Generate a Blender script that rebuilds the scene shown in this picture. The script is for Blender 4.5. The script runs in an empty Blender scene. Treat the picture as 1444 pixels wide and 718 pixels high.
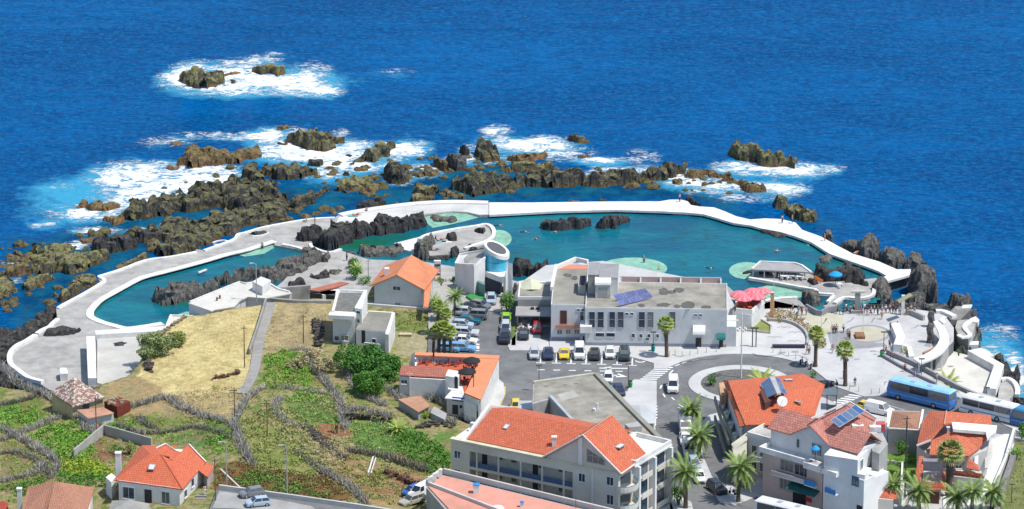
import bpy,bmesh,math,random
import numpy as np
from mathutils import Vector,Matrix,noise
random.seed(7)
R=math.radians
COL=bpy.context.scene.collection
# ---------------------------------------------------------------- camera
F0=7000.0;CH=300.0;CY=-796.0;PITCH=R(19.5)
SW,CW=math.sin(PITCH),math.cos(PITCH)
def ray(px,py):
 u=(px-722)/F0;v=(359-py)/F0
 return u,CW+v*SW,-SW+v*CW
def P(px,py,z=0.0):
 dx,dy,dz=ray(px,py)
 t=(z-CH)/dz
 return Vector((dx*t,CY+dy*t,z))
def T(zx,zy,s,pts):
 return[(zx+a/s,zy+b/s)for a,b in pts]
def pix(p):
 x,y,z=p[0],p[1]-CY,p[2]-CH
 d=y*CW-z*SW
 return 722+F0*x/d,359-F0*(y*SW+z*CW)/d
# ---------------------------------------------------------------- noise (numpy)
def _h(ix,iy,s):
 n=(ix*374761393+iy*668265263+s*1442695041)&0xffffffff
 n=((n^(n>>13))*1274126177)&0xffffffff
 return((n^(n>>16))&0xffff)/65535.0
def vnoise(x,y,s=0):
 x=np.asarray(x,float);y=np.asarray(y,float)
 ix=np.floor(x).astype(np.int64);iy=np.floor(y).astype(np.int64)
 fx=x-ix;fy=y-iy;fx=fx*fx*(3-2*fx);fy=fy*fy*(3-2*fy)
 a=_h(ix,iy,s);b=_h(ix+1,iy,s);c=_h(ix,iy+1,s);d=_h(ix+1,iy+1,s)
 return(a*(1-fx)+b*fx)*(1-fy)+(c*(1-fx)+d*fx)*fy
def fbm(x,y,s=0,o=4,g=0.5):
 t=0;a=1;w=0
 for k in range(o):
  t=t+a*vnoise(x*2**k,y*2**k,s+k*17);w+=a;a*=g
 return t/w
def cell(x,y,s=0):
 ix=np.floor(x).astype(np.int64);iy=np.floor(y).astype(np.int64)
 best=np.full(np.shape(x),9.0);idv=np.zeros(np.shape(x))
 for dx in(-1,0,1):
  for dy in(-1,0,1):
   cx=ix+dx+_h(ix+dx,iy+dy,s);cy=iy+dy+_h(ix+dx,iy+dy,s+5)
   d=(x-cx)**2+(y-cy)**2
   m=d<best
   idv=np.where(m,_h(ix+dx,iy+dy,s+9),idv);best=np.where(m,d,best)
 return np.sqrt(np.maximum(0,1-best)),idv
def inpoly(x,y,poly):
 r=np.zeros(np.shape(x),bool);n=len(poly)
 for i in range(n):
  x0,y0=poly[i][:2];x1,y1=poly[(i+1)%n][:2]
  if y0==y1:continue
  c=((y0>y)!=(y1>y))&(x<(x1-x0)*(y-y0)/(y1-y0)+x0)
  r^=c
 return r
def edgedist(x,y,poly,closed=True):
 best=np.full(np.shape(x),1e9);n=len(poly)
 for i in range(n if closed else n-1):
  x0,y0=poly[i][:2];x1,y1=poly[(i+1)%n][:2]
  dx,dy=x1-x0,y1-y0;L=dx*dx+dy*dy+1e-9
  t=np.clip(((x-x0)*dx+(y-y0)*dy)/L,0,1)
  best=np.minimum(best,(x-x0-t*dx)**2+(y-y0-t*dy)**2)
 return np.sqrt(best)
# ---------------------------------------------------------------- materials
MATS={}
def nt(name):
 m=bpy.data.materials.new(name);m.use_nodes=True
 n=m.node_tree;n.nodes.clear()
 out=n.nodes.new('ShaderNodeOutputMaterial');b=n.nodes.new('ShaderNodeBsdfPrincipled')
 n.links.new(b.outputs[0],out.inputs[0])
 return m,n,b
def mixc(n,fac,a,b,mode='MIX'):
 k=n.nodes.new('ShaderNodeMix');k.data_type='RGBA';k.blend_type=mode
 for s,v in((k.inputs[0],fac),(k.inputs[6],a),(k.inputs[7],b)):
  if isinstance(v,(int,float)):s.default_value=v
  elif isinstance(v,tuple):s.default_value=(*v,1)if len(v)==3 else v
  else:n.links.new(v,s)
 return k.outputs[2]
def mth(n,op,a,b=None,clamp=False):
 k=n.nodes.new('ShaderNodeMath');k.operation=op;k.use_clamp=clamp
 for s,v in zip(k.inputs,(a,b)):
  if v is None:continue
  if isinstance(v,(int,float)):s.default_value=v
  else:n.links.new(v,s)
 return k.outputs[0]
def tex(n,scale,detail=3,rough=0.6,coord='Object',stretch=None,dist=0):
 tc=n.nodes.new('ShaderNodeTexCoord');v=tc.outputs[coord]
 if stretch:
  mp=n.nodes.new('ShaderNodeMapping');mp.inputs['Scale'].default_value=stretch
  n.links.new(v,mp.inputs[0]);v=mp.outputs[0]
 t=n.nodes.new('ShaderNodeTexNoise');t.inputs['Scale'].default_value=scale
 t.inputs['Detail'].default_value=detail;t.inputs['Roughness'].default_value=rough
 t.inputs['Distortion'].default_value=dist
 n.links.new(v,t.inputs['Vector']);return t.outputs['Fac']
def ramp(n,fac,stops):
 r=n.nodes.new('ShaderNodeValToRGB');e=r.color_ramp.elements
 while len(e)<len(stops):e.new(0.5)
 for k,(p,c)in zip(e,stops):
  k.position=p;k.color=(*c,1)if isinstance(c,tuple)else(c,c,c,1)
 n.links.new(fac,r.inputs[0]);return r.outputs[0]
def bump(n,b,h,s=0.3,d=0.05):
 k=n.nodes.new('ShaderNodeBump');k.inputs['Strength'].default_value=s;k.inputs['Distance'].default_value=d
 n.links.new(h,k.inputs['Height']);n.links.new(k.outputs[0],b.inputs['Normal'])
def M(name,c=(0.5,0.5,0.5),rough=0.8,metal=0.0,var=0.15,scale=0.6,c2=None,bmp=0.0,spec=0.3,coat=0.0):
 if name in MATS:return MATS[name]
 m,n,b=nt(name)
 if c2 is None:c2=tuple(v*(1-var)for v in c)
 f1=ramp(n,tex(n,scale,5,0.65),[(0.35,0.0),(0.65,1.0)])
 col=mixc(n,f1,c,c2)
 fine=tex(n,scale*9,2,0.5)
 col=mixc(n,mth(n,'MULTIPLY',fine,0.25),col,tuple(v*0.7 for v in c2))
 col=mixc(n,1.0,col,ramp(n,tex(n,scale*.22,7,.75,dist=.4),[(.36,.84),(.5,1.0),(.66,1.06)]),'MULTIPLY')
 n.links.new(col,b.inputs['Base Color'])
 b.inputs['Roughness'].default_value=rough;b.inputs['Metallic'].default_value=metal
 b.inputs['Specular IOR Level'].default_value=spec;b.inputs['Coat Weight'].default_value=coat
 if bmp:bump(n,b,fine,bmp,0.04)
 MATS[name]=m;return m
def glass(name,c=(0.02,0.03,0.045),rough=0.08):
 if name in MATS:return MATS[name]
 m,n,b=nt(name)
 col=mixc(n,tex(n,0.8,2),c,tuple(v*2.2 for v in c))
 oi=n.nodes.new('ShaderNodeObjectInfo');col=mixc(n,ramp(n,oi.outputs['Random'],[(.55,0.0),(1.0,.55)]),col,(.3,.29,.27))  # some panes randomly paler, painting in curtains and reflections
 n.links.new(col,b.inputs['Base Color']);b.inputs['Roughness'].default_value=rough
 b.inputs['Specular IOR Level'].default_value=0.7
 MATS[name]=m;return m
def tiles(name,c,c2,pitch=0.3,angle=0.0,patch=0.25):
 """roof tiles: ridged courses running across the slope, colour varied tile by tile"""
 if name in MATS:return MATS[name]
 m,n,b=nt(name)
 tc=n.nodes.new('ShaderNodeTexCoord');mp=n.nodes.new('ShaderNodeMapping')
 mp.inputs['Rotation'].default_value=(0,0,-angle);n.links.new(tc.outputs['Object'],mp.inputs[0])
 sx=n.nodes.new('ShaderNodeSeparateXYZ');n.links.new(mp.outputs[0],sx.inputs[0])
 saw=mth(n,'FRACT',mth(n,'DIVIDE',sx.outputs[1],pitch*1.25));wav=mth(n,'SINE',mth(n,'MULTIPLY',sx.outputs[0],6.283/0.28))
 br=n.nodes.new('ShaderNodeTexBrick');n.links.new(mp.outputs[0],br.inputs['Vector'])
 br.inputs['Scale'].default_value=1.0;br.inputs['Brick Width'].default_value=0.45;br.inputs['Row Height'].default_value=pitch*1.25
 br.inputs['Color1'].default_value=(*c,1);br.inputs['Color2'].default_value=(*c2,1)
 br.inputs['Mortar'].default_value=(*[v*0.55 for v in c2],1);br.inputs['Mortar Size'].default_value=0.035
 pt=ramp(n,tex(n,0.5,5,0.7),[(0.4,0.0),(0.7,1.0)])
 col=mixc(n,mth(n,'MULTIPLY',pt,patch),br.outputs['Color'],tuple(v*0.6+0.05 for v in c2))
 fine=ramp(n,tex(n,5,3,0.7),[(0.3,0.75),(0.7,1.12)])
 col=mixc(n,1.0,col,fine,'MULTIPLY')
 n.links.new(col,b.inputs['Base Color']);b.inputs['Roughness'].default_value=0.8
 h=mth(n,'ADD',mth(n,'MULTIPLY',saw,0.8),mth(n,'MULTIPLY',wav,0.35))
 bump(n,b,h,0.7,0.06)
 MATS[name]=m;return m
# ---------------------------------------------------------------- mesh builder (world coordinates)
class MB:
 def __init__(s):s.v=[];s.f=[]
 def face(s,pts):
  i=len(s.v);s.v+=[tuple(p)for p in pts];s.f.append(tuple(range(i,i+len(pts))));return s
 def hull8(s,c):
  i=len(s.v);s.v+=[tuple(p)for p in c]
  n=len(c)//2
  s.f.append(tuple(range(i+n-1,i-1,-1)));s.f.append(tuple(range(i+n,i+2*n)))
  for k in range(n):
   j=(k+1)%n;s.f.append((i+k,i+j,i+n+j,i+n+k))
  return s
 def box(s,x0,x1,y0,y1,z0,z1,fr=None):
  if x0>x1:x0,x1=x1,x0
  if y0>y1:y0,y1=y1,y0
  if z0>z1:z0,z1=z1,z0
  c=[(x0,y0,z0),(x1,y0,z0),(x1,y1,z0),(x0,y1,z0),(x0,y0,z1),(x1,y0,z1),(x1,y1,z1),(x0,y1,z1)]
  if fr is not None:c=[fr(*p)for p in c]
  return s.hull8(c)
 def prism(s,poly,z0,z1,fr=None):
  a=sum(poly[i][0]*poly[(i+1)%len(poly)][1]-poly[(i+1)%len(poly)][0]*poly[i][1]for i in range(len(poly)))
  if a<0:poly=poly[::-1]
  c=[(p[0],p[1],z0)for p in poly]+[(p[0],p[1],z1)for p in poly]
  if fr is not None:c=[fr(*p)for p in c]
  return s.hull8(c)
 def slab(s,pts,t=0.2):
  nz=Vector((0,0,0))
  for i in range(len(pts)):
   a,b=Vector(pts[i]),Vector(pts[(i+1)%len(pts)]);nz+=a.cross(b)
  if nz.z<0:pts=pts[::-1]
  return s.hull8([(p[0],p[1],p[2]-t)for p in pts]+[tuple(p)for p in pts])
 def tube(s,path,r,n=6,caps=True):
  if not isinstance(r,(list,tuple)):r=[r]*len(path)
  path=[Vector(p)for p in path];rings=[]
  for k,p in enumerate(path):
   d=(path[min(k+1,len(path)-1)]-path[max(k-1,0)])
   if d.length<1e-6:d=Vector((0,0,1))
   d.normalize()
   a=d.orthogonal()if abs(d.z)<0.9 else d.cross(Vector((0,1,0)))
   a.normalize();b=d.cross(a)
   i=len(s.v)
   s.v+=[tuple(p+(a*math.cos(6.2832*j/n)+b*math.sin(6.2832*j/n))*r[k])for j in range(n)]
   rings.append(i)
  for k in range(len(rings)-1):
   for j in range(n):
    s.f.append((rings[k]+j,rings[k]+(j+1)%n,rings[k+1]+(j+1)%n,rings[k+1]+j))
  if caps:
   s.f.append(tuple(rings[0]+j for j in range(n-1,-1,-1)));s.f.append(tuple(rings[-1]+j for j in range(n)))
  return s
 def lathe(s,c,prof,n=16):
  c=Vector(c);i=len(s.v);m=len(prof)
  for r,z in prof:
   s.v+=[(c.x+r*math.cos(6.2832*j/n),c.y+r*math.sin(6.2832*j/n),c.z+z)for j in range(n)]
  for k in range(m-1):
   for j in range(n):
    s.f.append((i+k*n+j,i+k*n+(j+1)%n,i+(k+1)*n+(j+1)%n,i+(k+1)*n+j))
  s.f.append(tuple(i+j for j in range(n-1,-1,-1)));s.f.append(tuple(i+(m-1)*n+j for j in range(n)))
  return s
 def mesh(s,name,off=(0,0,0)):
  me=bpy.data.meshes.new(name);o=off
  me.from_pydata([(a-o[0],b-o[1],c-o[2])for a,b,c in s.v],[],s.f);me.update();return me
 def build(s,name,mat,parent=None,smooth=False,label=None,off=None):
  if off is None:off=parent_origin(parent)
  me=s.mesh(name,off)
  me.materials.append(mat)
  if smooth:
   for p in me.polygons:p.use_smooth=True
  o=bpy.data.objects.new(name,me);COL.objects.link(o)
  if parent is not None:o.parent=parent
  if label:o['label']=label
  return o
def parent_origin(p):
 v=Vector((0,0,0))
 while p is not None:v+=p.location;p=p.parent
 return v
def tag(o,label,cat,group=None):
 o['label']=label;o['category']=cat
 if group:o['group']=group
 return o
def struct(o,kind='structure'):o['kind']=kind;return o
def thing(name,label,cat,loc,group=None):
 o=bpy.data.objects.new(name,None);COL.objects.link(o);o.location=loc;o.empty_display_size=0.3
 return tag(o,label,cat,group)
def solo(name,mb,mat,label,cat,group=None,smooth=False):
 n=len(mb.v);c=(sum(v[0]for v in mb.v)/n,sum(v[1]for v in mb.v)/n,min(v[2]for v in mb.v))
 o=mb.build(name,mat,None,smooth,off=c);o.location=c
 return tag(o,label,cat,group)
def dup(root,loc,rotz=0.0,label=None,mats=None,scale=None,group=None):
 def cp(o,par):
  c=o.copy();COL.objects.link(c)
  if par is not None:c.parent=par
  for ch in o.children:cp(ch,c)
  return c
 r=cp(root,None);r.location=loc;r.rotation_euler=(0,0,rotz)
 if label:r['label']=label
 if group:r['group']=group
 if scale:r.scale=(scale,)*3 if isinstance(scale,(int,float))else scale
 if mats:
  for ch in[r]+list(r.children_recursive):
   k=ch.name.split('.')[0]
   if k in mats and ch.type=='MESH':
    ch.material_slots[0].link='OBJECT';ch.material_slots[0].material=mats[k]
 return r
def W(poly,z):return[P(a,b,z)for a,b in poly]
def strip(mb,pts,w,h,z=None,base=None):
 pts=[Vector(p)for p in pts];L=[];Rr=[]
 for i,p in enumerate(pts):
  d=pts[min(i+1,len(pts)-1)]-pts[max(i-1,0)];d.z=0;d.normalize()
  n=Vector((-d.y,d.x,0))*(w/2);L.append(p+n);Rr.append(p-n)
 for i in range(len(pts)-1):
  a=[Rr[i],Rr[i+1],L[i+1],L[i]]
  lo=[(q.x,q.y,q.z if base is None else base)for q in a]
  mb.hull8(lo+[(q.x,q.y,q.z+h)for q in a])
 return mb
def smoothline(pts,k=4):
 out=[];n=len(pts)
 for i in range(n-1):
  p0,p1,p2,p3=pts[max(i-1,0)],pts[i],pts[i+1],pts[min(i+2,n-1)]
  for j in range(k):
   t=j/k
   out.append(tuple(0.5*((2*b)+(-a+c)*t+(2*a-5*b+4*c-d)*t*t+(-a+3*b-3*c+d)*t**3)for a,b,c,d in zip(p0,p1,p2,p3)))
 out.append(tuple(pts[-1]));return out
# ---------------------------------------------------------------- facades
class Fa:
 """vertical plane through two photo points taken at height z; X along, Y outwards (towards the camera), Z absolute"""
 def __init__(s,a,b,z,z0,push=0.0):
  A,B=P(*a,z),P(*b,z);s.d=(B-A);s.L=s.d.length;s.d.normalize()
  s.n=Vector((s.d.y,-s.d.x,0));s.A=A+s.n*push;s.z0=z0;s.zt=z
 def __call__(s,x,y,z):
  q=s.A+s.d*x+s.n*y;return(q.x,q.y,z)
 def hit(s,px,py,y=0.0):
  dx,dy,dz=ray(px,py);C=Vector((0,CY,CH));D=Vector((dx,dy,dz))
  t=(s.A+s.n*y-C).dot(s.n)/D.dot(s.n);q=C+D*t
  return(q-s.A).dot(s.d),q.z
 def xy(s,px,py,z):
  q=P(px,py,z)-s.A;return q.dot(s.d),q.dot(s.n)
 def rect(s,px0,py0,px1,py1,y=0.0):
  cx,cy=(px0+px1)/2,(py0+py1)/2
  xa=s.hit(px0,cy,y)[0];xb=s.hit(px1,cy,y)[0];za=s.hit(cx,py1,y)[1];zb=s.hit(cx,py0,y)[1]
  return xa,xb,za,zb
def window(F,par,x0,x1,z0,z1,frame=None,pane=None,bars=1,y=0.0,fw=0.07,sill=True,name='window',hbars=0):
 frame=frame or M('white_frame',(0.75,0.75,0.73));pane=pane or glass('window_glass')
 m=MB()
 m.box(x0-fw,x0,y+0.0,y+0.09,z0-fw,z1+fw,F);m.box(x1,x1+fw,y+0.0,y+0.09,z0-fw,z1+fw,F)
 m.box(x0,x1,y,y+0.09,z1,z1+fw,F);m.box(x0,x1,y,y+0.09,z0-fw,z0,F)
 for k in range(bars):
  c=x0+(x1-x0)*(k+1)/(bars+1);m.box(c-0.03,c+0.03,y+0.03,y+0.07,z0,z1,F)
 for k in range(hbars):
  c=z0+(z1-z0)*(k+1)/(hbars+1);m.box(x0,x1,y+0.03,y+0.066,c-0.03,c+0.03,F)
 if sill:m.box(x0-0.12,x1+0.12,y+0.092,y+0.2,z0-fw-0.06,z0-fw,F)
 o=m.build(name,frame,par)
 MB().box(x0,x1,y-0.02,y+0.02,z0,z1,F).build('pane',pane,o)
 return o
def winpx(F,par,px0,py0,px1,py1,**k):
 x0,x1,z0,z1=F.rect(px0,py0,px1,py1,k.get('y',0.0))
 return window(F,par,x0,x1,z0,z1,**k)
# ================================================================ THE LAND
def arr(pts):return[(p[0],p[1])for p in pts]
CTRL=[(600,470,4.6),(700,480,4.6),(800,480,4.6),(900,600,4.6),(650,540,4.6),(700,600,4.6),(760,650,4.8),(560,445,5.0),(610,440,4.7),(640,600,5.2),(620,700,6.8),(640,640,5.6),(470,440,5.0),(420,432,5.2),(350,437,5.2),(280,450,4.6),(250,475,4.6),(380,520,6),(260,520,5.8),(205,545,5.4),(180,545,5.0),(130,590,5),(60,575,4.4),(20,565,3.6),(0,560,3.2),(0,620,5.2),(100,640,7),(250,600,6.6),(350,600,7.5),(430,600,6.8),(520,600,6.2),(580,600,5.4),(590,650,6.2),(560,690,7.2),(480,700,9),(400,700,10.2),(330,715,10.2),(300,700,10.0),(220,718,9.4),(160,690,8.6),(100,718,7.6),(0,718,6.6),(500,540,5.8),(560,560,5.0),(330,470,5.4),(450,500,5.6),(-60,640,4),(-60,718,5.5),(150,770,9.5),(350,780,11.4),(560,790,10),(520,470,4.7),(580,480,4.6),(220,500,4.8),(420,650,8.2),(350,650,8.6),(600,420,4.7),(520,430,4.7)]
_cp=np.array([(P(a,b,z).x,P(a,b,z).y,z)for a,b,z in CTRL])
def height(x,y):
 x=np.asarray(x,float);y=np.asarray(y,float);num=0;den=0
 for cx,cy,cz in _cp:
  w=1/(((x-cx)**2+(y-cy)**2+4)**1.5);num=num+w*cz;den=den+w
 return num/den+0.35*(fbm(x*0.16,y*0.16,3,3)-0.5)
def H1(x,y):return float(height(np.array([x]),np.array([y]))[0])
def G(px,py):
 z=6.0
 for _ in range(7):
  p=P(px,py,z);z=0.4*z+0.6*H1(p.x,p.y)
 return Vector((p.x,p.y,H1(p.x,p.y)))
def GL(pts):return[G(a,b)for a,b in pts]
LAND=[G(a,b)for a,b in[(-90,560),(0,545),(30,549),(58,551),(95,551),(135,544),(180,530),(196,512),(208,488),(205,470),(236,462),(252,452),(262,446),(300,441)]]+[G(a,b)for a,b in[(335,434),(385,426),(400,424),(440,421),(465,421),(490,424),(519,418),(524,402),(600,402),(607,404),(606,470),(600,505),(612,548),(650,592),(690,604),(700,640),(690,700),(700,900),(350,900),(-90,900)]]
step=0.42
xs=np.arange(-108,4,step);ys=np.arange(-122,22,step)
X,Y=np.meshgrid(xs,ys)
ins=inpoly(X,Y,arr(LAND));ed=edgedist(X,Y,arr(LAND))
Z=height(X,Y)+0.22*(fbm(X*0.9,Y*0.9,8,3)-0.5)
drop=np.where(ins,0,ed)
Z=np.where(drop>0,Z-drop*2.6-0.4*fbm(X*1.3,Y*1.3,4,2),Z)
# --- what grows where: base colours
PATCH=[([(262,447),(300,441),(335,434),(390,424),(372,470),(360,520),(345,555),(330,575),(290,590),(240,582),(175,550),(195,530),(208,500),(200,475),(230,460)],(0.49,0.405,0.19),(0.40,0.32,0.145)),([(240,560),(345,552),(330,600),(290,590),(245,590)],(0.33,0.26,0.12),(0.24,0.19,0.1)),([(388,424),(465,421),(468,470),(455,500),(430,500),(372,497),(376,470)],(0.34,0.27,0.14),(0.26,0.21,0.11)),([(372,500),(400,492),(440,500),(450,545),(380,545)],(0.13,0.17,0.04),(0.2,0.17,0.07)),([(395,563),(470,560),(482,596),(440,603),(415,590)],(0.15,0.19,0.05),(0.1,0.17,0.04)),([(434,602),(480,596),(494,612),(470,622),(452,616)],(0.24,0.105,0.06),(0.19,0.09,0.05)),([(487,595),(560,596),(600,610),(590,640),(555,640),(505,634)],(0.1,0.19,0.045),(0.14,0.2,0.05)),([(560,645),(640,600),(640,660),(600,665)],(0.1,0.17,0.04),(0.2,0.16,0.08)),([(300,655),(340,650),(420,668),(480,672),(500,712),(420,705),(300,690)],(0.15,0.085,0.035),(0.11,0.12,0.03)),([(335,600),(420,610),(440,650),(450,675),(360,665),(340,640)],(0.2,0.2,0.07),(0.15,0.18,0.05)),([(440,610),(500,640),(530,680),(590,690),(560,712),(520,712),(470,670)],(0.28,0.2,0.1),(0.2,0.12,0.06)),([(500,640),(560,660),(600,668),(590,700),(520,690)],(0.24,0.13,0.07),(0.26,0.19,0.09)),([(188,590),(262,575),(275,600),(250,612),(205,605)],(0.2,0.17,0.07),(0.12,0.16,0.04)),([(230,610),(310,600),(325,620),(290,632),(240,630)],(0.1,0.17,0.05),(0.2,0.16,0.08)),([(150,590),(190,600),(190,615),(150,610)],(0.1,0.19,0.03),(0.12,0.16,0.04)),([(116,640),(146,615),(190,628),(185,650),(120,652)],(0.2,0.1,0.06),(0.18,0.15,0.07)),([(150,540),(200,530),(240,560),(240,590),(180,585),(150,560)],(0.3,0.22,0.11),(0.24,0.2,0.1)),([(0,565),(60,560),(70,600),(30,610),(0,600)],(0.16,0.16,0.05),(0.1,0.17,0.04)),([(0,610),(60,640),(80,680),(0,700)],(0.17,0.15,0.06),(0.22,0.17,0.09)),([(520,445),(600,440),(610,470),(600,490),(555,480)],(0.14,0.17,0.05),(0.24,0.22,0.1)),([(555,470),(610,470),(600,500),(560,500)],(0.3,0.26,0.16),(0.24,0.22,0.12)),([(460,425),(520,430),(470,445)],(0.2,0.22,0.07),(0.27,0.23,0.1)),]
base=np.zeros(X.shape+(3,));k1=fbm(X*0.35,Y*0.35,21,4)[...,None];k2=fbm(X*1.1,Y*1.1,31,3)[...,None]
base[:]=np.array((0.2,0.185,0.075));base=base*(1-k1)+np.array((0.3,0.235,0.125))*k1
base=np.where(k2>0.58,np.array((0.12,0.16,0.045)),base)
wx=X+1.6*(vnoise(X*0.6,Y*0.6,41)-0.5)+0.7*(vnoise(X*2,Y*2,43)-0.5);wy=Y+2.2*(vnoise(X*0.6,Y*0.6,47)-0.5)+0.9*(vnoise(X*2,Y*2,49)-0.5)
for poly,c,c2 in PATCH:
 m=inpoly(wx,wy,arr(GL(poly)))[...,None];k=np.clip((fbm(X*0.5,Y*0.25,int(c[0]*99),4)[...,None]-0.35)*3.2,0,1)
 base=np.where(m,np.array(c)*(1-k)+np.array(c2)*k,base)
base*=(0.95+0.5*vnoise(X*1.7,Y*1.7,77))[...,None]
keep=(ins|(ed<2.6))
idx=-np.ones(X.shape,int);idx[keep]=np.arange(keep.sum())
V=np.stack([X[keep],Y[keep],Z[keep]],1)
q=keep[:-1,:-1]&keep[1:,:-1]&keep[:-1,1:]&keep[1:,1:]
a,b,c,d=idx[:-1,:-1][q],idx[:-1,1:][q],idx[1:,1:][q],idx[1:,:-1][q]
me=bpy.data.meshes.new('hillside_ground');me.from_pydata(V.tolist(),[],np.stack([a,b,c,d],1).tolist());me.update()
at=me.attributes.new('soil','FLOAT_COLOR','POINT');cc=np.concatenate([base[keep],np.ones((keep.sum(),1))],1).astype(np.float32)
at.data.foreach_set('color',cc.ravel())
m,n,b_=nt('hillside_soil');an=n.nodes.new('ShaderNodeAttribute');an.attribute_name='soil'
f=ramp(n,tex(n,2.2,5,0.75),[(0.3,0.62),(0.55,1.0),(0.75,1.3)])
tuft=ramp(n,tex(n,1.1,6,0.8),[(0.56,0.0),(0.62,1.0)])
col=mixc(n,1.0,an.outputs['Color'],f,'MULTIPLY');col=mixc(n,mth(n,'MULTIPLY',tuft,0.4),col,mixc(n,1.0,col,(0.5,0.62,0.42),'MULTIPLY'))
n.links.new(col,b_.inputs['Base Color']);b_.inputs['Roughness'].default_value=0.95;b_.inputs['Specular IOR Level'].default_value=0.1
bump(n,b_,tex(n,2.5,5,0.75),0.8,0.25)
me.materials.append(m)
for p in me.polygons:p.use_smooth=True
hill=struct(bpy.data.objects.new('hillside_ground',me));COL.objects.link(hill)
# ================================================================ THE SEA
def axis(lo,hi,st,far):
 mid=list(np.arange(lo,hi,st));s=st;a,b=[],[];x=lo
 while x>-far:s*=1.35;x-=s;a.append(x)
 x=mid[-1];s=st
 while x<far:s*=1.35;x+=s;b.append(x)
 return np.array(a[::-1]+mid+b)
xs=axis(-112,112,0.62,9000);ys=axis(-60,190,0.75,9000)
X,Y=np.meshgrid(xs,ys)
def blob(px,py,rx,ry,s,arrs):
 p=P(px,py,0);ax=rx/8.0;ay=ry/2.75
 arrs+=s*np.exp(-((((X-p.x)/ax)**2+((Y-p.y)/ay)**2))**1.4)
foam=np.zeros(X.shape);aer=np.zeros(X.shape);shal=np.zeros(X.shape)
FO=[(258,108,34,18,1.0),(300,120,55,14,.9),(345,95,45,14,.95),(370,112,70,12,1.3),(420,122,52,14,1.05),(440,100,30,16,.62),(380,80,25,8,.5),(275,92,25,10,.6),(460,130,25,8,.7),(330,130,45,7,.7),(560,101,26,5,.4),(190,243,55,17,.95),(250,252,70,16,1.2),(215,270,62,15,1.05),(290,240,50,10,.9),(150,252,30,14,.55),(315,256,35,9,.7),(175,285,45,14,.72),(150,302,40,10,.6),(110,302,16,8,.6),(375,192,26,12,1.05),(395,215,42,10,1.25),(430,212,50,13,1.15),(400,185,30,8,.6),(470,222,50,12,1.2),(505,235,45,10,.95),(560,212,36,14,1.0),(585,207,22,8,.6),(500,205,24,10,.9),(450,245,35,8,.7),(285,190,40,6,.45),(235,200,40,10,.45),(330,192,35,6,.5),(480,188,14,8,.5),(600,240,28,10,.85),(640,225,20,6,.6),(565,255,20,8,.7),(660,218,14,14,.7),(700,187,22,13,.75),(735,205,48,9,1.2),(770,200,30,10,.9),(790,215,50,12,.62),(845,226,28,5,1.3),(700,225,30,7,.7),(860,240,30,7,.6),(905,222,26,13,.5),(910,240,40,5,.9),(840,248,26,4,1.0),(965,245,34,7,.9),(960,256,26,7,.9),(1010,258,40,8,.9),(1040,235,34,9,1.0),(1095,238,45,11,1.05),(1140,240,32,10,.75),(1180,236,14,7,.42),(1075,262,50,7,.95),(1110,270,28,8,.7),(1055,280,42,6,.65),(1000,270,35,6,.5),(60,318,18,5,.5),(70,350,12,5,.6),(132,325,30,5,1.0),(108,345,16,6,.8),(20,372,14,6,.7),(40,366,14,4,.7),(10,392,12,5,.5),(200,325,18,5,.6),(240,318,16,4,.7),(110,300,50,12,.45),(90,262,30,5,.3),(1428,503,10,7,.9),(1436,524,14,11,1.1),(1410,470,30,12,.45),(1390,490,20,7,.45),(1440,545,10,14,.6),(175,261,6,3,.7),(25,395,10,4,.6),(1400,500,12,5,.6)]
for px,py,rx,ry,s in FO:
 rx*=1.08;ry*=1.08;blob(px,py,rx,ry,s*.84,foam);blob(px,py+2,rx*1.35,ry*1.5,s*0.75,aer)
for px,py,rx,ry,s in[(90,270,70,26,.6),(60,300,60,40,.35),(520,70,60,8,.15),(520,110,90,14,.3),(620,190,60,24,.25),(1390,500,60,36,.7),(1420,560,50,40,.7),(480,260,60,16,.4),(950,262,60,10,.25)]:
 blob(px,py,rx,ry,s,aer)
lag=[(0,330),(60,330),(160,300),(330,262),(480,250),(640,232),(700,222),(900,250),(1000,262),(1060,290),(1100,315),(1060,312),(950,285),(690,290),(500,300),(350,330),(210,370),(120,410),(60,460),(0,500)]
lp=arr(W(lag,0));dd=edgedist(X,Y,lp);shal=np.where(inpoly(X,Y,lp),np.clip(dd/5,0,1),0)
for px,py,rx,ry,s in[(1230,420,40,20,.8),(1400,540,70,50,.5),(1360,500,40,40,.5),(1140,318,60,12,.5)]:blob(px,py,rx,ry,s,shal)
me=bpy.data.meshes.new('sea');nx,ny=len(xs),len(ys)
Zs=0.10*(fbm(X*0.11,Y*0.16,5,3)-0.5)
me.from_pydata(np.stack([X.ravel(),Y.ravel(),Zs.ravel()],1).tolist(),[],[])
ii=(np.arange(ny-1)[:,None]*nx+np.arange(nx-1)[None]).ravel()
me.from_pydata
bpy.data.meshes.remove(me);me=bpy.data.meshes.new('sea')
me.from_pydata(np.stack([X.ravel(),Y.ravel(),Zs.ravel()],1).tolist(),[],np.stack([ii,ii+1,ii+nx+1,ii+nx],1).tolist());me.update()
for nm,ar in(('foam',foam),('aerated',aer),('shallow',shal)):
 at=me.attributes.new(nm,'FLOAT','POINT');at.data.foreach_set('value',np.clip(ar,0,.97).astype(np.float32).ravel())
for p in me.polygons:p.use_smooth=True
m,n,b_=nt('sea_water')
def att(nm):
 k=n.nodes.new('ShaderNodeAttribute');k.attribute_name=nm;return k.outputs['Fac']
big=ramp(n,tex(n,0.022,6,0.65,stretch=(.6,1.5,1),dist=.5),[(0.38,0.0),(0.62,1.0)])
mid=ramp(n,tex(n,0.26,6,0.75,stretch=(0.75,1.0,1),dist=0.6),[(0.36,0.0),(0.66,1.0)])
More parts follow.
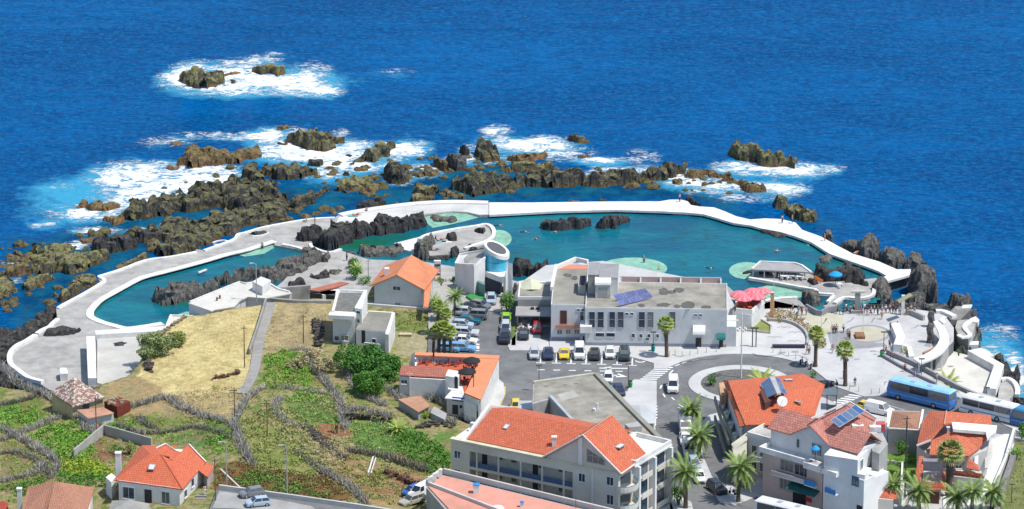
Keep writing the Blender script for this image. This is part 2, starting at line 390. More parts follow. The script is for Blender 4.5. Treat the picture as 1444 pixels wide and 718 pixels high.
rip=ramp(n,tex(n,0.95,5,0.8,stretch=(0.75,1.0,1),dist=0.4),[(0.47,0.0),(0.66,1.0)])
col=mixc(n,big,(0.0,0.086,0.262),(0.0,0.052,0.172))
col=mixc(n,mth(n,'MULTIPLY',mid,0.7),col,(0.0,0.033,0.12))
col=mixc(n,mth(n,'MULTIPLY',rip,0.6),col,(0.004,0.16,0.38))  # pale ripple highlights painted into the water colour
sh=mixc(n,ramp(n,tex(n,0.16,5,0.7),[(0.42,0.0),(0.6,1.0)]),(0.002,0.042,0.105),(0.008,0.098,0.15))
sh=mixc(n,ramp(n,tex(n,0.3,5,0.75),[(0.57,0.0),(0.66,0.75)]),sh,(0.04,0.05,0.03))
col=mixc(n,mth(n,'MULTIPLY',att('shallow'),0.85),col,sh)
an_=mth(n,'ADD',att('aerated'),mth(n,'MULTIPLY',mth(n,'SUBTRACT',tex(n,0.28,6,0.7,dist=1.0),0.5),1.5))
col=mixc(n,ramp(n,an_,[(0.3,0.0),(0.95,0.8)]),col,(0.05,0.33,0.5))
fn=tex(n,0.42,10,0.8,stretch=(0.7,1.0,1),dist=1.0)
lace=mth(n,'ABSOLUTE',mth(n,'SUBTRACT',tex(n,0.33,6,0.6,stretch=(0.8,1.2,1),dist=1.6),0.5))
fn=mth(n,'ADD',fn,mth(n,'MULTIPLY',mth(n,'SUBTRACT',tex(n,0.13,4,0.6,stretch=(.6,1.3,1),dist=1.5),.5),.35))
fm=mth(n,'ADD',mth(n,'ADD',mth(n,'MULTIPLY',att('foam'),0.98),mth(n,'MULTIPLY',mth(n,'SUBTRACT',fn,0.5),3.4)),mth(n,'MULTIPLY',mth(n,'SUBTRACT',0.06,lace),4.5))
fmask=ramp(n,fm,[(0.3,0.0),(0.7,0.6),(1.05,1.0)])
gate=ramp(n,att('foam'),[(0.06,0.0),(0.2,1.0)]);fmask=mth(n,'MULTIPLY',fmask,gate)
cap=ramp(n,tex(n,0.5,3,0.6,stretch=(0.4,1.3,1)),[(0.765,0.0),(0.79,0.5)])
fmask=mth(n,'MAXIMUM',fmask,mth(n,'MULTIPLY',cap,0.5))
col=mixc(n,fmask,col,(0.86,0.9,0.92))
n.links.new(col,b_.inputs['Base Color'])
n.links.new(mth(n,'ADD',mth(n,'MULTIPLY',fmask,0.5),0.22),b_.inputs['Roughness']);b_.inputs['IOR'].default_value=1.09
b_.inputs['Specular IOR Level'].default_value=0.07
h=mth(n,'ADD',mth(n,'MULTIPLY',tex(n,0.2,3,0.6,stretch=(0.6,1.1,1)),2.0),tex(n,0.8,4,0.7,stretch=(0.6,1.0,1)))
h=mth(n,'ADD',h,mth(n,'MULTIPLY',fmask,0.5));bump(n,b_,h,0.9,0.5)
me.materials.append(m);sea=struct(bpy.data.objects.new('sea',me));COL.objects.link(sea)
# ================================================================ ROCKS
def rockmat(name,dark,olive,brown,mossy=0.5,lo=0.2):
 m,n,b=nt(name);tc=n.nodes.new('ShaderNodeTexCoord')
 ge=n.nodes.new('ShaderNodeNewGeometry');sx=n.nodes.new('ShaderNodeSeparateXYZ');n.links.new(ge.outputs['Position'],sx.inputs[0])
 base=mixc(n,ramp(n,tex(n,1.6,6,0.8),[(0.35,0.0),(0.65,1.0)]),dark,tuple(v*2.1 for v in dark))
 mo=ramp(n,tex(n,0.55,6,0.8),[(0.66-mossy*0.4,0.0),(0.8-mossy*0.4,1.0)])
 col=mixc(n,mo,base,mixc(n,ramp(n,tex(n,2.4,4,0.7),[(0.4,0.0),(0.6,1.0)]),olive,tuple(v*0.5 for v in olive)))
 sn=n.nodes.new('ShaderNodeSeparateXYZ');n.links.new(ge.outputs['Normal'],sn.inputs[0]);flat=ramp(n,mth(n,'ADD',sn.outputs[2],mth(n,'MULTIPLY',mth(n,'SUBTRACT',tex(n,1.2,5,.8),.5),.9)),[(.45,0.0),(.85,1.0)])
 col=mixc(n,mth(n,'MULTIPLY',flat,min(.75,mossy)),col,tuple(v*1.15 for v in olive))  # flat tops painted lighter than steep sides, light mixed with moss tone
 wet=mth(n,'SUBTRACT',1.0,mth(n,'DIVIDE',mth(n,'SUBTRACT',sx.outputs[2],lo),0.9),clamp=True)
 wet=mth(n,'MULTIPLY',wet,ramp(n,tex(n,0.6,4),[(0.35,0.25),(0.6,1.0)]))
 col=mixc(n,wet,col,brown)
 cr=ramp(n,tex(n,1.5,7,0.85),[(0.38,0.25),(0.5,0.95),(0.66,1.5)])
 col=mixc(n,1.0,col,cr,'MULTIPLY')
 n.links.new(col,b.inputs['Base Color']);b.inputs['Roughness'].default_value=0.85;b.inputs['Specular IOR Level'].default_value=0.25
 bump(n,b,tex(n,2.2,7,0.8),1.0,0.5)
 MATS[name]=m;return m
ROLIVE=rockmat('olive_rock',(0.062,0.058,0.048),(0.29,0.275,0.105),(0.17,0.11,0.05),0.52)
RBROWN=rockmat('brown_rock',(0.1,0.07,0.045),(0.24,0.19,0.07),(0.27,0.14,0.06),0.5)
RDARK=rockmat('dark_basalt',(0.042,0.041,0.043),(0.2,0.2,0.07),(0.1,0.085,0.05),0.12)
RMIX=rockmat('mixed_basalt',(0.045,0.043,0.041),(0.28,0.27,0.09),(0.18,0.13,0.05),0.33)
RGREY=rockmat('grey_basalt',(0.10,0.096,0.088),(0.2,0.19,0.11),(0.12,0.1,0.07),0.15)
def rock(poly,h,mat,label,*,dome=False,z0=-0.3,lump=1.4,st=0.34,seed=None,sink=0.75,name='sea_rock',cat='rock',spread=1.0,group=None):
 xsq=[p[0]for p in poly];ysq=[p[1]for p in poly]
 def ext(px):
  yy=[]
  for i in range(len(poly)):
   (x0,y0),(x1,y1)=poly[i],poly[(i+1)%len(poly)]
   if(x0-px)*(x1-px)<=0 and x0!=x1:yy.append(y0+(px-x0)/(x1-x0)*(y1-y0))
  return(min(yy),max(yy))if yy else(0,0)
 foot=[]
 n=len(poly);P2=[]
 for i in range(n):
  (x0,y0),(x1,y1)=poly[i],poly[(i+1)%n];k=max(1,int(math.hypot(x1-x0,y1-y0)/7))
  P2+=[(x0+(x1-x0)*j/k,y0+(y1-y0)*j/k)for j in range(k)]
 for px,py in P2:
  a,b=ext(px);e=b-a
  t=(b-py)/e if e>1 else 0
  s=min(h*7.6*sink,e*0.62)*t
  q=P(px,py+s,max(z0,0));foot.append((q.x,q.y))
 sd=seed if seed is not None else int(poly[0][0]*13+poly[0][1]*7)%997
 x0,x1=min(p[0]for p in foot)-.5,max(p[0]for p in foot)+.5;y0,y1=min(p[1]for p in foot)-.5,max(p[1]for p in foot)+.5
 st=max(st,math.sqrt((x1-x0)*(y1-y0)/26000))
 X,Y=np.meshgrid(np.arange(x0,x1,st),np.arange(y0,y1,st))
 wx=X+0.9*(vnoise(X*0.8,Y*0.8,sd)-0.5);wy=Y+0.9*(vnoise(X*0.8,Y*0.8,sd+3)-0.5)
 ins=inpoly(wx,wy,foot);d=edgedist(wx,wy,foot)*np.where(ins,1,-1);dm=d.max()
 rag=min(1.5,dm*.55);d=d+rag*1.7*(fbm(X*.55,Y*.55,sd+21,4)-.46)
 w=min(max(0.9,h*0.5)*spread,max(0.35,0.55*d.max()))
 if dome:w=max(.5,d.max()*.95)
 env=np.clip(d/w,0,1);env=np.sqrt(np.clip(1-(1-env)**2.2,0,1))
 c1,id1=cell(X/(1.7*lump),Y/(1.7*lump),sd);c2,id2=cell(X/(0.8*lump),Y/(0.8*lump),sd+1)
 big=fbm(X*.22,Y*.22,sd+2,3);rg=lambda f,k:1-abs(2*fbm(X*f,Y*f,sd+k,2)-1)
 prof=(0.25+0.8*big)*(0.3+0.6*c1*(0.25+0.95*id1)+0.34*c2*(0.2+id2)+0.55*(rg(.5,7)-.6)+0.3*(rg(1.4,8)-.6))*1.25
 if dome:prof=.55+.5*prof
 Z=z0+env*h*np.clip(prof,0.04,1.02)
 Z=np.where(d>0,Z,z0-0.5)
 keep=d>-st*1.6
 JX=X+(0.25*(vnoise(X*3,Y*3,sd+11)-0.5)+.8*(vnoise(X*.9+Z*.8,Y*.9,sd+13)-.5))*np.clip(Z-z0,0,1);JY=Y+(0.25*(vnoise(X*3,Y*3,sd+12)-0.5)+1.0*(vnoise(X*.9,Y*.9+Z*.8,sd+14)-.5))*np.clip(Z-z0,0,1)
 idx=-np.ones(X.shape,int);idx[keep]=np.arange(keep.sum())
 V=np.stack([JX[keep],JY[keep],Z[keep]],1)
 if len(V)<4:return None
 q=keep[:-1,:-1]&keep[1:,:-1]&keep[:-1,1:]&keep[1:,1:]
 F=np.stack([idx[:-1,:-1][q],idx[:-1,1:][q],idx[1:,1:][q],idx[1:,:-1][q]],1)
 c=np.array((V[:,0].mean(),V[:,1].mean(),z0))
 me=bpy.data.meshes.new(name);me.from_pydata((V-c).tolist(),[],F.tolist());me.update()
 me.materials.append(mat)
 o=bpy.data.objects.new(name,me);o.location=c;COL.objects.link(o)
 return tag(o,label,cat,group)
Z1=lambda p:T(200,60,4.487,p)
Z2=lambda p:T(0,320,4.4875,p)
Z3=lambda p:T(80,220,4.4875,p)
Z4=lambda p:T(300,200,4.4875,p)
Z5=lambda p:T(500,180,5.983,p)
Z6=lambda p:T(740,180,5.983,p)
Z7=lambda p:T(960,180,4.4875,p)
Z8=lambda p:T(400,290,5.525,p)
ZB=lambda p:T(350,130,2.3925,p)
ZC=lambda p:T(700,130,2.3925,p)
ZD=lambda p:T(1044,180,2.3925,p)
ZG=lambda p:T(240,360,5.983,p)
rock(Z1([(250,255),(265,190),(330,150),(400,160),(460,180),(510,215),(510,262),(400,290),(310,290),(280,265)]),3.2,ROLIVE,'larger olive rock out in the farthest patch of white surf')
rock(Z1([(455,195),(560,185),(640,192),(630,200),(540,215),(500,225)]),0.8,RBROWN,'low flat ledge trailing off the farthest big olive rock')
rock(Z1([(655,183),(675,173),(692,180),(680,190)]),0.6,RBROWN,'tiny rock between the two farthest rocks in the surf',st=.2)
rock(Z1([(705,185),(760,155),(820,145),(900,180),(895,205),(850,215),(810,190),(760,205)]),1.9,ROLIVE,'lower crooked rock in the farthest surf, to the east of the big one')
rock(Z1([(565,260),(562,235),(575,222),(590,235),(600,265)]),1.3,RDARK,'small dark tooth of rock in the foam just before the farthest rocks',st=.2)
rock(Z1([(850,560),(855,530),(905,512),(935,540),(890,558)]),1.2,RBROWN,'small orange brown rock in the foam beyond the pyramid shaped rock',st=.22)
rock(Z1([(910,630),(960,590),(1050,540),(1100,530),(1150,590),(1225,670),(1160,690),(1050,685),(990,650)]),3.6,ROLIVE,'pyramid shaped olive rock rising from white foam')
rock(Z1([(1150,600),(1152,560),(1200,565),(1290,635),(1210,650)]),1.8,RMIX,'dark sloping rock leaning off the side of the pyramid shaped rock')
rock(Z1([(845,640),(880,628),(935,640),(900,655)]),0.7,RDARK,'flat dark rock awash in foam before the pyramid shaped rock',st=.2)
rock(Z1([(180,640),(230,615),(280,635),(230,655)]),0.6,RBROWN,'wave washed brown rock alone in thin foam seaward of the long brown hump',st=.25)
rock(T(0,130,2.3925,[(605,245),(640,205),(628,185),(650,155),(680,178),(720,180),(800,190),(850,172),(905,200),(880,220),(800,240),(700,250),(650,254)]),2.6,RBROWN,'long brown and olive reef hump in the surf at left')
rock(T(0,130,2.3925,[(570,255),(585,242),(605,250),(595,264),(575,264)]),1.3,RBROWN,'round brown boulder at the tip of the long brown reef hump',st=.22)
rock(T(0,130,2.3925,[(510,268),(520,258),(530,268),(520,275)]),0.7,RBROWN,'small round rock in the wide white surf at left',st=.2)
rock(Z3([(110,325),(150,272),(192,310),(170,332),(140,335)]),1.6,RBROWN,'small brown rock at the seaward end of the left surf',st=.24)
rock(Z3([(190,335),(238,300),(245,262),(275,265),(300,282),(410,285),(412,325),(300,350),(210,348)]),1.8,RBROWN,'brown double rock beside the left surf, next to the smallest outermost rock')
rock(Z3([(438,290),(465,248),(496,280),(480,297),(455,298)]),1.6,RMIX,'rounded grey boulder just off the tip of the long left reef',st=.24)
rock(Z3([(295,395),(340,362),(400,362),(435,400),(400,430),(370,438),(320,420)]),1.6,RBROWN,'brown rock with foam at its foot off the tip of the long left reef')
rock([(171,304),(178,296),(196,287),(209,277),(218,275.7),(222.6,267),(236,271),(245,264.6),(263,263.5),(269,253),(281,250),(294,256),(317,250),(330,246),(345,230),(358,228),(373,237),(378,247),(392,250),(394,262),(402,266),(407,280),(400,300),(370,298),(345,300),(320,296),(303,293),(270,299),(240,300),(214,307),(180,310)],3.7,RMIX,'long high reef, black crest over olive flank, behind the left surf',lump=1.5,name='rocky_reef',cat='reef')
rock([(211,320),(236,306),(254,303),(287,306),(303,296),(330,288),(350,285),(405,282),(440,272),(463,266),(463,270),(447,280),(438,289),(420,294),(407,294),(405,305),(389,314),(345,321),(329,330),(300,342),(276,351),(245,361),(222,361),(220,347),(236,340),(212,328)],2.4,RMIX,'broad dark reef directly behind the west end of the pool deck',lump=1.2,name='rocky_reef',cat='reef')
rock(Z3([(225,585),(240,550),(300,508),(370,468),(450,478),(500,540),(490,580),(350,620),(260,605)]),3.2,RDARK,'black rounded rock mass with mossy base in the left rock pools')
rock(Z3([(483,530),(490,490),(510,462),(560,480),(640,520),(630,545),(560,555),(500,548)]),2.4,RDARK,'pointed black rock beside the black rounded mass in the left rock pools')
rock(Z3([(140,530),(150,505),(185,492),(232,530),(200,552),(155,555)]),1.5,RBROWN,'small rusty rock at the edge of the left rock pools',st=.24)
rock(Z2([(205,290),(230,240),(205,210),(215,90),(235,85),(262,120),(330,92),(430,98),(462,150),(560,150),(640,170),(690,185),(650,220),(590,245),(500,290),(420,300),(380,250),(300,300),(240,300)]),2.5,ROLIVE,'olive boulder field at the seaward side of the left rock pools',lump=1.0,name='rocky_reef',cat='reef')
rock(Z2([(100,175),(150,148),(212,170),(225,205),(190,230),(130,210)]),1.6,RBROWN,'brownish rock at the outermost corner of the left boulder field',st=.24)
rock(Z2([(150,370),(200,300),(260,310),(340,310),(350,340),(260,370),(190,405),(160,400)]),1.7,ROLIVE,'olive rocks standing in the blue rock pool, landward of the left boulder field',lump=.9)
rock(Z2([(30,300),(60,250),(110,215),(180,250),(185,290),(120,315),(60,320)]),2.1,RBROWN,'rust tinted rock near the left edge with a foamy gap beside it')
rock(Z2([(-120,300),(0,262),(50,300),(85,350),(100,390),(60,440),(0,460),(-120,470)]),2.6,ROLIVE,'olive grey rock cut by the left edge of the view')
rock(Z2([(350,410),(440,350),(500,300),(560,295),(610,312),(632,360),(520,410),(450,455),(400,480),(360,470),(345,440)]),2.2,ROLIVE,'pale boulders and moss against the west end of the pool wall',lump=.9)
rock(Z2([(715,260),(745,215),(800,195),(900,162),(962,182),(940,205),(850,245),(760,280)]),1.5,ROLIVE,'boulders beside the deck wall just above the small round bay')
rock(Z2([(240,545),(300,470),(370,480),(372,520),(372,575),(310,620),(250,685),(180,720),(60,760),(-60,790),(-60,650),(0,640),(120,610),(200,590)]),2.4,RDARK,'dark rubble shore sloping down beside the lower terrace at far left',lump=.8,name='rocky_shore',cat='shore rocks')
rock([(-20,470),(40,478),(18,490),(8,510),(12,530),(40,544),(0,552),(-20,548)],2.4,RDARK,'black shore rocks under the curved white wall of the lowest round terrace',lump=.8,name='rocky_shore',cat='shore rocks')
rock(ZB([(60,290),(58,250),(90,226),(112,252),(160,224),(205,265),(245,275),(150,292),(100,294)]),2.6,RMIX,'dark twin humped rock joined to the long left reef',z0=-.2)
rock(ZB([(205,250),(205,230),(230,226),(248,240),(245,252)]),1.4,RDARK,'dark boulder in foam just beside the twin humped rock',st=.22)
rock(ZB([(255,262),(270,245),(290,250),(285,263)]),1.0,RBROWN,'small brown stone in foam beyond the dark boulder',st=.2)
rock(ZB([(290,325),(330,275),(400,268),(450,290),(475,322),(420,337),(330,337)]),2.2,ROLIVE,'wide mossy rock in the calm water before the middle surf',lump=.9)
rock(ZB([(312,285),(315,262),(330,262),(338,282)]),1.5,RDARK,'small dark knob standing behind the wide mossy rock',st=.2)
rock(ZB([(370,232),(405,195),(420,165),(450,175),(470,190),(470,215),(420,237)]),2.8,ROLIVE,'bright mossy hump in foam with a pointed companion')
rock(ZB([(460,196),(465,172),(486,166),(489,196)]),1.8,RMIX,'pointed companion rock behind the bright mossy hump',st=.24)
rock(ZB([(338,245),(345,230),(365,232),(358,248)]),0.9,RDARK,'small dark stone on the landward side of the bright mossy hump',st=.2)
rock(ZB([(315,215),(335,202),(355,212),(335,222)]),0.7,RDARK,'flat dark stone in foam between the pyramid and the mossy hump',st=.2)
rock(Z5([(245,400),(255,350),(310,283),(350,300),(400,330),(445,400),(455,440),(390,485),(310,465)]),3.4,RMIX,'black peaked rock with pale foot in the middle surf')
rock(Z5([(470,405),(520,345),(585,345),(592,390),(540,425)]),1.5,RMIX,'grey boulder with a rounded top, next to the black peaked rock',st=.26)
rock(Z5([(605,395),(625,350),(680,335),(725,365),(732,400),(640,415)]),1.6,ROLIVE,'low olive boulder in foam before the big grey boulder',st=.26)
rock(Z5([(665,330),(668,245),(720,248),(760,300),(800,350),(800,378),(750,370),(700,340)]),2.4,RBROWN,'slanted brown slab leaning against the big grey boulder')
rock(Z5([(755,290),(770,215),(850,212),(930,280),(922,362),(860,370),(800,340)]),3.0,RGREY,'big pale grey boulder in the middle surf')
rock(Z5([(865,198),(930,175),(982,182),(978,252),(930,245)]),2.3,RDARK,'dark block standing behind the big pale grey boulder')
rock(Z5([(1018,235),(1025,140),(1085,92),(1120,140),(1175,170),(1182,230),(1230,245),(1215,275),(1110,292),(1050,278)]),3.6,RMIX,'tall conical rock with a dark tip and rusty foot')
rock(Z5([(1262,262),(1310,230),(1370,193),(1440,200)])+Z6([(60,208),(130,205),(180,240),(130,275),(0,292)])+Z5([(1300,295)]),2.2,RBROWN,'rough brown reef between the conical rock and the white surf sheet')
rock(Z5([(508,560),(512,520),(590,468),(692,490),(690,560),(600,578)]),1.9,ROLIVE,'mossy cluster in the lagoon behind the narrowest part of the deck wall',lump=.8)
rock(Z5([(475,612),(520,562),(640,568),(642,620),(500,635)]),1.4,ROLIVE,'pale boulders touching the back of the pool wall',lump=.8)
rock(Z5([(758,572),(800,528),(862,550),(840,592),(780,592)]),1.2,ROLIVE,'oval half submerged rock in the lagoon',st=.26)
rock(Z5([(868,605),(900,573),(938,590),(925,618)]),1.0,ROLIVE,'small rock touching the outer pool wall, beside the oval half submerged one',st=.24)
rock(Z5([(340,650),(365,620),(395,635),(385,655)]),.8,ROLIVE,'little pale stone against the wall beside the deck rocks',st=.2)
rock(Z5([(0,700),(20,640),(110,615),(230,610),(265,650),(200,680),(90,700)]),2.0,RDARK,'black rocks pressed against the outer face of the white deck',lump=.8)
rock(Z5([(850,500),(858,460),(920,400),(1010,330),(1060,338),(1190,355),(1205,410),(1245,440),(1340,420),(1436,405)])+Z6([(80,350),(200,370),(370,372),(400,362),(490,372),(560,420),(640,410),(700,368),(860,356),(900,362),(960,388),(1030,348),(1100,322),(1195,328),(1240,360),(1335,368),(1340,392),(1190,432),(1050,455),(900,482),(700,495),(500,495),(300,505),(150,505),(0,505)])+Z5([(1240,550),(1000,578),(900,545)]),3.2,RMIX,'long straight knobbly reef running parallel to the long pool wall',lump=.95,name='rocky_reef',cat='reef')
rock(Z5([(1225,372),(1300,338),(1400,300)])+Z6([(0,288),(80,298),(190,308),(240,345),(120,368),(0,382)]),2.1,ROLIVE,'short olive ridge lying seaward of the long straight reef',lump=.9)
rock(Z6([(355,92),(370,65),(400,58),(450,80),(500,83),(560,130),(480,138),(400,122)]),2.0,RMIX,'dark low island alone beyond the surf sheet, before the open sea')
rock(Z6([(430,245),(450,225),(500,218),(560,240),(520,260),(440,260)]),1.2,RBROWN,'low dark rock with a tongue of foam beside it',st=.26)
rock(Z6([(1255,455),(1290,408),(1338,450),(1330,485),(1280,480)]),1.3,RMIX,'grey tooth in white foam at the end of the long straight reef',st=.24)
rock(Z7([(315,182),(330,112),(420,102),(500,140),(560,155),(630,188),(722,218),(718,262),(640,248),(540,252),(440,218),(370,205)]),3.4,ROLIVE,'long olive islet with foam streaming off its eastern end')
rock(Z7([(38,312),(70,280),(110,268),(190,243),(240,300),(310,283),(360,320),(420,328),(500,358),(545,400),(530,412),(430,412),(340,352),(250,328),(150,302),(80,328)]),2.2,RBROWN,'broken brown chain of rocks washed by swirling foam')
rock(Z7([(578,485),(595,455),(620,443),(720,453),(800,500),(862,570),(845,598),(760,592),(700,572),(680,532),(600,512)]),2.8,ROLIVE,'olive islet close behind the pool wall at the east')
rock(Z7([(28,482),(55,455),(110,472),(128,500)]),1.6,RDARK,'black rock behind the raised corner of the long white wall',st=.28)
rock(Z6([(620,620),(640,590),(700,600),(705,628)]),1.0,ROLIVE,'small rock peeping over the straight white wall',st=.24)
rock(Z6([(330,622),(400,595),(460,618),(455,630)]),0.9,RBROWN,'low brown rock behind the straight white wall, to the west of the peeping one',st=.24)
def boulders(poly,n,lo,hi,m,sd=3):
 rs=np.random.RandomState(sd);pl=arr(W(poly,0));x0,x1=min(p[0]for p in pl),max(p[0]for p in pl);y0,y1=min(p[1]for p in pl),max(p[1]for p in pl);k=0
 while k<n:
  x,y=rs.uniform(x0,x1),rs.uniform(y0,y1)
  if vnoise(np.array([x*.35]),np.array([y*.35]),5)[0]<.45 or not inpoly(np.array([x]),np.array([y]),pl)[0]:k+=.2;continue
  r=rs.uniform(lo,hi)*(1 if rs.rand()<.8 else 1.6);k+=1;i=len(m.v);N=7
  for j,(rr,zz)in enumerate([(1.0,-.3),(1.05,.1),(.75,.55),(.3,.8)]):
   for q in range(N):a=6.2832*(q+.5*(j%2))/N;f=rr*r*rs.uniform(.75,1.2);m.v.append((x+f*math.cos(a)*1.2,y+f*math.sin(a),zz*r*rs.uniform(.75,1.15)))
  for j in range(3):
   for q in range(N):m.f.append((i+j*N+q,i+j*N+(q+1)%N,i+(j+1)*N+(q+1)%N,i+(j+1)*N+q))
  m.f.append(tuple(i+3*N+q for q in range(N)))
 return m
mb=MB()
for poly,k in[([(0,350),(100,330),(215,318),(230,345),(200,365),(140,390),(60,440),(0,440)],150),([(100,290),(180,290),(260,250),(330,235),(400,240),(400,280),(200,310),(120,310)],60),([(390,230),(560,225),(560,275),(480,290),(390,275)],60),([(560,220),(760,225),(760,275),(600,282),(560,260)],80),([(760,235),(960,238),(1070,262),(1040,282),(900,268),(760,262)],50),([(400,285),(520,280),(500,297),(440,307),(380,318),(330,330),(400,300)],60)]:boulders(poly,k,.3,.85,mb,int(poly[0][1]))
struct(mb.build('loose_boulders',RMIX),'stuff')
# ================================================================ POOLS AND DECKS
CONC=M('deck_concrete',(0.43,0.415,0.385),0.9,var=0.32,scale=0.45,bmp=0.3)
CONC2=M('terrace_concrete',(0.36,0.345,0.315),0.9,var=0.28,scale=0.22,bmp=0.3)
WHITE=M('white_paint',(0.80,0.79,0.75),0.8,var=0.24,scale=0.7)
WHITE2=M('worn_white_paint',(0.74,0.735,0.72),0.8,var=0.2,scale=0.5)
MINT=M('mint_steps',(0.27,0.52,0.39),0.7,var=0.35,scale=0.5)
ZD_=2.2;ZP=1.75
def slabpx(name,poly,z,z0,mat,kind='structure',smooth=0,trim=None):
 pts=[tuple(P(a,b,z))for a,b in poly]
 o=MB().prism(pts,z0,z).build(name,mat);struct(o,kind);return o
def skirt(poly,z,z0):return slabpx('deck_base',poly,z,z0,M('wall_base_grey'))
m,n,b_=nt('pool_water')
mo=ramp(n,tex(n,0.1,6,0.7,stretch=(0.6,1.2,1),dist=.6),[(0.38,0.0),(0.62,1.0)])
col=mixc(n,mo,(0.003,0.08,0.145),(0.004,0.148,0.185))
ae=n.nodes.new('ShaderNodeAttribute');ae.attribute_name='edge'
col=mixc(n,mth(n,'MULTIPLY',ae.outputs['Fac'],ramp(n,tex(n,.5,5,.75),[(.35,.2),(.6,.9)])),col,(0.02,0.23,0.22))
col=mixc(n,mth(n,'MULTIPLY',ramp(n,tex(n,.22,6,.8),[(.56,0.0),(.64,.7)]),1.0),col,(0.012,0.06,0.07))
col=mixc(n,ramp(n,tex(n,0.5,5,0.7,stretch=(0.5,1,1)),[(0.45,0.0),(0.65,0.45)]),col,(0.006,0.07,0.10))
at=n.nodes.new('ShaderNodeAttribute');at.attribute_name='algae'
col=mixc(n,mth(n,'MULTIPLY',at.outputs['Fac'],1.0,True),col,(0.008,0.10,0.05))
n.links.new(col,b_.inputs['Base Color']);b_.inputs['Roughness'].default_value=0.12;b_.inputs['IOR'].default_value=1.18
bump(n,b_,tex(n,0.9,4,0.6,stretch=(0.7,1,1)),0.35,0.2);PWATER=m
def water(name,poly,green):
 wp=arr(W(poly,ZP));x0,x1=min(p[0]for p in wp),max(p[0]for p in wp);y0,y1=min(p[1]for p in wp),max(p[1]for p in wp)
 X,Y=np.meshgrid(np.arange(x0-1,x1+2,0.8),np.arange(y0-1,y1+2,0.8));ed_=edgedist(X,Y,wp);k=inpoly(X,Y,wp)|(ed_<0.9)
 idx=-np.ones(X.shape,int);idx[k]=np.arange(k.sum());q=k[:-1,:-1]&k[1:,:-1]&k[:-1,1:]&k[1:,1:]
 me=bpy.data.meshes.new(name);me.from_pydata(np.stack([X[k],Y[k],0*X[k]+ZP],1).tolist(),[],np.stack([idx[:-1,:-1][q],idx[:-1,1:][q],idx[1:,1:][q],idx[1:,:-1][q]],1).tolist());me.update()
 g=np.zeros(X.shape)
 for px,py,rx,ry,s in green:
  c=P(px,py,ZP);g+=s*np.exp(-(((X-c.x)/(rx/8))**2+((Y-c.y)/(ry/2.8))**2))
 a_=me.attributes.new('algae','FLOAT','POINT');a_.data.foreach_set('value',np.clip(g+0.3*(fbm(X*.3,Y*.3,9,3)-0.5)*(g>0.05),0,1)[k].astype(np.float32))
 a_=me.attributes.new('edge','FLOAT','POINT');a_.data.foreach_set('value',np.clip(1-ed_/3.2,0,1)[k].astype(np.float32))
 me.materials.append(PWATER);o=struct(bpy.data.objects.new(name,me));COL.objects.link(o)
water('pool_water',[(122,440),(133,427),(156,411),(200,389),(231,380),(293,360),(345,343),(398,345),(436,356),(480,372),(480,420),(300,440),(262,450),(229,460),(200,465),(178,467),(142,458),(124,449)],[(280,425,60,8,.8),(250,400,30,20,.3),(390,370,60,10,.3)])
water('main_pool_water',[(436,350),(520,322),(590,298),(690,298),(870,292),(934,294),(992,298),(1044,314),(1119,330),(1170,355),(1224,374),(1262,384),(1245,397),(1235,425),(1180,440),(1080,432),(1030,412),(850,384),(735,404),(640,387),(560,374),(481,362)],[(510,345,45,10,1.1),(560,335,30,8,.6),(1180,380,40,14,.4),(740,360,60,20,.2)])
OUT=[(58.5,542.5),(40,537),(25,526.6),(14.6,518),(11.7,508),(14.6,497),(23,489),(35,483),(49,474),(58,465),(71,457),(81,449),(79,435),(89,429),(116,414),(142.6,399),(137,391),(142.6,388),(171.6,379),(205,367),(240,362),(276,356),(276,351.5),(287,353),(320,341.5),(331,336),(334,330),(344.6,328),(367,321.5),(400,315),(438,309),(471.6,307),(478,303),(500.6,298),(540,292),(570,288),(600,285.5),(640,284)]
OUT2=[(640,284),(690,285.5),(745,285.6),(870,284),(930,284),(945,281.5),(960,281.4),(970,284),(974,289),(985,291),(1007,292.5),(1022,298),(1038,305),(1058,309.7),(1078,308),(1102,309),(1122,314),(1131,324),(1158,333.8),(1182,347),(1203,358),(1240,369),(1265,380),(1284,379.5),(1285.6,387),(1249,397.4)]
INW=[(690,303),(676,303.5),(659,299.5),(637,298.5),(600,303),(585,306),(560,318),(500,330),(436,344),(434,357),(418,351.5),(398,347.5),(387,346),(387,338),(350,350),(320,357),(293,366),(262,374),(231.7,382.4),(200,391),(178,402),(156,413.6),(142,422),(133.7,429),(126,438),(125,444),(127,449),(142.6,456),(160,461),(178,465),(200,463),(229,458),(238,470),(220,500),(190,530),(140,547),(95,554),(70,550)]
INE=[(1238,394),(1250,389),(1240,383),(1223,376.5),(1198,368),(1169.4,357.6),(1144,341.5),(1119,332.5),(1100,327),(1073,322),(1059,318),(1034,314.5),(1013,308),(992,302),(970,300),(934,298),(867,296),(783,298),(700,302.5),(690,303),(690,285.5)]
slabpx('pool_deck',OUT+[(690,285.5)]+INW,ZD_,-1,CONC)
ED=[p for p in OUT2[1:]]+INE[:-1]
slabpx('pool_wall_walk',ED,2.45,2.05,WHITE)
slabpx('pool_wall_base',ED,2.05,-1,M('wall_base_grey',(0.16,0.155,0.145),.9,var=.4,scale=.8))
slabpx('pool_deck',[(436,344),(439,349.7),(463,358),(481,353.4),(495,358),(520,366),(590,368),(640,376),(735,398),(700,440),(560,448),(300,455),(250,472),(239,470),(229,458),(262,447),(300,430),(380,412),(400,396),(434,357)],ZD_,-1,CONC)
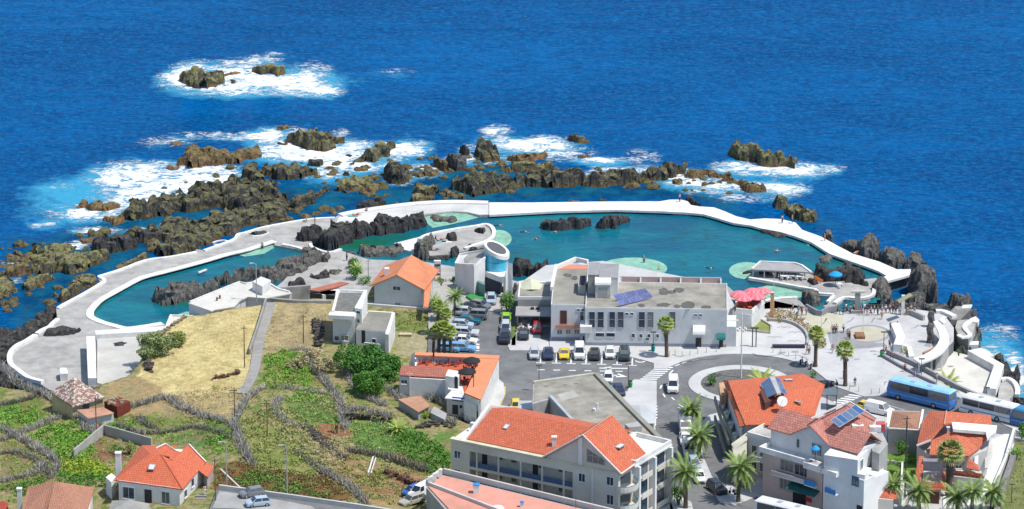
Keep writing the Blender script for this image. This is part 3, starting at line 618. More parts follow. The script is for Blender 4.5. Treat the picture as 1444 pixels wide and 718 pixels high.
slabpx('pale_deck',[(478,306),(501,300.5),(540,295),(570,291),(600,288.5),(640,287),(689,287.5),(689,302),(676,302.5),(659,298.5),(637,297.5),(610,300),(585,303),(560,308),(520,316),(490,322),(470,324)],ZD_+.004,ZD_-.1,M('pale_deck_paint',(0.62,0.61,0.58),.85,var=.22,scale=.3))
def coping(pts,w=0.9,h=0.28,z=ZD_,label='',mat=WHITE,base=None,name='low_white_wall',sm=3,group=None):
 pl=[P(a,b,z)for a,b in(smoothline(pts,sm)if sm else pts)]
 return solo(name,strip(MB(),pl,w,h+0.004,base=base if base is None else base),mat,label,'low wall',group)
coping([(60,541),(40,535.5),(26,525.5),(16,517.5),(13.5,508),(16.5,498),(25,490),(37,484),(50,475.5)],0.9,.55,label='white parapet curving round the lowest seaside terrace at far left')
coping([(52,472),(60,466.5),(70,462),(74,457.5),(82,451)],0.8,.3,label='short wavy white edge beside the black rock hole in the deck')
coping([(82,436),(90,431),(118,416),(143,401),(147,396),(140,391.5),(146,389.5),(173,381),(206,368.6),(240,364),(277,357)],.7,.3,label='outer white edging of the deck along the left rock pools')
coping([(288,354.6),(320,343.2),(332,337.6),(336,331.8),(346,329.6),(368,323),(400,316.6),(438,310.6),(472,308.6)],.6,.3,label='thin outer white edging of the deck behind the small round bay')
coping([(480,304.5),(501,299.8),(540,294),(570,290),(600,287.3),(640,285.8),(688,287)],1.6,.25,label='outer white edging of the deck behind the black rock garden')
coping([(387,340.5),(350,352.5),(320,359.5),(293,367.5),(262,376),(232,384),(200,392.4),(178,403.4),(157,415),(143,423),(135,430),(128,438.5),(127,444),(129.5,448.5),(144,455),(161,459.8),(178,463.6),(200,461.4),(229,456.6)],1.3,.14,label='broad white rim around the western pool')
coping([(398,346),(418,350),(434,355.6)],.7,.3,label='white rim of the deck bridge between the two pools')
coping([(438,345),(441,350.5),(463,357.4),(481,352.8)],.6,.3,label='angular white rim at the green end of the channel')
coping([(300,343.5),(306,341),(316,340),(322,342.5),(312,345.5),(302,346)],.35,.2,label='small white oval kerb round a stone on the deck')
coping([(352,330.5),(358,327.5),(370,327.5),(378,329.5),(368,333),(356,334)],.35,.2,label='white kerb loop round a dark rock on the deck behind the bay')
coping([(280,385.5),(286,383),(291,381)],.4,.2,label='tiny white kerb scrap on the western deck')
rock(Z2([(270,690),(310,645),(440,640),(505,658),(470,685),(350,692)]),1.0,RDARK,'low black rock lying in the deck beside the lowest terrace',z0=ZD_-.05,sink=.5)
rock([(152,488),(160,484),(178,484),(187,487),(178,493),(160,493)],.7,RDARK,'flat dark rock in the terrace before the grey bush',z0=ZD_-.05,sink=.5,st=.22)
rock([(352,331),(360,327),(372,328),(376,330),(366,333)],.6,RDARK,'small dark stone inside the white loop kerb',z0=ZD_-.02,sink=.3,st=.16)
solo('dividing_wall',MB().prism([tuple(P(a,b,5.0))for a,b in[(121.5,471),(134,471),(136,530),(124,530)]],ZD_,4.6),WHITE2,'tall thick white wall dividing the two lower terraces','wall')
solo('dividing_wall',MB().prism([tuple(P(a,b,3.4))for a,b in[(134.6,472),(134,466),(220,461),(252,458),(252,462),(222,467)]],ZD_,3.4),WHITE2,'long low white wall running from the thick white one towards the pool building','wall')
slabpx('raised_terrace',[(137,470),(222,468),(252,463),(250,480),(215,525),(160,545),(137,540)],2.6,ZD_,M('pale_concrete',(0.5,0.49,0.45),0.9,var=0.2,scale=0.3,bmp=.2))
solo('white_block',MB().prism([tuple(P(a,b,3.6))for a,b in[(84,520.5),(86,518.5),(92.5,518.5),(95,520.5),(95.5,527),(85,527)]],ZD_,3.6),WHITE,'small rounded white block standing on the lowest terrace','block')
def fan(poly,c,label,n=5,name='wading_steps',z=ZP+0.28,mat=MINT):
 cx,cy=c;t=thing(name,label,'steps',P(cx,cy,ZP))
 for k in range(n):
  f=1-k/(n+0.6)
  pts=[tuple(P(cx+(a-cx)*f,cy+(b-cy)*f,ZP))for a,b in poly]
  MB().prism(pts,ZP-0.3,z-0.235+k*0.055).build('step',mat,t)
def ell(cx,cy,rx,ry,n=28,a0=0,a1=360):return[(cx+rx*math.cos(R(a0+(a1-a0)*k/n)),cy+ry*math.sin(R(a0+(a1-a0)*k/n)))for k in range(n+(a1-a0<360))]
fan([(595,306),(600,314),(610,321.5),(630,318),(652,313),(673,307.5),(685,302),(660,299),(625,298)],(630,301),'mint green wading steps below the white deck, west end of the main pool')
fan(ell(703,337,18.5,12.5),(693,336),'mint green half round steps at the tip of the grey island',6)
fan([(329,358),(350,352),(387,339),(391,347),(372,358),(345,362)],(368,349),'mint green steps leading into the western pool')
fan(ell(892,379,49,15.5),(892,382),'large mint green oval shelf in the pool behind the hotel',4)
fan(ell(1053,382,25,12),(1062,383),'round mint green platform at the end of the bar island',3)
fan([(1082,403),(1100,405),(1134,413),(1138,418),(1120,421),(1090,424),(1072,418),(1062,408)],(1106,413),'mint green shallow basin between the bar island and the promenade',4)
fan([(938,298),(950,303.5),(972,305),(990,301),(975,297)],(962,299),'small mint green platform beside the raised corner of the long white wall',3)
fan([(238,448),(262,440),(275,440),(262,452),(240,454)],(258,447),'mint green ramp beside the white pool building',3)
fan([(1132,341),(1140,338),(1148,342),(1140,347)],(1141,342),'tiny mint green step below the long white wall, in its eastern half',2)
slabpx('island_deck',[(602,331),(640,324),(672,319),(685,316.5),(694,319.5),(698.5,327),(697,336),(688,343),(672,348.5),(655,353.5),(640,358),(604,361),(590,354),(588,340)],2.3,0,CONC)
coping([(591,339),(604,332.3),(640,325),(672,320.3),(685,318),(692.5,321),(696.5,327.5),(695,335.5),(686,341.8),(671,347),(655,352)],.7,.35,2.3,'white parapet running round the grey island',sm=3)
solo('island_ramp',MB().prism([tuple(P(a,b,2.2))for a,b in[(556,343),(588,335),(602,331),(592,345),(586,356),(570,352)]],0,2.2),WHITE,'white ramp joining the grey island to the shore','ramp')
rock(Z8([(1035,370),(1045,290),(1110,250),(1180,262),(1170,320),(1120,350),(1130,430),(1050,405)]),2.2,RGREY,'round grey rock mass at the shore end of the grey island',z0=2.0,lump=.9)
rock(T(560,280,4.787,[(335,285),(335,245),(350,245),(405,260),(400,290),(350,292)]),1.3,RDARK,'dark pointed rock in the middle of the grey island',z0=2.2,st=.24)
rock(T(560,280,4.787,[(525,235),(535,195),(560,190),(598,215),(590,240)]),1.2,RDARK,'dark rock near the tip of the grey island',z0=2.2,st=.24)
rock(T(560,280,4.787,[(455,345),(465,305),(490,300),(505,330),(540,345),(580,330),(600,345),(520,370),(430,375)]),1.3,RDARK,'dark rocks under the landward edge of the grey island',z0=1.6,st=.24)
rock(T(560,280,4.787,[(362,410),(362,350),(385,345),(415,360),(412,400)]),1.7,RDARK,'dark rock standing behind the back wall of the aquarium, at the island edge',z0=1.7,st=.24)
rock(T(560,280,4.787,[(130,385),(200,400),(350,395),(350,420),(220,425),(160,410)]),.9,RDARK,'low dark rocks by the water behind the orange roofed house',z0=1.65,st=.24)
rock(T(560,280,4.787,[(218,140),(235,105),(300,120),(330,115),(400,145),(360,160),(270,162)]),.9,RGREY,'grey rock in the western wading steps',z0=1.85,st=.24,sink=.3)
rock(Z8([(120,292),(125,240),(155,195),(240,168),(330,185),(350,150),(400,108),(440,150),(475,150),(480,112),(510,105),(535,150),(560,105),(640,120),(690,130),(720,75),(745,58),(790,75),(830,110),(880,140),(900,90),(960,55),(1020,58),(1065,80),(1112,160),(1000,205),(850,220),(700,245),(560,265),(460,335),(350,362),(230,310)]),3.3,RDARK,'large black rock garden between the deck and the green channel',z0=1.6,lump=.9,name='rock_garden')
rock(Z8([(575,360),(600,325),(650,305),(720,312),(780,320),(830,305),(900,300),(922,360),(870,400),(700,405),(600,395)]),1.8,RGREY,'dusty grey rocks on the shore side of the green channel',z0=1.65,lump=.8,name='rock_garden')
rock(Z8([(440,370),(470,352),(540,352),(580,372),(560,392),(480,390)]),.8,RGREY,'low grey rocks at the closed end of the green channel',z0=1.6,st=.26)
rock(ZG([(-140,400),(-120,290),(0,235),(130,222),(200,212),(330,192),(430,190),(560,200),(600,130),(700,108),(800,115),(860,80),(900,55),(960,20),(1050,0),(1130,-60),(1250,-85),(1290,-20),(1290,40),(1330,20),(1365,45),(1330,75),(1250,95),(1130,160),(1000,195),(850,240),(700,225),(570,225),(450,265),(330,335),(200,375),(100,405),(-40,430)]),2.8,RGREY,'long grey black rock bank between the western pool and the flat white building',z0=1.65,lump=.9,name='rock_garden')
rock(ZG([(985,285),(995,225),(1060,188),(1135,208),(1135,262),(1050,285)]),1.6,RDARK,'dark rock on the concrete beside the flat white building',z0=2.1,st=.26)
rock(ZG([(1178,190),(1200,155),(1240,160),(1285,145),(1340,165),(1335,195),(1240,215)]),1.1,RDARK,'pair of dark boulders on the pale concrete yard',z0=2.1,st=.24)
rock(ZG([(1345,150),(1400,115),(1440,120),(1440,160),(1370,165)]),.9,RGREY,'grey boulder on the yard nearest the bathers',z0=2.1,st=.24)
rock(ZC([(150,466),(152,432),(175,425),(205,430),(240,442),(262,427),(315,435),(318,455),(260,467),(200,470)]),2.3,RDARK,'black rocks standing alone in the main pool, western pair',z0=1.6,lump=.8)
rock(ZC([(333,460),(345,440),(368,440),(375,420),(405,410),(435,422),(442,440),(400,460),(350,464)]),2.3,RDARK,'black rocks standing alone in the main pool, eastern pair',z0=1.6,lump=.8)
rock(T(720,350,4.787,[(15,100),(60,90),(120,120),(200,125),(245,110),(240,220),(180,215),(100,190),(20,205)]),2.8,RDARK,'black rocks on the pool shore behind the little cafe',z0=1.6,lump=.9)
rock([(690,412),(700,400),(722,408),(728,398),(735,402),(735,416),(715,418)],1.6,RDARK,'dark rocks between the aquarium and the little cafe',z0=2.0,st=.26)
slabpx('bar_island_deck',[(1056,393),(1062,388),(1071,384.5),(1105,380),(1140,383),(1160,398),(1200,396),(1236,392),(1237,410),(1232,417),(1226,421.5),(1211,424),(1190,422),(1180,430),(1168,440),(1158,440),(1167,428),(1177,418.5),(1156,416.7),(1152,411),(1129.5,407.5),(1094,401),(1056,395)],2.2,0,CONC)
coping([(1056,393.5),(1094,400),(1129,406.5),(1150,410),(1154,415.5),(1176,417)],.6,.35,2.2,'white parapet along the landward edge of the bar island',sm=0)
coping([(1177,429.5),(1190,421.5),(1211,422.6),(1226,420.2),(1232,415.5),(1233,408)],.7,.4,2.2,'white curved parapet at the east end of the bar island',sm=3)
coping([(1167,427.5),(1176,418.5)],.6,.35,2.2,'short white parapet beside the little blue basin',sm=0)
ZBR=3.75
t=thing('pool_bar','flat roofed pool bar with open dark front on the bar island','bar',P(1095,386,2.2))
o=MB().prism([tuple(P(a,b,ZBR))for a,b in[(1072,369.5),(1121,371.5),(1131,375),(1144,384.5),(1125,383),(1060,380)]],ZBR-.25,ZBR).build('roof',M('grey_roofing',(0.36,0.35,0.34),0.9),t)
pl=[P(a,b,ZBR)for a,b in[(1060,380),(1072,369.5),(1121,371.5),(1131,375),(1144,384.5)]]
strip(MB(),pl,.35,.2).build('roof_edge',WHITE,o)
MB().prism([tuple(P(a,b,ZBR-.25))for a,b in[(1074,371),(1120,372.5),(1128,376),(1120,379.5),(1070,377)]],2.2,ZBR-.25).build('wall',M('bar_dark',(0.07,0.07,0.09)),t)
for a,b in[(1062,380.5),(1078,382),(1094,382),(1110,382.5),(1124,383)]:
 q=P(a,b,ZBR-.25);MB().box(q.x-.1,q.x+.1,q.y-.1+.25,q.y+.1+.25,2.2,ZBR-.25).build('post',WHITE,t)
slabpx('basin_water',[(1156,416.8),(1177,418.5),(1167,428),(1156,426)],1.6,1.0,M('basin_blue',(0.01,0.05,0.16),0.1))
slabpx('lower_walk',[(1000,410),(1022,400),(1036,412),(1060,420),(1060,432),(1040,446),(1052,436),(1077,425),(1100,421.5),(1125,420.5),(1137,434),(1150,441),(1120,446),(1085,442)],2.2,0,CONC)
coping([(1078,425.5),(1100,421.8),(1124,421)],.8,.3,2.2,'white kerb between the mint basin and the lower walk',sm=0)
coping([(1060,397),(1072,402),(1078,408)],.5,.3,1.4,'submerged pale kerb at the tip of the mint basin',sm=0)
def rk(p,h,mt,lb,**k):return rock(ZD(p),h*.86,mt,lb,dome=True,**k)
rk([(395,445),(400,385),(420,370),(435,352),(458,372),(464,405),(458,450),(420,448)],5.0,RGREY,'tall dark rock pinnacle beyond the white walk',z0=-.2,lump=1.1,spread=.5)
rk([(470,455),(480,408),(505,403),(520,412),(562,440),(562,470),(530,478),(490,472)],3.8,RGREY,'dark rock stack between the pinnacle and the great rock',z0=-.2,lump=1.0,spread=.6)
rk([(560,478),(566,432),(585,427),(603,435),(618,475),(590,485)],3.4,RGREY,'narrow dark rock just behind the great rock',z0=-.2,lump=1.0,spread=.6)
rk([(578,575),(572,520),(572,490),(590,470),(612,463),(640,482),(656,510),(667,560),(650,592),(600,592)],6.8,RGREY,'great dark rock tower at the east end of the pools',z0=.2,lump=1.2,spread=.45,name='rock_tower')
rk([(275,385),(278,355),(290,348),(312,370),(320,393),(300,398)],2.8,RGREY,'rounded dark rock at the near edge of the sea wall walk',z0=-.2,spread=.7)
rk([(330,405),(335,385),(360,378),(390,390),(400,412),(385,432),(350,420)],3.0,RGREY,'dark rocks hugging the outer side of the white walk',z0=-.2,spread=.7)
rk([(448,575),(450,520),(470,500),(495,525),(512,570),(490,592),(460,588)],4.0,RGREY,'dark rock standing between the bar island and the tide pool',z0=1,spread=.5)
rk([(248,495),(262,465),(290,463),(310,482),(350,452),(382,458),(420,498),(428,545),(380,545),(330,522),(290,528),(255,515)],3.4,RDARK,'black rock ridge rising on the bar island',z0=1.6,lump=.9,spread=.6)
rk([(205,592),(215,560),(250,552),(262,560),(270,580),(272,605),(220,605)],3.4,RGREY,'dark round rock beside the mint basin',z0=1.6,lump=.9,spread=.5)
rk([(548,600),(556,562),(580,556),(612,580),(612,612),(570,616)],3.2,RGREY,'dark rocks at the foot of the great rock tower',z0=1.6,spread=.6)
rk([(700,605),(706,578),(730,565),(765,553),(776,575),(772,595),(740,620)],3.2,RGREY,'dark leaning rock at the seaward tip beside the stairs',z0=-.2,spread=.7)
rk([(665,610),(672,592),(700,600),(715,620),(690,625)],1.8,RGREY,'low dark rock between the tower and the tip',z0=-.2,spread=.7)
rk([(265,442),(285,415),(310,425),(318,440),(300,460),(272,458)],.9,RGREY,'rock just below the surface of the pool near the white walk',z0=1.65,sink=.3,st=.26)
rk([(50,343),(110,345),(160,358),(185,372),(120,372),(70,355)],.9,RDARK,'dark rock ledge under the poolside edge of the white walk',z0=1.65,sink=.3,st=.26)
rk([(5,492),(20,482),(45,488),(38,498),(10,498)],.8,RDARK,'small dark rock on the round mint platform',z0=1.7,st=.2)
rk([(225,520),(240,505),(262,512),(268,530),(240,534)],1.4,RDARK,'dark rock beside the orange pool slide',z0=2.0,st=.24)
rock([(1334,470),(1340,452),(1352,445),(1372,448),(1381,470),(1381,500),(1370,512),(1345,508),(1334,495)],3.0,RGREY,'grey cliff under the small eastern terraces',z0=-.2,lump=1.0,spread=.4,name='cliff_rock',sink=.3)
rock([(1345,500),(1372,505),(1392,510),(1385,500),(1378,488),(1350,488)],2.4,RDARK,'dark cliff rocks below the white ledge at the east',z0=0,lump=.9,spread=.6)
rock([(1394,520),(1398,508),(1412,500),(1414,494),(1420,512),(1434,528),(1433,552),(1420,560),(1410,545)],3.6,RDARK,'dark rocks on the shore beyond the lower white terrace',z0=-.2,lump=.9,spread=.6)
rock([(1400,560),(1420,548),(1440,556),(1452,580),(1452,600),(1430,580)],2.6,RDARK,'dark rocks at the east edge beside the white parapet',z0=-.2,lump=.9,spread=.6)
rock([(1238,432),(1262,424),(1290,424),(1330,436),(1345,446),(1320,446),(1280,440)],1.8,RGREY,'low grey rocks under the promenade railing',z0=1.65,lump=.8,spread=.8)
slabpx('cliff_terrace',[(1350,452),(1369,450),(1376,456),(1372,470),(1366,478),(1352,474),(1347,462)],4.2,0,CONC)
coping([(1371,453),(1363,458),(1360,464),(1365,470),(1368,475),(1357,477.5),(1352,474)],.8,.3,4.2,'wavy white bench edge on the small cliff terrace',sm=2)
solo('white_ledge',MB().prism([tuple(P(a,b,4.4))for a,b in[(1368,449),(1376,446),(1381,451),(1379,455),(1369,453)]],3.6,4.4),WHITE,'angular white block at the seaward corner of the cliff terrace','ledge')
solo('white_ledge',MB().prism([tuple(P(a,b,3.0))for a,b in[(1364,482),(1380,481),(1380,486),(1366,486)]],1.0,3.0),WHITE,'low white ledge below the cliff terrace','ledge')
solo('white_ledge',MB().prism([tuple(P(a,b,5.2))for a,b in[(1358,430),(1371,429.5),(1367,434),(1356,434.5)]],4.8,5.2),WHITE,'white landing at the top of the seaward stairs','ledge')
t=thing('stairs','grey concrete stairs climbing beside the seaward cliff','stairs',P(1352,440,4))
for k in range(9):
 a=P(1344+1.7*k,448-1.7*k,4.3+.1*k);MB().box(a.x-1.3,a.x+1.3,a.y-.9,a.y+.9,3.2,4.3+.1*k).build('step',CONC2,t)
LT=2.7
slabpx('lower_terrace',[(1290,520),(1310,506),(1334,493),(1350,497),(1365,501),(1378,496),(1394,507),(1409,526),(1399,558),(1400,575),(1375,570),(1340,548)],LT,-1,M('cream_concrete',(0.62,0.60,0.54),0.9,var=0.14,scale=0.25,bmp=.2))
slabpx('small_terrace',[(1410,540),(1421,537.5),(1431,546),(1434,556),(1424,562),(1430,580),(1405,575)],2.4,-1,CONC)
coping([(1370,504),(1408.5,525.5),(1397,559)],1.7,1.4,LT,'thick white sea wall bent around the lower white terrace',sm=0,name='sea_wall')
coping([(1378,495.5),(1388,500),(1396,506.5)],1.6,.5,LT,'white rock edging of the lower terrace facing the surf',sm=0)
coping([(1411,538),(1421,536.5),(1431,543),(1435,553),(1434,560)],.8,.5,2.4,'white curb curling round the small seaside terrace',sm=3)
# ================================================================ TOWN GROUND
ZR=4.88;ZT=5.0
ASPH=M('asphalt',(0.19,0.192,0.193),0.9,var=0.34,scale=0.3,bmp=.3)
PAV=M('pale_paving',(0.52,0.515,0.50),0.85,var=0.16,scale=0.3,bmp=.2)
PAVG=M('kerb_stone',(0.40,0.40,0.385),0.9,var=0.15)
PAINT=M('road_paint',(0.75,0.75,0.73),0.8,var=0.15,scale=2)
BEIGE=M('beige_paving',(0.50,0.475,0.36),0.9,var=0.12,scale=0.4)
DGREY=M('dark_paving',(0.30,0.30,0.31),0.9,var=0.15,scale=0.6)
slabpx('road',[(604,470),(602,408),(640,400),(725,416),(735,398),(770,374),(850,368),(1022,402),(1040,440),(1085,436),(1120,436),(1163,444),(1200,436),(1290,436),(1330,442),(1345,462),(1345,480),(1325,500),(1289,513),(1300,520),(1340,548),(1375,569),(1444,600),(1520,640),(1520,790),(590,790),(580,700),(640,640),(700,590),(690,560),(640,600),(600,560)],ZR,0.5,ASPH)
c0=P(1045,542,ZR);rr=116/8.24
def arcpx(a0,a1,r,n=24):return[(c0.x+r*math.cos(R(a0+(a1-a0)*k/n)),c0.y+r*math.sin(R(a0+(a1-a0)*k/n)))for k in range(n+1)]
def wp(pts,z=ZT):return[arr([P(a,b,z)])[0]for a,b in pts]
def pave(name,pts,z=ZT,z0=ZR-0.1,mat=PAV,kerb=True):
 o=struct(MB().prism([(p[0],p[1],0)for p in pts],z0,z).build(name,mat));return o
pave('plaza',wp([(735,398),(770,374),(850,368),(1022,402),(1040,440),(1085,436),(1120,436),(1163,444),(1200,436),(1290,436),(1330,442),(1345,462),(1345,480),(1325,500),(1289,513),(1340,547),(1352,560),(1340,558),(1251,557.5),(1218,559),(1178,545)])+arcpx(28,150,rr)+wp([(922,519),(922,512),(905,507),(880,501.5),(775,497),(775,482),(776,460),(762,460),(762,478),(774,482),(774,494),(719,494),(716,488),(718,482),(727,472),(731,455)]))
pave('plaza_edge',wp([(1352,560),(1340,547),(1375,568),(1444,601),(1444,612),(1380,582)]))
pave('car_park_yard',wp([(604,408),(640,400),(725,416),(728,424),(716,442),(640,430),(640,470),(628,470),(604,470)]),mat=M('yard_concrete',(0.42,0.41,0.38),.9,var=.2))
struct(pave('roundabout_island',arcpx(0,354,72/8.24,60)))
pave('roundabout_bed',arcpx(0,354,55/8.24,60),ZT+.02,ZR,M('island_gravel',(0.16,0.155,0.14),.95,var=.35,scale=1))
pave('pavement',wp([(690,536),(700,532),(710,540),(712,556),(700,580),(694,600),(680,600),(668,590),(680,565)]))
pave('pavement',wp([(895,535),(926,537),(926,568),(924,600),(926,640),(950,720),(945,790),(880,790),(880,620),(868,552),(885,552),(886,541)]))
pave('pavement',wp([(1240,790),(1240,745),(1185,735),(1090,712),(1067,700),(1036,712),(1015,708),(1004,690),(990,676),(986,650),(983,620),(985,600),(1000,585),(1040,575),(1160,560),(1200,578),(1260,590),(1460,620),(1460,790)]))
pave('pavement',wp([(950,690),(960,700),(975,708),(978,720),(975,740),(945,740),(945,700)]))
pave('car_park_strip',wp([(723,455),(728,455),(727,487),(721,487)]),mat=M('strip_grass',(0.14,0.22,0.05),.95,var=.3))
struct(MB().face([(q[0],q[1],ZT+.004)for q in W([(985,604),(1012,596),(1026,604),(1050,688),(1021,684),(1004,672),(992,644)],ZT)]).build('side_lane',ASPH))
def paint(polys,z=ZR+0.004,mat=PAINT,name='road_marking'):
 mb=MB()
 for p in polys:mb.face([(q.x,q.y,z)for q in W(p,z)])
 o=struct(mb.build(name,mat));return o
pl=[]
for a,b in[(762,511.5),(784,511.8),(805,512.5),(826,513),(848,513.5),(870,514),(891,515)]:
 pl.append([(a-1,b),(a+1,b),(a+2.6,b-16),(a+.8,b-16)]);pl.append([(a-6,b-.4),(a+7,b),(a+7,b+.9),(a-6,b+.5)])
for k in range(6):a=758+22*k;pl.append([(a,521+k*.45),(a+10,521+k*.45),(a+10,522+k*.45),(a,522+k*.45)])
pl+=[[(845,518.5),(885,519),(885,520.2),(845,519.7)],[(852,518),(862,517),(862,521.5)],[(845,528),(874,528.8),(874,530),(845,529.2)],[(872,526.5),(885,531.5),(868,532)]]
for k in range(7):
 a=939-3.7*k;b=517.2+2.75*k;pl.append([(a-13,b),(a+11,b+.5),(a+9,b+1.9),(a-15,b+1.4)])
for k in range(6):
 a=1207-5.4*k;b=557.5+2.5*k;pl.append([(a-9,b-1.6),(a+10,b+.8),(a+7,b+2.2),(a-12,b-.2)])
for y0 in(436,443,450,457,464,471,478,486,493):
 pl.append([(664,y0),(676,y0+1),(676,y0+2),(664,y0+1)])
pl+=[[(669,436),(671,436),(669,460),(667,460)],[(665,483),(676,485),(676,492),(672,492),(672,487),(665,485)]]
for a,b,c,d in[(944,527,949,522),(933,543,931,548),(935,555,938,560),(947,560,951,564),(957,570,964,574),(952,516,958,513.6),(962,512.2,969,509.6),(976,509,983,507.3),(924,590,924,600),(1252,571,1275,578)]:
 pl.append([(a-1.2,b),(a+1.2,b+.3),(c+1.2,d+.3),(c-1.2,d)])
for k in range(5):pl.append([(921,572+k*4),(927,572+k*4),(927,574+k*4),(921,574+k*4)])
for a,b in[(1172,590)]:pass
paint(pl)
mb=MB();cc=P(903,507.5,ZR)
for k in range(16):
 a0,a1=R(200+k*18),R(200+(k+1)*18)
 if 13<k:continue
 mb.face([(cc.x+r_*math.cos(a_),cc.y+r_*math.sin(a_)*1.3,ZR+.004)for r_,a_ in((.75,a0),(.75,a1),(1.0,a1),(1.0,a0))])
mb.box(cc.x-.2,cc.x+.05,cc.y,cc.y+2.0,ZR+.002,ZR+.005);mb.box(cc.x-.2,cc.x+1.0,cc.y+.4,cc.y+.75,ZR+.002,ZR+.006);mb.box(cc.x-.3,cc.x+.15,cc.y+2.2,cc.y+2.8,ZR+.002,ZR+.005)
struct(mb.build('wheelchair_marking',PAINT))
YEL=M('yellow_paint',(0.62,0.45,0.05),.8);paint([[(711,556),(713,556),(701,583),(699,583)],[(711,545),(713,545),(713,556),(711,556)]],mat=YEL,name='yellow_marking')
BLU=M('blue_paint',(0.05,0.25,0.5),.8);paint([[(778,527),(784,527),(784,528),(778,528)],[(864,535),(866,535),(862,550),(860,550)]],mat=BLU,name='blue_marking')
mb=MB()
for a,b in[(890,527),(830,559),(745,546)]:
 pass
def ringpx(cx,cy,rx,ry,w,z,mat,name,a0=0,a1=360):
 mb=MB();n=40
 for k in range(n):
  t0,t1=R(a0+(a1-a0)*k/n),R(a0+(a1-a0)*(k+1)/n)
  mb.face([tuple(P(cx+rx*f*math.cos(t),cy+ry*f*math.sin(t),z))for t,f in((t0,1),(t1,1),(t1,1-w),(t0,1-w))])
 return struct(mb.build(name,mat))
ringpx(1223,470.7,34,12.8,.17,ZT+.005,DGREY,'plaza_ring')
struct(MB().face([tuple(P(a,b,ZT+.005))for a,b in ell(1223,470.7,28,10.5)]).build('plaza_oval',BEIGE))
paint([[(1128,441),(1163,441),(1190,443),(1188,461),(1180,468),(1160,474),(1146,461)]],ZT+.004,BEIGE,'plaza_beige_field')
paint([[(1166,468),(1190,466),(1193,474),(1216,482.5),(1246,483.5),(1252,488),(1224,491),(1174,493)]],ZT+.008,DGREY,'plaza_grey_band')
def squig(pts,w=0.16,z=ZT+.006):
 q=[P(a,b,z)for a,b in smoothline(pts,4)];mb=MB()
 for i in range(len(q)-1):
  d=(q[i+1]-q[i]);nn=Vector((-d.y,d.x,0)).normalized()*w
  mb.face([q[i]-nn,q[i+1]-nn,q[i+1]+nn,q[i]+nn])
 return mb
mb=MB()
for cx,cy in[(1106,462),(1121,469),(1092,476),(1121,481.6)]:
 for s in(-1,1):
  m2=squig([(cx,cy),(cx+s*4,cy-1.2),(cx+s*10,cy-.2)],.1);mb.v+=m2.v;mb.f+=[tuple(i+len(mb.v)-len(m2.v)for i in f)for f in m2.f]
for p in[[(1163,452),(1166,449),(1162,455),(1158,458)],[(1204,448),(1201,451),(1198,453),(1194,455)],[(1234,448),(1231,451),(1229,455)],[(1264,482),(1262,487),(1268,490)],[(1100,498),(1110,502),(1125,501),(1138,505)],[(1296,458),(1290,462),(1284,463)],[(948,500),(958,503),(966,501)],[(960,510.6),(985,507),(1010,505)],[(1060,498),(1075,502),(1100,500)]]:
 m2=squig(p,.1);mb.v+=m2.v;mb.f+=[tuple(i+len(mb.v)-len(m2.v)for i in f)for f in m2.f]
struct(mb.build('plaza_wave_lines',M('line_grey',(0.22,0.22,0.23),.9)))
struct(MB().face([tuple(P(a,b,ZT+.004))for a,b in[(1050,455),(1069,449.5),(1086.7,461),(1085.6,470),(1050,466)]]).build('lawn',M('lawn_green',(0.24,0.27,0.08),.95,var=.25,scale=1)))
paint([[(1098,496),(1108,496),(1108,498.5),(1096,498.5)],[(1117,495),(1126,495),(1126,497.5),(1115,497.5)],[(1204,506),(1212,505.5),(1212,507.5),(1205,507.8)],[(1232,499.3),(1236,499.3),(1236,500.6),(1232,500.6)],[(1302,488),(1310,480),(1318,482),(1312,490)]],ZT+.006,DGREY,'paving_patch')
def wallpx(name,label,pts,w,h,mat,z=ZT,cat='wall',sm=0,group=None):
 q=[P(a,b,z)for a,b in(smoothline(pts,sm)if sm else pts)]
 return solo(name,strip(MB(),q,w,h),mat,label,cat,group)
wallpx('curved_wall','low grey curved wall edging the planted slope of the plaza',[(1083,452.5),(1105,454),(1122,459),(1134,468),(1139,478),(1138,487)],.35,.5,PAVG,sm=3)
wallpx('long_bench','long dark slatted bench wall on the pale half round plaza',[(1089,490.5),(1135,490.5)],.6,.55,M('bench_blue',(0.05,0.05,0.09)),cat='bench')
wallpx('lawn_kerb','grey kerb around the small five sided lawn',[(1050,466.5),(1050,454.5),(1069,448.8),(1087.5,460.7),(1086,470.6),(1050,466.5)],.25,.3,PAVG,cat='kerb')
wallpx('promenade_wall','grey parapet wall beside the steps to the lower walk',[(1137,436.5),(1152,445),(1158,446),(1166,441),(1180,438.5)],.35,1.0,M('parapet_grey',(0.28,0.28,0.31)),cat='wall')
wallpx('road_parapet','long pale parapet between the bus road and the lower white terrace',[(1378,562),(1400,568.5),(1420,577),(1452,596)],1.3,.9,M('parapet_pale',(0.5,0.49,0.46)),cat='wall')
wallpx('ramp_parapet','dark capped parapet along the slanting ramp down from the plaza',[(1251,499),(1290,516),(1325,535),(1352,549.5),(1380,562)],.5,.8,M('parapet_mid',(0.34,0.33,0.33)),cat='wall')
wallpx('ramp_parapet','thin inner wall of the slanting ramp beside the plaza',[(1244,503),(1268,517),(1296,532),(1320,543)],.35,.5,M('parapet_grey'),cat='wall')
t=solo('flower_bed',MB().prism([tuple(P(a,b,ZT))for a,b in[(1205,472),(1218,472),(1220,478.5),(1207,478.5)]],ZT,ZT+.5),M('flower_soil',(0.32,0.16,0.09),.9,var=.4,scale=3),'rectangular red brown flower bed inside the plaza oval','flower bed')
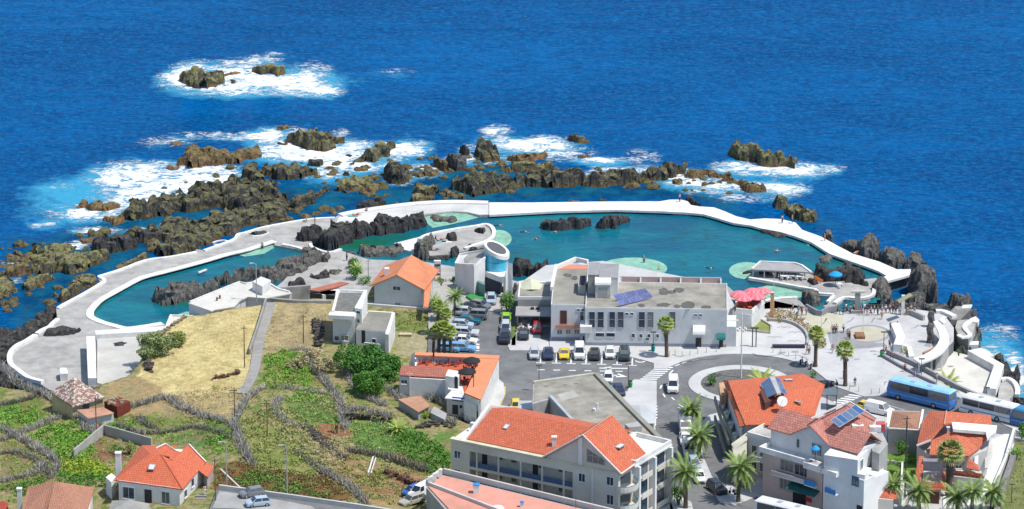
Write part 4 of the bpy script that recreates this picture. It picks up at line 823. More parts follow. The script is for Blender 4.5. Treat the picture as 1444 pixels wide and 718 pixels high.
# ================================================================ BUILDINGS
def box(t,F,x0,x1,y0,y1,z0,z1,mat,name='wall',**k):return MB().box(x0,x1,y0,y1,z0,z1,F).build(name,mat,t,**k)
def parapet(t,F,x0,x1,y0,y1,z,h,w,mat,name='parapet'):
 m=MB();m.box(x0,x1,y1-w,y1,z,z+h,F);m.box(x0,x1,y0,y0+w,z,z+h,F)
 m.box(x0,x0+w,y0+w,y1-w,z,z+h,F);m.box(x1-w,x1,y0+w,y1-w,z,z+h,F);return m.build(name,mat,t)
def V(px,py,z):return tuple(P(px,py,z))
def roofpx(t,polys,mat,th=0.18,name='roof',label=None):
 m=MB()
 for p in polys:m.slab([V(*q)for q in p],th)
 return m.build(name,mat,t,label=label)
def walls(t,pts,z0,mat,name='wall',lower=0.0):
 w=[V(*q)for q in pts];n=len(w)
 a=sum(w[i][0]*w[(i+1)%n][1]-w[(i+1)%n][0]*w[i][1]for i in range(n))
 if a<0:w=w[::-1]
 return MB().hull8([(q[0],q[1],z0)for q in w]+[(q[0],q[1],q[2]-lower)for q in w]).build(name,mat,t)
def gable(F,pts,y0,y1):
 m=MB();return m.hull8([F(x,y0,z)for x,z in pts]+[F(x,y1,z)for x,z in pts])
def edge(t,pts,r,mat,name='roof_edge'):
 return MB().tube([V(*q)for q in pts],r,4).build(name,mat,t)
def solar(t,c,nx,ny,name='solar_panel'):
 c=[Vector(q)for q in c];GP=glass('solar_glass',(0.03,0.075,0.16),0.12);FM=M('panel_frame',(0.6,0.62,0.66),0.4,0.6)
 nn=(c[1]-c[0]).cross(c[3]-c[0]).normalized();nn=nn if nn.z>0 else-nn
 def at(u,v):return(c[0]*(1-u)+c[1]*u)*(1-v)+(c[3]*(1-u)+c[2]*u)*v
 for i in range(nx):
  for j in range(ny):
   e=.03
   q=[at((i+a)/nx,(j+b)/ny)for a,b in((e,e),(1-e,e),(1-e,1-e),(e,1-e))]
   o=MB().hull8([k-nn*.07 for k in q]+q).build(name,FM,t)
   g=[at((i+a)/nx,(j+b)/ny)+nn*.012 for a,b in((.09,.07),(.91,.07),(.91,.93),(.09,.93))]
   MB().hull8([k-nn*.02 for k in g]+g).build('panel_glass',GP,o)
def chim(t,px,py,z,w=.5,h=1.4,mat=None,cap=None,name='chimney',d=None):
 q=P(px,py,z);d=d or w;o=MB().box(q.x-w/2,q.x+w/2,q.y-d/2,q.y+d/2,z-.4,z+h).build(name,mat or WHITE2,t)
 MB().box(q.x-w/2-.08,q.x+w/2+.08,q.y-d/2-.08,q.y+d/2+.08,z+h,z+h+.12).build('chimney_cap',cap or WHITE2,o);return o
def roofwin(t,px,py,z,w,l,slope,ang,name='skylight'):
 q=P(px,py,z);R3=Matrix.Rotation(ang,4,'Z')@Matrix.Rotation(slope,4,'X')
 def fr(x,y,zz):v=R3@Vector((x,y,zz));return(q.x+v.x,q.y+v.y,q.z+v.z)
 m=MB();f=.1
 m.box(-w/2,w/2,l/2-f,l/2,0,.14,fr);m.box(-w/2,w/2,-l/2,-l/2+f,0,.14,fr);m.box(-w/2,-w/2+f,-l/2+f,l/2-f,0,.14,fr);m.box(w/2-f,w/2,-l/2+f,l/2-f,0,.14,fr)
 o=m.build(name,M('skylight_frame',(0.35,0.33,0.3),.6),t);MB().box(-w/2+f,w/2-f,-l/2+f,l/2-f,.02,.1,fr).build('pane',glass('skylight_glass',(0.35,0.36,0.37),.1),o)
WBLUE=M('pale_blue_wall',(0.62,0.64,0.64),0.85,var=0.12,scale=0.25)
WWHITE=M('white_wall',(0.74,0.73,0.70),0.85,var=0.13,scale=0.3)
WCREAM=M('cream_wall',(0.62,0.585,0.50),0.88,var=0.14,scale=0.3)
WGREY=M('grey_render',(0.40,0.395,0.375),0.9,var=0.24,scale=0.4)
WPINK=M('pink_wall',(0.62,0.48,0.42),0.88,var=0.12,scale=0.3)
ROOFC=M('roof_concrete',(0.36,0.34,0.285),0.95,var=0.42,scale=0.3,bmp=.3)
ROOFC2=M('roof_screed',(0.31,0.30,0.255),0.95,var=0.35,scale=0.22,bmp=.3)
DARKW=M('dark_opening',(0.025,0.025,0.035),.6)
TRED=tiles('red_tiles',(0.62,0.16,0.075),(0.50,0.115,0.05),angle=-.5)
TORG=tiles('orange_tiles',(0.62,0.20,0.09),(0.52,0.155,0.07),patch=.12)
TPINK=tiles('weathered_pink_tiles',(0.60,0.27,0.205),(0.46,0.165,0.12),angle=-.66,patch=.5)
TBRN=tiles('brown_tiles',(0.42,0.21,0.12),(0.35,0.17,0.10),patch=.35)
TTERRA=M('terracotta_floor',(0.62,0.245,0.155),.85,var=.12,scale=.4)
DOORB=M('brown_door',(0.10,0.05,0.035),.6)
# ---------------- long white hotel by the pool
F=Fa((825,487),(1038,490),5,5)
t=thing('hotel','long white seafront hotel with flat stained roof and tall dark windows','hotel',F(13,0,5))
xr=F.hit(1025,460)[0];zt=F.hit(925,436.5)[1];yb=F.xy(925,400,zt)[1]
xl=F.hit(777,470,-2.4)[0];zl=F.hit(800,431,-2.4)[1];ybl=F.xy(800,374,zl)[1]
box(t,F,0,xr,yb,0,5,zt-.1,WBLUE);box(t,F,xl,-.003,ybl,-2.4,5,zl-.1,WBLUE)
o=box(t,F,.12,xr-.12,yb+.12,-.12,zt-.1,zt+.03,ROOFC,'roof');
parapet(t,F,0,xr,yb,0,zt-.1,.32,.11,WWHITE)
box(t,F,xl+.12,-.12,ybl+.12,-2.52,zl-.1,zl+.03,ROOFC2,'roof');parapet(t,F,xl,0,ybl,-2.4,zl-.1,.3,.11,WWHITE)
box(t,F,.05,xr-.05,.002,.05,5,5.55,M('base_band_blue',(0.30,0.32,0.38)),'base_strip');box(t,F,xl+.05,-1,-2.398,-2.35,5,5.55,M('base_band_blue'),'base_strip')  # bluish-grey band along the foot of the facade
x2=F.hit(1038,480)[0];box(t,F,xr+.003,x2,-6,-.3,5,8.6,WBLUE);box(t,F,xr,x2+.4,-3.5,-3.2,8.6,8.7,WWHITE,'shelf')
for a,b in[(831,838.6),(843,851),(859.5,867),(871.5,879),(901,909),(913.6,921),(944.5,952)]:
 winpx(F,t,a,440,b,461.5,bars=0,hbars=1,sill=False,frame=M('grey_frame',(0.4,0.41,0.43)),fw=.08)
for a,b,c,d in[(840,852,469.5,475),(855,867,469.5,475),(882,886,441,444),(889,893,441,444),(979,983,443,445.6),(985.6,990,443,445.6),(902,905.6,471,476),(913.6,917,471,476),(925.5,929,471,476),(936,939.4,471,476),(910.5,915,476.6,480),(891,895,470.4,476)]:
 winpx(F,t,a,c,b,d,bars=0,sill=False,fw=.05)
for a,b in[(786,792.5),(798,804.6),(810,816.5)]:winpx(F,t,a,465,b,470.5,bars=1,y=-2.4)
for a,b in[(813.4,817.6),(820,824.5)]:winpx(F,t,a,435.8,b,438.4,bars=0,y=-2.4,sill=False)
x0,x1,z0,z1=F.rect(790,438,799.4,456.5,-2.4);box(t,F,x0,x1,-2.44,-2.34,z0,z1,DOORB,'door')
winpx(F,t,818,440,823,454,bars=0,y=-2.4)
x0,x1,z0,z1=F.rect(783.7,457.5,816,463,-1.4);m=MB();m.box(x0,x1,-2.39,-1.4,z0,z0+.15,F);m.box(x0,x1,-1.5,-1.4,z0+.15,z0+.55,F);m.build('balcony',M('orange_trim',(0.55,0.22,0.12)),t)
def canopy(a,b,c,d,out,mat):
 x0,x1,z0,z1=F.rect(a,c,b,d,out);q=[]
 m=MB();n=8
 pr=[(0,z1)]+[(out*math.sin(R(90*k/n)),z0+(z1-z0)*math.cos(R(90*k/n)))for k in range(n+1)]+[(0,z0)]
 m.hull8([F(x0,y+.01,z)for y,z in pr[1:]]+[F(x1,y+.01,z)for y,z in pr[1:]]);return m.build('canopy',mat,t)
canopy(977,994.5,463,472.5,1.5,WHITE);canopy(1010.7,1023,473,479.8,1.1,M('teal_awning',(0.02,0.16,0.15)))
x0,x1,z0,z1=F.rect(818,460.5,834.5,472,.8);box(t,F,x0,x1,-2.39,.9,z0+.3,z1,WHITE,'canopy')
for a,b,c in[(981,989,476.5),(1014,1019.5,480)]:
 x0,x1,z0,z1=F.rect(a,c,b,489.5);box(t,F,x0,x1,.003,.07,5,z1,M('dark_door',(0.05,0.045,0.05)),'door')
x0,x1,z0,z1=F.rect(822,474,829,486,-2.4);box(t,F,x0,-.2,-2.395,-2.3,5,z1,M('dark_door'),'door')
def rooms(px0,px1,pyb,z0,z1,dep,mat,nm='stair_block',top=None):
 xa,ya=F.xy(px0,pyb,z0);xb,_=F.xy(px1,pyb,z0);o=box(t,F,xa,xb,ya-dep,ya,z0,z1,mat,nm)
 MB().box(xa-.06,xb+.06,ya-dep-.06,ya+.06,z1,z1+.12,F).build('roof',top or mat,o);return xa,xb,ya,o
rooms(829,844,418.5,zl,zl+3.9,6.2,WGREY,'chimney_tower',M('tower_grey',(0.3,0.3,0.3)))
xa,xb,ya,o=rooms(845,871,418,zt,zt+3.3,7,WWHITE,'stair_block',M('tower_grey'))
xa,xb,ya,o=rooms(839.5,860.5,421,zt,zt+2.4,2.2,M('hood_wall',(0.5,0.52,0.52)),'penthouse',WWHITE)
m=MB();n=8;pr=[(2.4*math.cos(R(180*k/n))*.5-1.1,.9*math.sin(R(180*k/n)))for k in range(n+1)]
m.hull8([F(xa-.1,ya+a+.1,zt+2.52+b)for a,b in pr]+[F(xb+.1,ya+a+.1,zt+2.52+b)for a,b in pr]).build('hood',WHITE,o)
MB().box(xa+.5,xb-.5,ya,ya+.05,zt+.3,zt+2,F).build('door',WGREY,o)
xa,ya=F.xy(815,415,zl);xb,yc=F.xy(827,397.5,zl);box(t,F,xa,xb,ya-5,ya,zl+.03,zl+1.6,WGREY,'roof_opening');box(t,F,xa+.2,xb-.2,ya-4.8,ya-.2,zl+1.6,zl+1.66,DARKW,'roof_opening_dark')  # dark sheet stands in for the shade inside the roof opening
xa,yy=F.xy(925,389,zt-1.5);m=MB();m.box(5.5,xr-1,yb-5,yb-.003,5,zt-1.6,F);m.build('terrace_block',WWHITE,t);box(t,F,5.7,xr-1.2,yb-4.8,yb-.2,zt-1.6,zt-1.55,TTERRA,'terrace_floor')
m=MB();m.box(5.5,xr-1,yb-5,yb-4.75,zt-1.55,zt-.5,F)
for k in range(6):m.box(5.5+k*(xr-6.7)/5,5.8+k*(xr-6.7)/5,yb-4.74,yb-.1,zt-1.55,zt-.6,F)
m.build('terrace_parapet',M('terrace_rail',(0.45,0.45,0.43)),t)
pp=[V(784,391,zl),V(782,376,zl),V(814,366,zl),V(838,372,zl)]
strip(MB(),[V(778,410,zl+.05),V(784,380,zl+.05),V(812,368,zl+.05),V(829,372,zl+.05)],.5,.7).build('parapet',WWHITE,t)
MB().face([V(788,377,zl+.06),V(812,371,zl+.06),V(829,375,zl+.06),V(829,379,zl+.06),V(790,380,zl+.06)]).build('terrace_floor',TTERRA,t)
def vv(px,py,z):return P(px,py,z)
SG=M('pale_solar',(0.25,0.30,0.62),.25,var=.35,scale=.9,coat=.5)
for i in range(3):
 for j in range(2):
  u0,v0=i/3,j/2;TL,TR,BR,BL=(864,415.5),(910,406),(922,419),(875,431)
  def at(u,v):return tuple((TL[k]*(1-u)+TR[k]*u)*(1-v)+(BL[k]*(1-u)+BR[k]*u)*v for k in(0,1))
  q=[at(u0+.01,v0+.03),at(u0+.32,v0+.03),at(u0+.32,v0+.47),at(u0+.01,v0+.47)];zz=(zt+1.3,zt+1.3,zt+.35,zt+.35)
  o=MB().slab([V(a,b,z)for(a,b),z in zip(q,zz)],.08).build('solar_panel',SG,t)
for cx,cy,rx,ry in[(936,411,9,6),(948,412,6,3),(958,409,9,4),(970,431,10,7),(935,430,11,3),(955,432,5,3),(995,433,8,3),(905,431,6,2.5),(800,388,7,3),(810,392,5,3)]:
 MB().face([V(cx+rx*f*math.cos(a),cy+ry*f*math.sin(a),(zt if cx>830 else zl)+.045)for a,f in[(R(30*k),.75+.35*random.random())for k in range(12)]]).build('bitumen_patch',M('bitumen',(0.13,0.125,0.115),.9,var=.3),t)
# ---------------- cafe annex
F=Fa((728,459),(777,459.5),5,5)
t=thing('cafe','low grey cafe with dark shop front between the dark passage and the strip of grass','cafe',F(3,0,5))
xa,xb,za,zb=F.rect(731,444,761,459);z2=F.hit(745,444)[1]
box(t,F,xa-.3,xb,-7,0,5,z2,WGREY);box(t,F,xa-.5,xb+2.2,-3.6,.9,z2,z2+.18,M('grey_roofing'),'roof')
box(t,F,xa,xb-.2,.003,.06,5.1,z2-.15,glass('shop_glass',(0.02,0.03,0.04)),'shop_window')
q0=F.xy(735,422,8.2);box(t,F,xa-.2,xb+2,-12,-4.2,5,8.2,WGREY);parapet(t,F,xa-.2,xb+2,-12,-4.2,8.2,.5,.25,WWHITE);box(t,F,xa+.1,xb+1.7,-11.7,-4.5,8.2,8.25,ROOFC,'roof')
for k in(0,1):box(t,F,2.4+k*.9,3+k*.9,-2.5,-2,z2+.18,z2+.5,DARKW,'vent')
m=MB();m.box(xb+.1,xb+3.0,-14,-.2,5.0,5.02,F)
t=thing('tent_roof','pale green tented shade roof behind the cafe','shade roof',P(748,410,5))
roofpx(t,[[(729,397,8.3),(748,393,9.3),(750,408,8.6),(731,409,8)],[(748,393,9.3),(767,397,8.3),(770,408,8),(750,408,8.6)]],M('pale_canvas',(0.55,0.57,0.42),.8),.06,'canvas')
for a,b in[(731,409),(769,408),(730,398),(766,398)]:q=P(a,b,8);MB().tube([(q.x,q.y,5),(q.x,q.y,7.95)],.05).build('pole',WHITE,t)
# ---------------- aquarium with the cyan glass cylinder
t=thing('aquarium','white building with a slanted cyan glass cylinder by the pool','building',P(685,415,5))
za=11.2;zr=5.0
AQ=[(641.5,374,8.6),(668.6,375.5,10.6),(684,366,10.9),(686,353,10.9),(647.7,359.5,9.1)];walls(t,AQ,zr,WWHITE)
strip(MB(),[V(*q)for q in[(642.5,373.6,8.6),(648.3,360.3,9.1),(685,353.8,10.9),(683.5,365.5,10.9),(668.6,375,10.6),(642.5,373.6,8.6)]],.35,.35).build('parapet',WHITE,t)
MB().slab([V(643.5,373.2,8.65),V(667.6,374.6,10.65),V(682.5,365.4,10.95),V(684.5,354.1,10.95),V(649,360.6,9.15)],.04).build('roof',M('roof_grime',(0.45,0.43,0.4),.9,var=.35,scale=.5),t)
walls(t,[(668.8,377,8.6),(712,393,8.6),(716,384,8.6),(700,368,8.6),(683,370,8.6)],7.6,WHITE,'entrance_slab')
q=P(700.3,383,8.0);CG=glass('cyan_glass',(0.03,0.30,0.42),.18);m=MB();n=28;rr_=2.05
lo=[(q.x+rr_*math.cos(6.2832*k/n),q.y+rr_*math.sin(6.2832*k/n),6.9)for k in range(n)]
def zc(x,y):return 12.2-.42*(x-q.x)+.18*(y-q.y)
hi=[(a,b,zc(a,b)-.5)for a,b,c in lo];m.hull8(lo+hi);cyl=m.build('glass_cylinder',CG,t)
m=MB();ro=[(q.x+2.25*math.cos(6.2832*k/n),q.y+2.25*math.sin(6.2832*k/n))for k in range(n)]
m.hull8([(a,b,zc(a,b)-.55)for a,b in ro]+[(a,b,zc(a,b)+.15)for a,b in ro]).build('cylinder_rim',WHITE,cyl)
ri=[(q.x+1.7*math.cos(6.2832*k/n),q.y+1.7*math.sin(6.2832*k/n))for k in range(n)]
m=MB();m.hull8([(a,b,zc(a,b)+.1)for a,b in ri]+[(a,b,zc(a,b)+.17)for a,b in ri]).build('cylinder_top',M('dark_top',(0.10,0.10,0.11),.6),cyl)
m=MB()
for zz in(8.6,10.2):m.lathe((q.x,q.y,0),[(2.07,zz),(2.07,zz+.05)],28)
m.build('glass_joint',M('joint_teal',(0.02,0.16,0.22)),cyl)
walls(t,[(710,396,7.8),(721.5,392,8.6),(722.8,372,11.2),(716,370,11.4),(713,384,9.8)],zr,WWHITE,'fin_wall')
walls(t,[(672,390,7.4),(706,397,7.4),(708,386,7.4),(684,378,7.4)],zr,M('lobby_dark',(0.06,0.07,0.09)),'lobby')
walls(t,[(671,396,7.6),(683,402,7.6),(684,399,7.6),(672,394,7.6)],zr,M('teal_glass',(0.12,0.25,0.26),.2),'glass_door')
MB().prism([tuple(P(a,b,5.1))for a,b in[(657,419),(672,415),(684,419),(680,424),(664,424)]],5.0,5.4).build('green_podium',M('podium_green',(0.05,0.28,0.06)),t)
# ---------------- gabled house with the plain orange roof
F=Fa((528,427.6),(593.7,432.8),5,5)
t=thing('gabled_house','pale blue gabled house with a plain orange roof','house',F(4,0,5))
L=F.L;ze=F.hit(525,401)[1];zk=F.hit(561,388.5)[1]
gable(F,[(0,5),(L,5),(L,ze),(L/2,zk),(0,ze)],-9.6,0).build('wall',WBLUE,t)
m=MB();ov=.75
for s in(0,1):
 xe=-ov if s==0 else L+ov;sl=(zk-ze)/(L/2);zo=ze-ov*sl
 m.slab([F(xe,.35,zo+.2),F(L/2,.35,zk+.2),F(L/2,-10.2,zk+.2),F(xe,-10.2,zo+.2)],.18)
rf=m.build('roof',M('plain_orange_roof',(0.60,0.225,0.11),.85,var=.12,scale=1.2,bmp=.3),t)
MB().tube([F(L/2,.4,zk+.24),F(L/2,-10.2,zk+.24)],.09,6).build('ridge',M('ridge_orange',(0.62,0.30,0.2)),rf)
winpx(F,t,554.4,404,564.5,409,bars=1,sill=False);winpx(F,t,557.5,427.3,565,430,bars=1,sill=False)
c=F(1.5,-3,0);MB().box(c[0]-.4,c[0]+.4,c[1]-.5,c[1]+.5,ze,zk+.1).build('chimney',WHITE2,t)
box(t,F,-1.5,L+3,.7,.95,3.6,5.15,WWHITE,'terrace_wall');box(t,F,-1.5,L+3,-.5,.7,4.6,5.0,CONC,'terrace')
roofpx(t,[[(599,397,8.2),(609,397,8.0),(604,434,7.4),(597.5,432,7.6)]],M('plain_orange_roof'),.15,'porch_roof')
m=MB();
for k in range(6):c=F(L+.6,-.3-k*1.1,0);m.box(c[0]-.05,c[0]+.05,c[1]-.05,c[1]+.05,5,7.5)
m.build('porch_post',WHITE,t,label='row of white porch posts')
# ---------------- two flat roofed white houses
t=thing('flat_roofed_house','tall narrow white house with a framed grey roof and a rounded stair wall','house',P(490,480,5))
za=10.6
walls(t,[(469,441,za),(500,442,za),(513,412,za),(477,411,za)],4.8,WBLUE)
strip(MB(),[V(*q,za)for q in[(469.5,441),(477,411.5),(513,412.3)]],.45,.35).build('parapet',WHITE,t)
MB().prism([V(a,b,za)for a,b in[(471.5,438.5),(500.5,440),(512,413.5),(479,412.8)]],za,za+.06).build('roof',M('roof_lichen',(0.2,0.2,0.18),.95,var=.35,scale=1.5),t)
F=Fa((464,443.5),(501,445.5),za,5);box(t,F,0,F.L,-1.0,.7,za-.5,za+.15,WHITE,'cornice')
walls(t,[(500,434,11.3),(510,436,11.3),(518,409,11.3),(514,408.5,11.3)],4.8,WHITE,'stair_wall')
winpx(Fa((468.5,441),(499,443),za,5),t,481,473,491,480,bars=1);winpx(Fa((468.5,441),(499,443),za,5),t,472,474,478,480,bars=0)
winpx(Fa((500,434),(510,436),11.3,5),t,503,438.5,508,442,bars=0,sill=False);winpx(Fa((500,434),(510,436),11.3,5),t,504,450,507.5,455,bars=0,sill=False)
t=thing('flat_roofed_house','low whitewashed house with a stained flat roof, beside the tall narrow one','house',P(530,490,5))
walls(t,[(502,464,8.4),(544,469,8.4),(554,440,8.8),(520,438,8.8)],4.8,WWHITE)
roofpx(t,[[(503,463,8.5),(543,468,8.5),(553,441,8.9),(520,439,8.9)]],ROOFC2,.12)
F=Fa((502,464),(544,469),8.4,5);
x0,x1,z0,z1=F.rect(510,466,515,484);box(t,F,x0,x1,0,.06,z0,z1,M('dark_door'),'door');winpx(F,t,525,478,530,483,bars=0)
x0,x1,z0,z1=F.rect(517,474,540,485);box(t,F,x0,x1,1.0,1.2,z0-.8,z0+.5,WHITE,'yard_wall')
walls(t,[(543,471,8.6),(548,472,8.6),(557,441,9.2),(553,440,9.2)],4.8,WHITE,'side_wall')
# ---------------- terrace restaurant with the orange coping
t=thing('terrace_restaurant','white restaurant whose open roof terrace has broad orange copings','restaurant',P(640,560,5))
zt=9.6;zf=8.3
MB().prism([V(a,b,zf)for a,b in[(578,533),(630,536),(632,549),(650,552),(655,566),(672,572),(699,510),(585,504)]],5,zf).build('wall',WWHITE,t)
MB().prism([V(a,b,zf)for a,b in[(582,530),(632,534),(650,536),(656,560),(668,556),(683,515),(590,508)]],zf,zf+.04).build('terrace_floor',M('terrace_red',(0.5,0.12,0.06),.8),t)
def bandpx(name,pts,z0,z1,mat):return MB().prism([V(a,b,z1)for a,b in pts],z0,z1).build(name,mat,t)
OC=M('orange_coping',(0.68,0.26,0.13),.85,var=.08,scale=.6)
bandpx('coping',[(583,500.5),(586,496.5),(705,501),(701,506)],zt-.25,zt,OC);bandpx('coping',[(701.3,506.3),(705,501.2),(678,563.5),(655,554),(660,545),(674,511),(676,505.4)],zt-.25,zt,OC)
F=Fa((585,500.5),(700,505.5),zt,5);box(t,F,.2,F.L-3.5,-.4,-.02,zf,zt-.26,M('terrace_grey',(0.45,0.45,0.47)),'terrace_back_wall')
F=Fa((676,564),(704,503),zt,5);box(t,F,.3,F.L-.2,-.25,-.02,5,zt-.26,WHITE,'side_wall')
F=Fa((655,553.5),(678,563),zt,5);box(t,F,.1,F.L-.1,-.3,-.05,zf-1,zt-.26,WHITE,'end_wall')
F=Fa((563,530),(629,534),8.4,5);x1=F.hit(629,540)[0]
box(t,F,0,x1,-3.6,0,5,8.3,WWHITE);roofpx(t,[[(563,529,8.6),(628,532.5,8.6),(628,518,9.6),(566,515,9.6)]],tiles('pale_red_tiles',(0.48,0.17,0.11),(0.40,0.13,0.09)),.15)
x0,xa,z0,z1=F.rect(585,535,590,552);box(t,F,x0,xa,0,.06,z0,z1,M('dark_door'),'door');winpx(F,t,605,540,612,543,bars=0)
winpx(F,t,566,536,574,541,bars=1)
walls(t,[(581,499,11.5),(585,497,12.0),(585,512,9.6),(576,517,9.4)],8,WHITE,'pointed_wall')
walls(t,[(628,530,10.2),(646,533,10.2),(650,524,10.2),(632,521,10.2)],5,WHITE,'stair_tower');F=Fa((628,530),(646,533),10.2,5);x0,xa,z0,z1=F.rect(641,531,645.5,553);box(t,F,x0,xa,.003,.05,z0,z1,M('dark_door'),'tower_opening')
F=Fa((630,557),(667,561),8.6,5);box(t,F,0,F.L,-3,0,5,8.1,WCREAM);x0,xa,z0,z1=F.rect(638,560,654,565.5);box(t,F,x0,xa,.01,.16,z0,z1,M('sign_blue',(0.02,0.14,0.4)),'sign')
x0,xa,z0,z1=F.rect(638,571,646,584);box(t,F,x0,xa,.003,.06,z0,z1,M('dark_door'),'door');winpx(F,t,648,571,652.5,576,bars=0)
box(t,F,-.2,F.L+.1,-3.2,.5,8.1,8.22,WHITE,'canopy_slab')
# ---------------- grey flat roofed block behind the apartments
t=thing('flat_roofed_block','grey angular block with a bare flat concrete roof behind the apartment house','building',P(840,590,5))
zt=11.5
PB=[(752,540),(840,527.8),(934,624),(900,660),(820,640),(811,603),(775,563),(765,566),(751,570)]
MB().prism([V(a,b,zt)for a,b in PB],5,zt).build('wall',WGREY,t)
ins_=[(754,541.4),(839,529.6),(928,623),(898,655),(822,637),(813,602),(776,561),(765,563.5),(753,567)]
MB().prism([V(a,b,zt)for a,b in ins_],zt,zt+.05).build('roof',ROOFC,t)
strip(MB(),[V(*q,zt)for q in[(752,541),(839.6,529)]],.5,.4).build('parapet',M('parapet_cream',(0.48,0.46,0.38)),t)
strip(MB(),[V(*q,zt)for q in[(840.5,529.3),(884,574),(931,621)]],.8,.45).build('parapet',M('parapet_dark',(0.28,0.27,0.22)),t)
strip(MB(),[V(*q,zt)for q in[(812,601),(776,561.5)]],.5,.5).build('parapet',M('parapet_blue',(0.42,0.45,0.48)),t)
o=MB().prism([V(a,b,zt+1.0)for a,b in[(881,598),(887,603),(905,601),(899,594)]],zt,zt+1.0).build('vent_box',WGREY,t)
q=P(842,577,zt);MB().tube([(q.x,q.y,zt),(q.x,q.y,zt+1.0)],.18).build('vent_pipe',WHITE2,t);q=P(838,580,zt);MB().tube([(q.x,q.y,zt),(q.x,q.y,zt+.5)],.3).build('vent_pipe',WHITE2,t)
MB().face([V(a,b,zt+.055)for a,b in[(786,556),(808,551),(818,559),(792,565)]]).build('roof_patch',M('patch_pale',(0.42,0.41,0.36)),t)
for a,b in[(770,544.5),(797,542.7),(812,541)]:MB().face([V(a-3,b,zt+.055),V(a+3,b-.6,zt+.055),V(a+3,b+.4,zt+.055),V(a-3,b+1,zt+.055)]).build('roof_stain',M('bitumen'),t)
# ---------------- glazed lean-to and enclosure beside that block
t=thing('glazed_enclosure','translucent grey corrugated enclosure beside the grey block','shed',P(738,575,5));walls(t,[(731,565,7.6),(750,565,7.6),(751,577,7.6),(730,577,7.6)],5,M('milky_sheet',(0.5,0.52,0.52),.35))
F=Fa((730,577),(751,577),7.6,5);m=MB();[m.box(k*F.L/5-.04,k*F.L/5+.04,0,.06,5,7.6,F)for k in range(6)];m.build('post',WHITE,t)
t=thing('street_kiosk','pale cream kiosk with grey glass roof at the corner of the crossing','kiosk',P(906,590,5));walls(t,[(887,572,7.4),(918,573,7.4),(922,596,7.4),(890,595,7.4)],5,M('kiosk_wall',(0.35,0.37,0.37)))
roofpx(t,[[(886,571,7.5),(902,571.3,7.9),(905,597,7.9),(889,597,7.5)],[(902,571.3,7.9),(920,572,7.5),(923,597,7.5),(905,597,7.9)]],M('milky_sheet'),.08)
# ---------------- cream apartment house with the red roof
F=Fa((635.7,620),(872,668),14.5,5);L=F.L;ZT1=14.5
t=thing('apartment_house','cream three storey apartment house with galleries and a red tiled roof','apartments',F(L/2,0,5))
box(t,F,0,L-.0,-16.6,-1.6,5,ZT1-.02,WCREAM)
hx=lambda px,py,y=0:F.hit(px,py,y)
xa=hx(662,650)[0];xb=hx(807.5,675)[0];za0=hx(662,658)[1];za1=hx(662,636.3)[1];zb1=hx(662,661.6)[1]
m=MB();m.box(0,xa,-1.597,0,5,ZT1-.02,F);m.box(xb,L,-1.597,0,5,ZT1-.02,F);m.box(xa,xb,-1.597,0,za1,ZT1-.02,F);m.box(xa,xb,-1.597,0,zb1,za0,F);m.box(xa,xb,-1.597,0,zb1-3.3,zb1-2.85,F);m.box(xa,xb,-1.597,0,5,zb1-6,F)
m.build('front_wall',WCREAM,t)
for px in(672,702.5,733.8,764,794.5):
 x=hx(px,655)[0];m=MB();m.box(x-.13,x+.13,-.32,-.03,za0,za1,F);m.box(x-.13,x+.13,-.32,-.03,zb1-2.85,zb1,F);m.build('gallery_post',WCREAM,t)
BR=M('blue_rail',(0.07,0.13,0.24),.6,var=.2)
for z in(za0,zb1-2.85):box(t,F,xa,xb,-.25,-.18,z,z+.8,BR,'gallery_rail')
for z in(za0,zb1-2.85):
 for px in(673.5,745,803):x=hx(px,655)[0];box(t,F,x-.05,x+.85,-1.596,-1.52,z,z+2.1,M('dark_door'),'door')
 for px in(698,718,757,785):x=hx(px,655)[0];window(F,t,x-.45,x+.45,z+1.5,z+2.15,y=-1.59,bars=0,sill=False,frame=WCREAM)
for a,b,c,d in[(641,649.5,636,646),(641,649.5,662,672),(816.5,825,668,679),(856,865,673,684),(856,865,698,711)]:winpx(F,t,a,c,b,d,bars=1)
box(t,F,-.12,L+.1,-.9,.15,ZT1-.02,ZT1+.22,M('cornice_cream',(0.62,0.58,0.42)),'cornice')
x=hx(835.5,690)[0];box(t,F,x-.12,x+.12,0,.15,5,ZT1-.03,WWHITE,'drain_pipe')
ang=math.atan2(F.d.y,F.d.x);TR1=tiles('apartment_tiles',(0.64,0.165,0.075),(0.52,0.115,0.05),angle=ang,patch=.22)
xe=F.xy(657.6,622.7,ZT1)[0];rz=2.6;m=MB()
m.slab([F(xe,-.7,ZT1+.35),F(19.5,-.7,ZT1+.35),F(25,-8.5,ZT1+rz+.35),F(xe+.2,-8.5,ZT1+rz+.35)],.2);m.slab([F(xe+.2,-8.5,ZT1+rz+.35),F(L-6,-8.5,ZT1+rz+.35),F(L-6,-16.2,ZT1+.35),F(xe,-16.2,ZT1+.35)],.2)
gx=hx(823,640)[0];gz=hx(823,613)[1];gl=hx(768,650)[0];gr=hx(875,657)[0];ge=ZT1+.3
m.slab([F(gl-.2,.3,ge),F(gx,.3,gz),F(gx,-9.4,gz),F(gl-.2,-9.4,ge)],.2);m.slab([F(gx,.3,gz),F(gr+.3,.3,ge-.2),F(gr+.3,-8.6,ge-.2),F(gx,-9.4,gz)],.2)
rf=m.build('roof',TR1,t)
MB().tube([F(gx,.35,gz+.05),F(gx,-9.4,gz+.05)],.1).build('ridge',M('ridge_pale',(0.6,0.3,0.2)),rf)
gable(F,[(gl,ZT1+.2),(gr,ZT1+.2),(gx,gz-.25)],-.6,-.05).build('gable_wall',WCREAM,t)
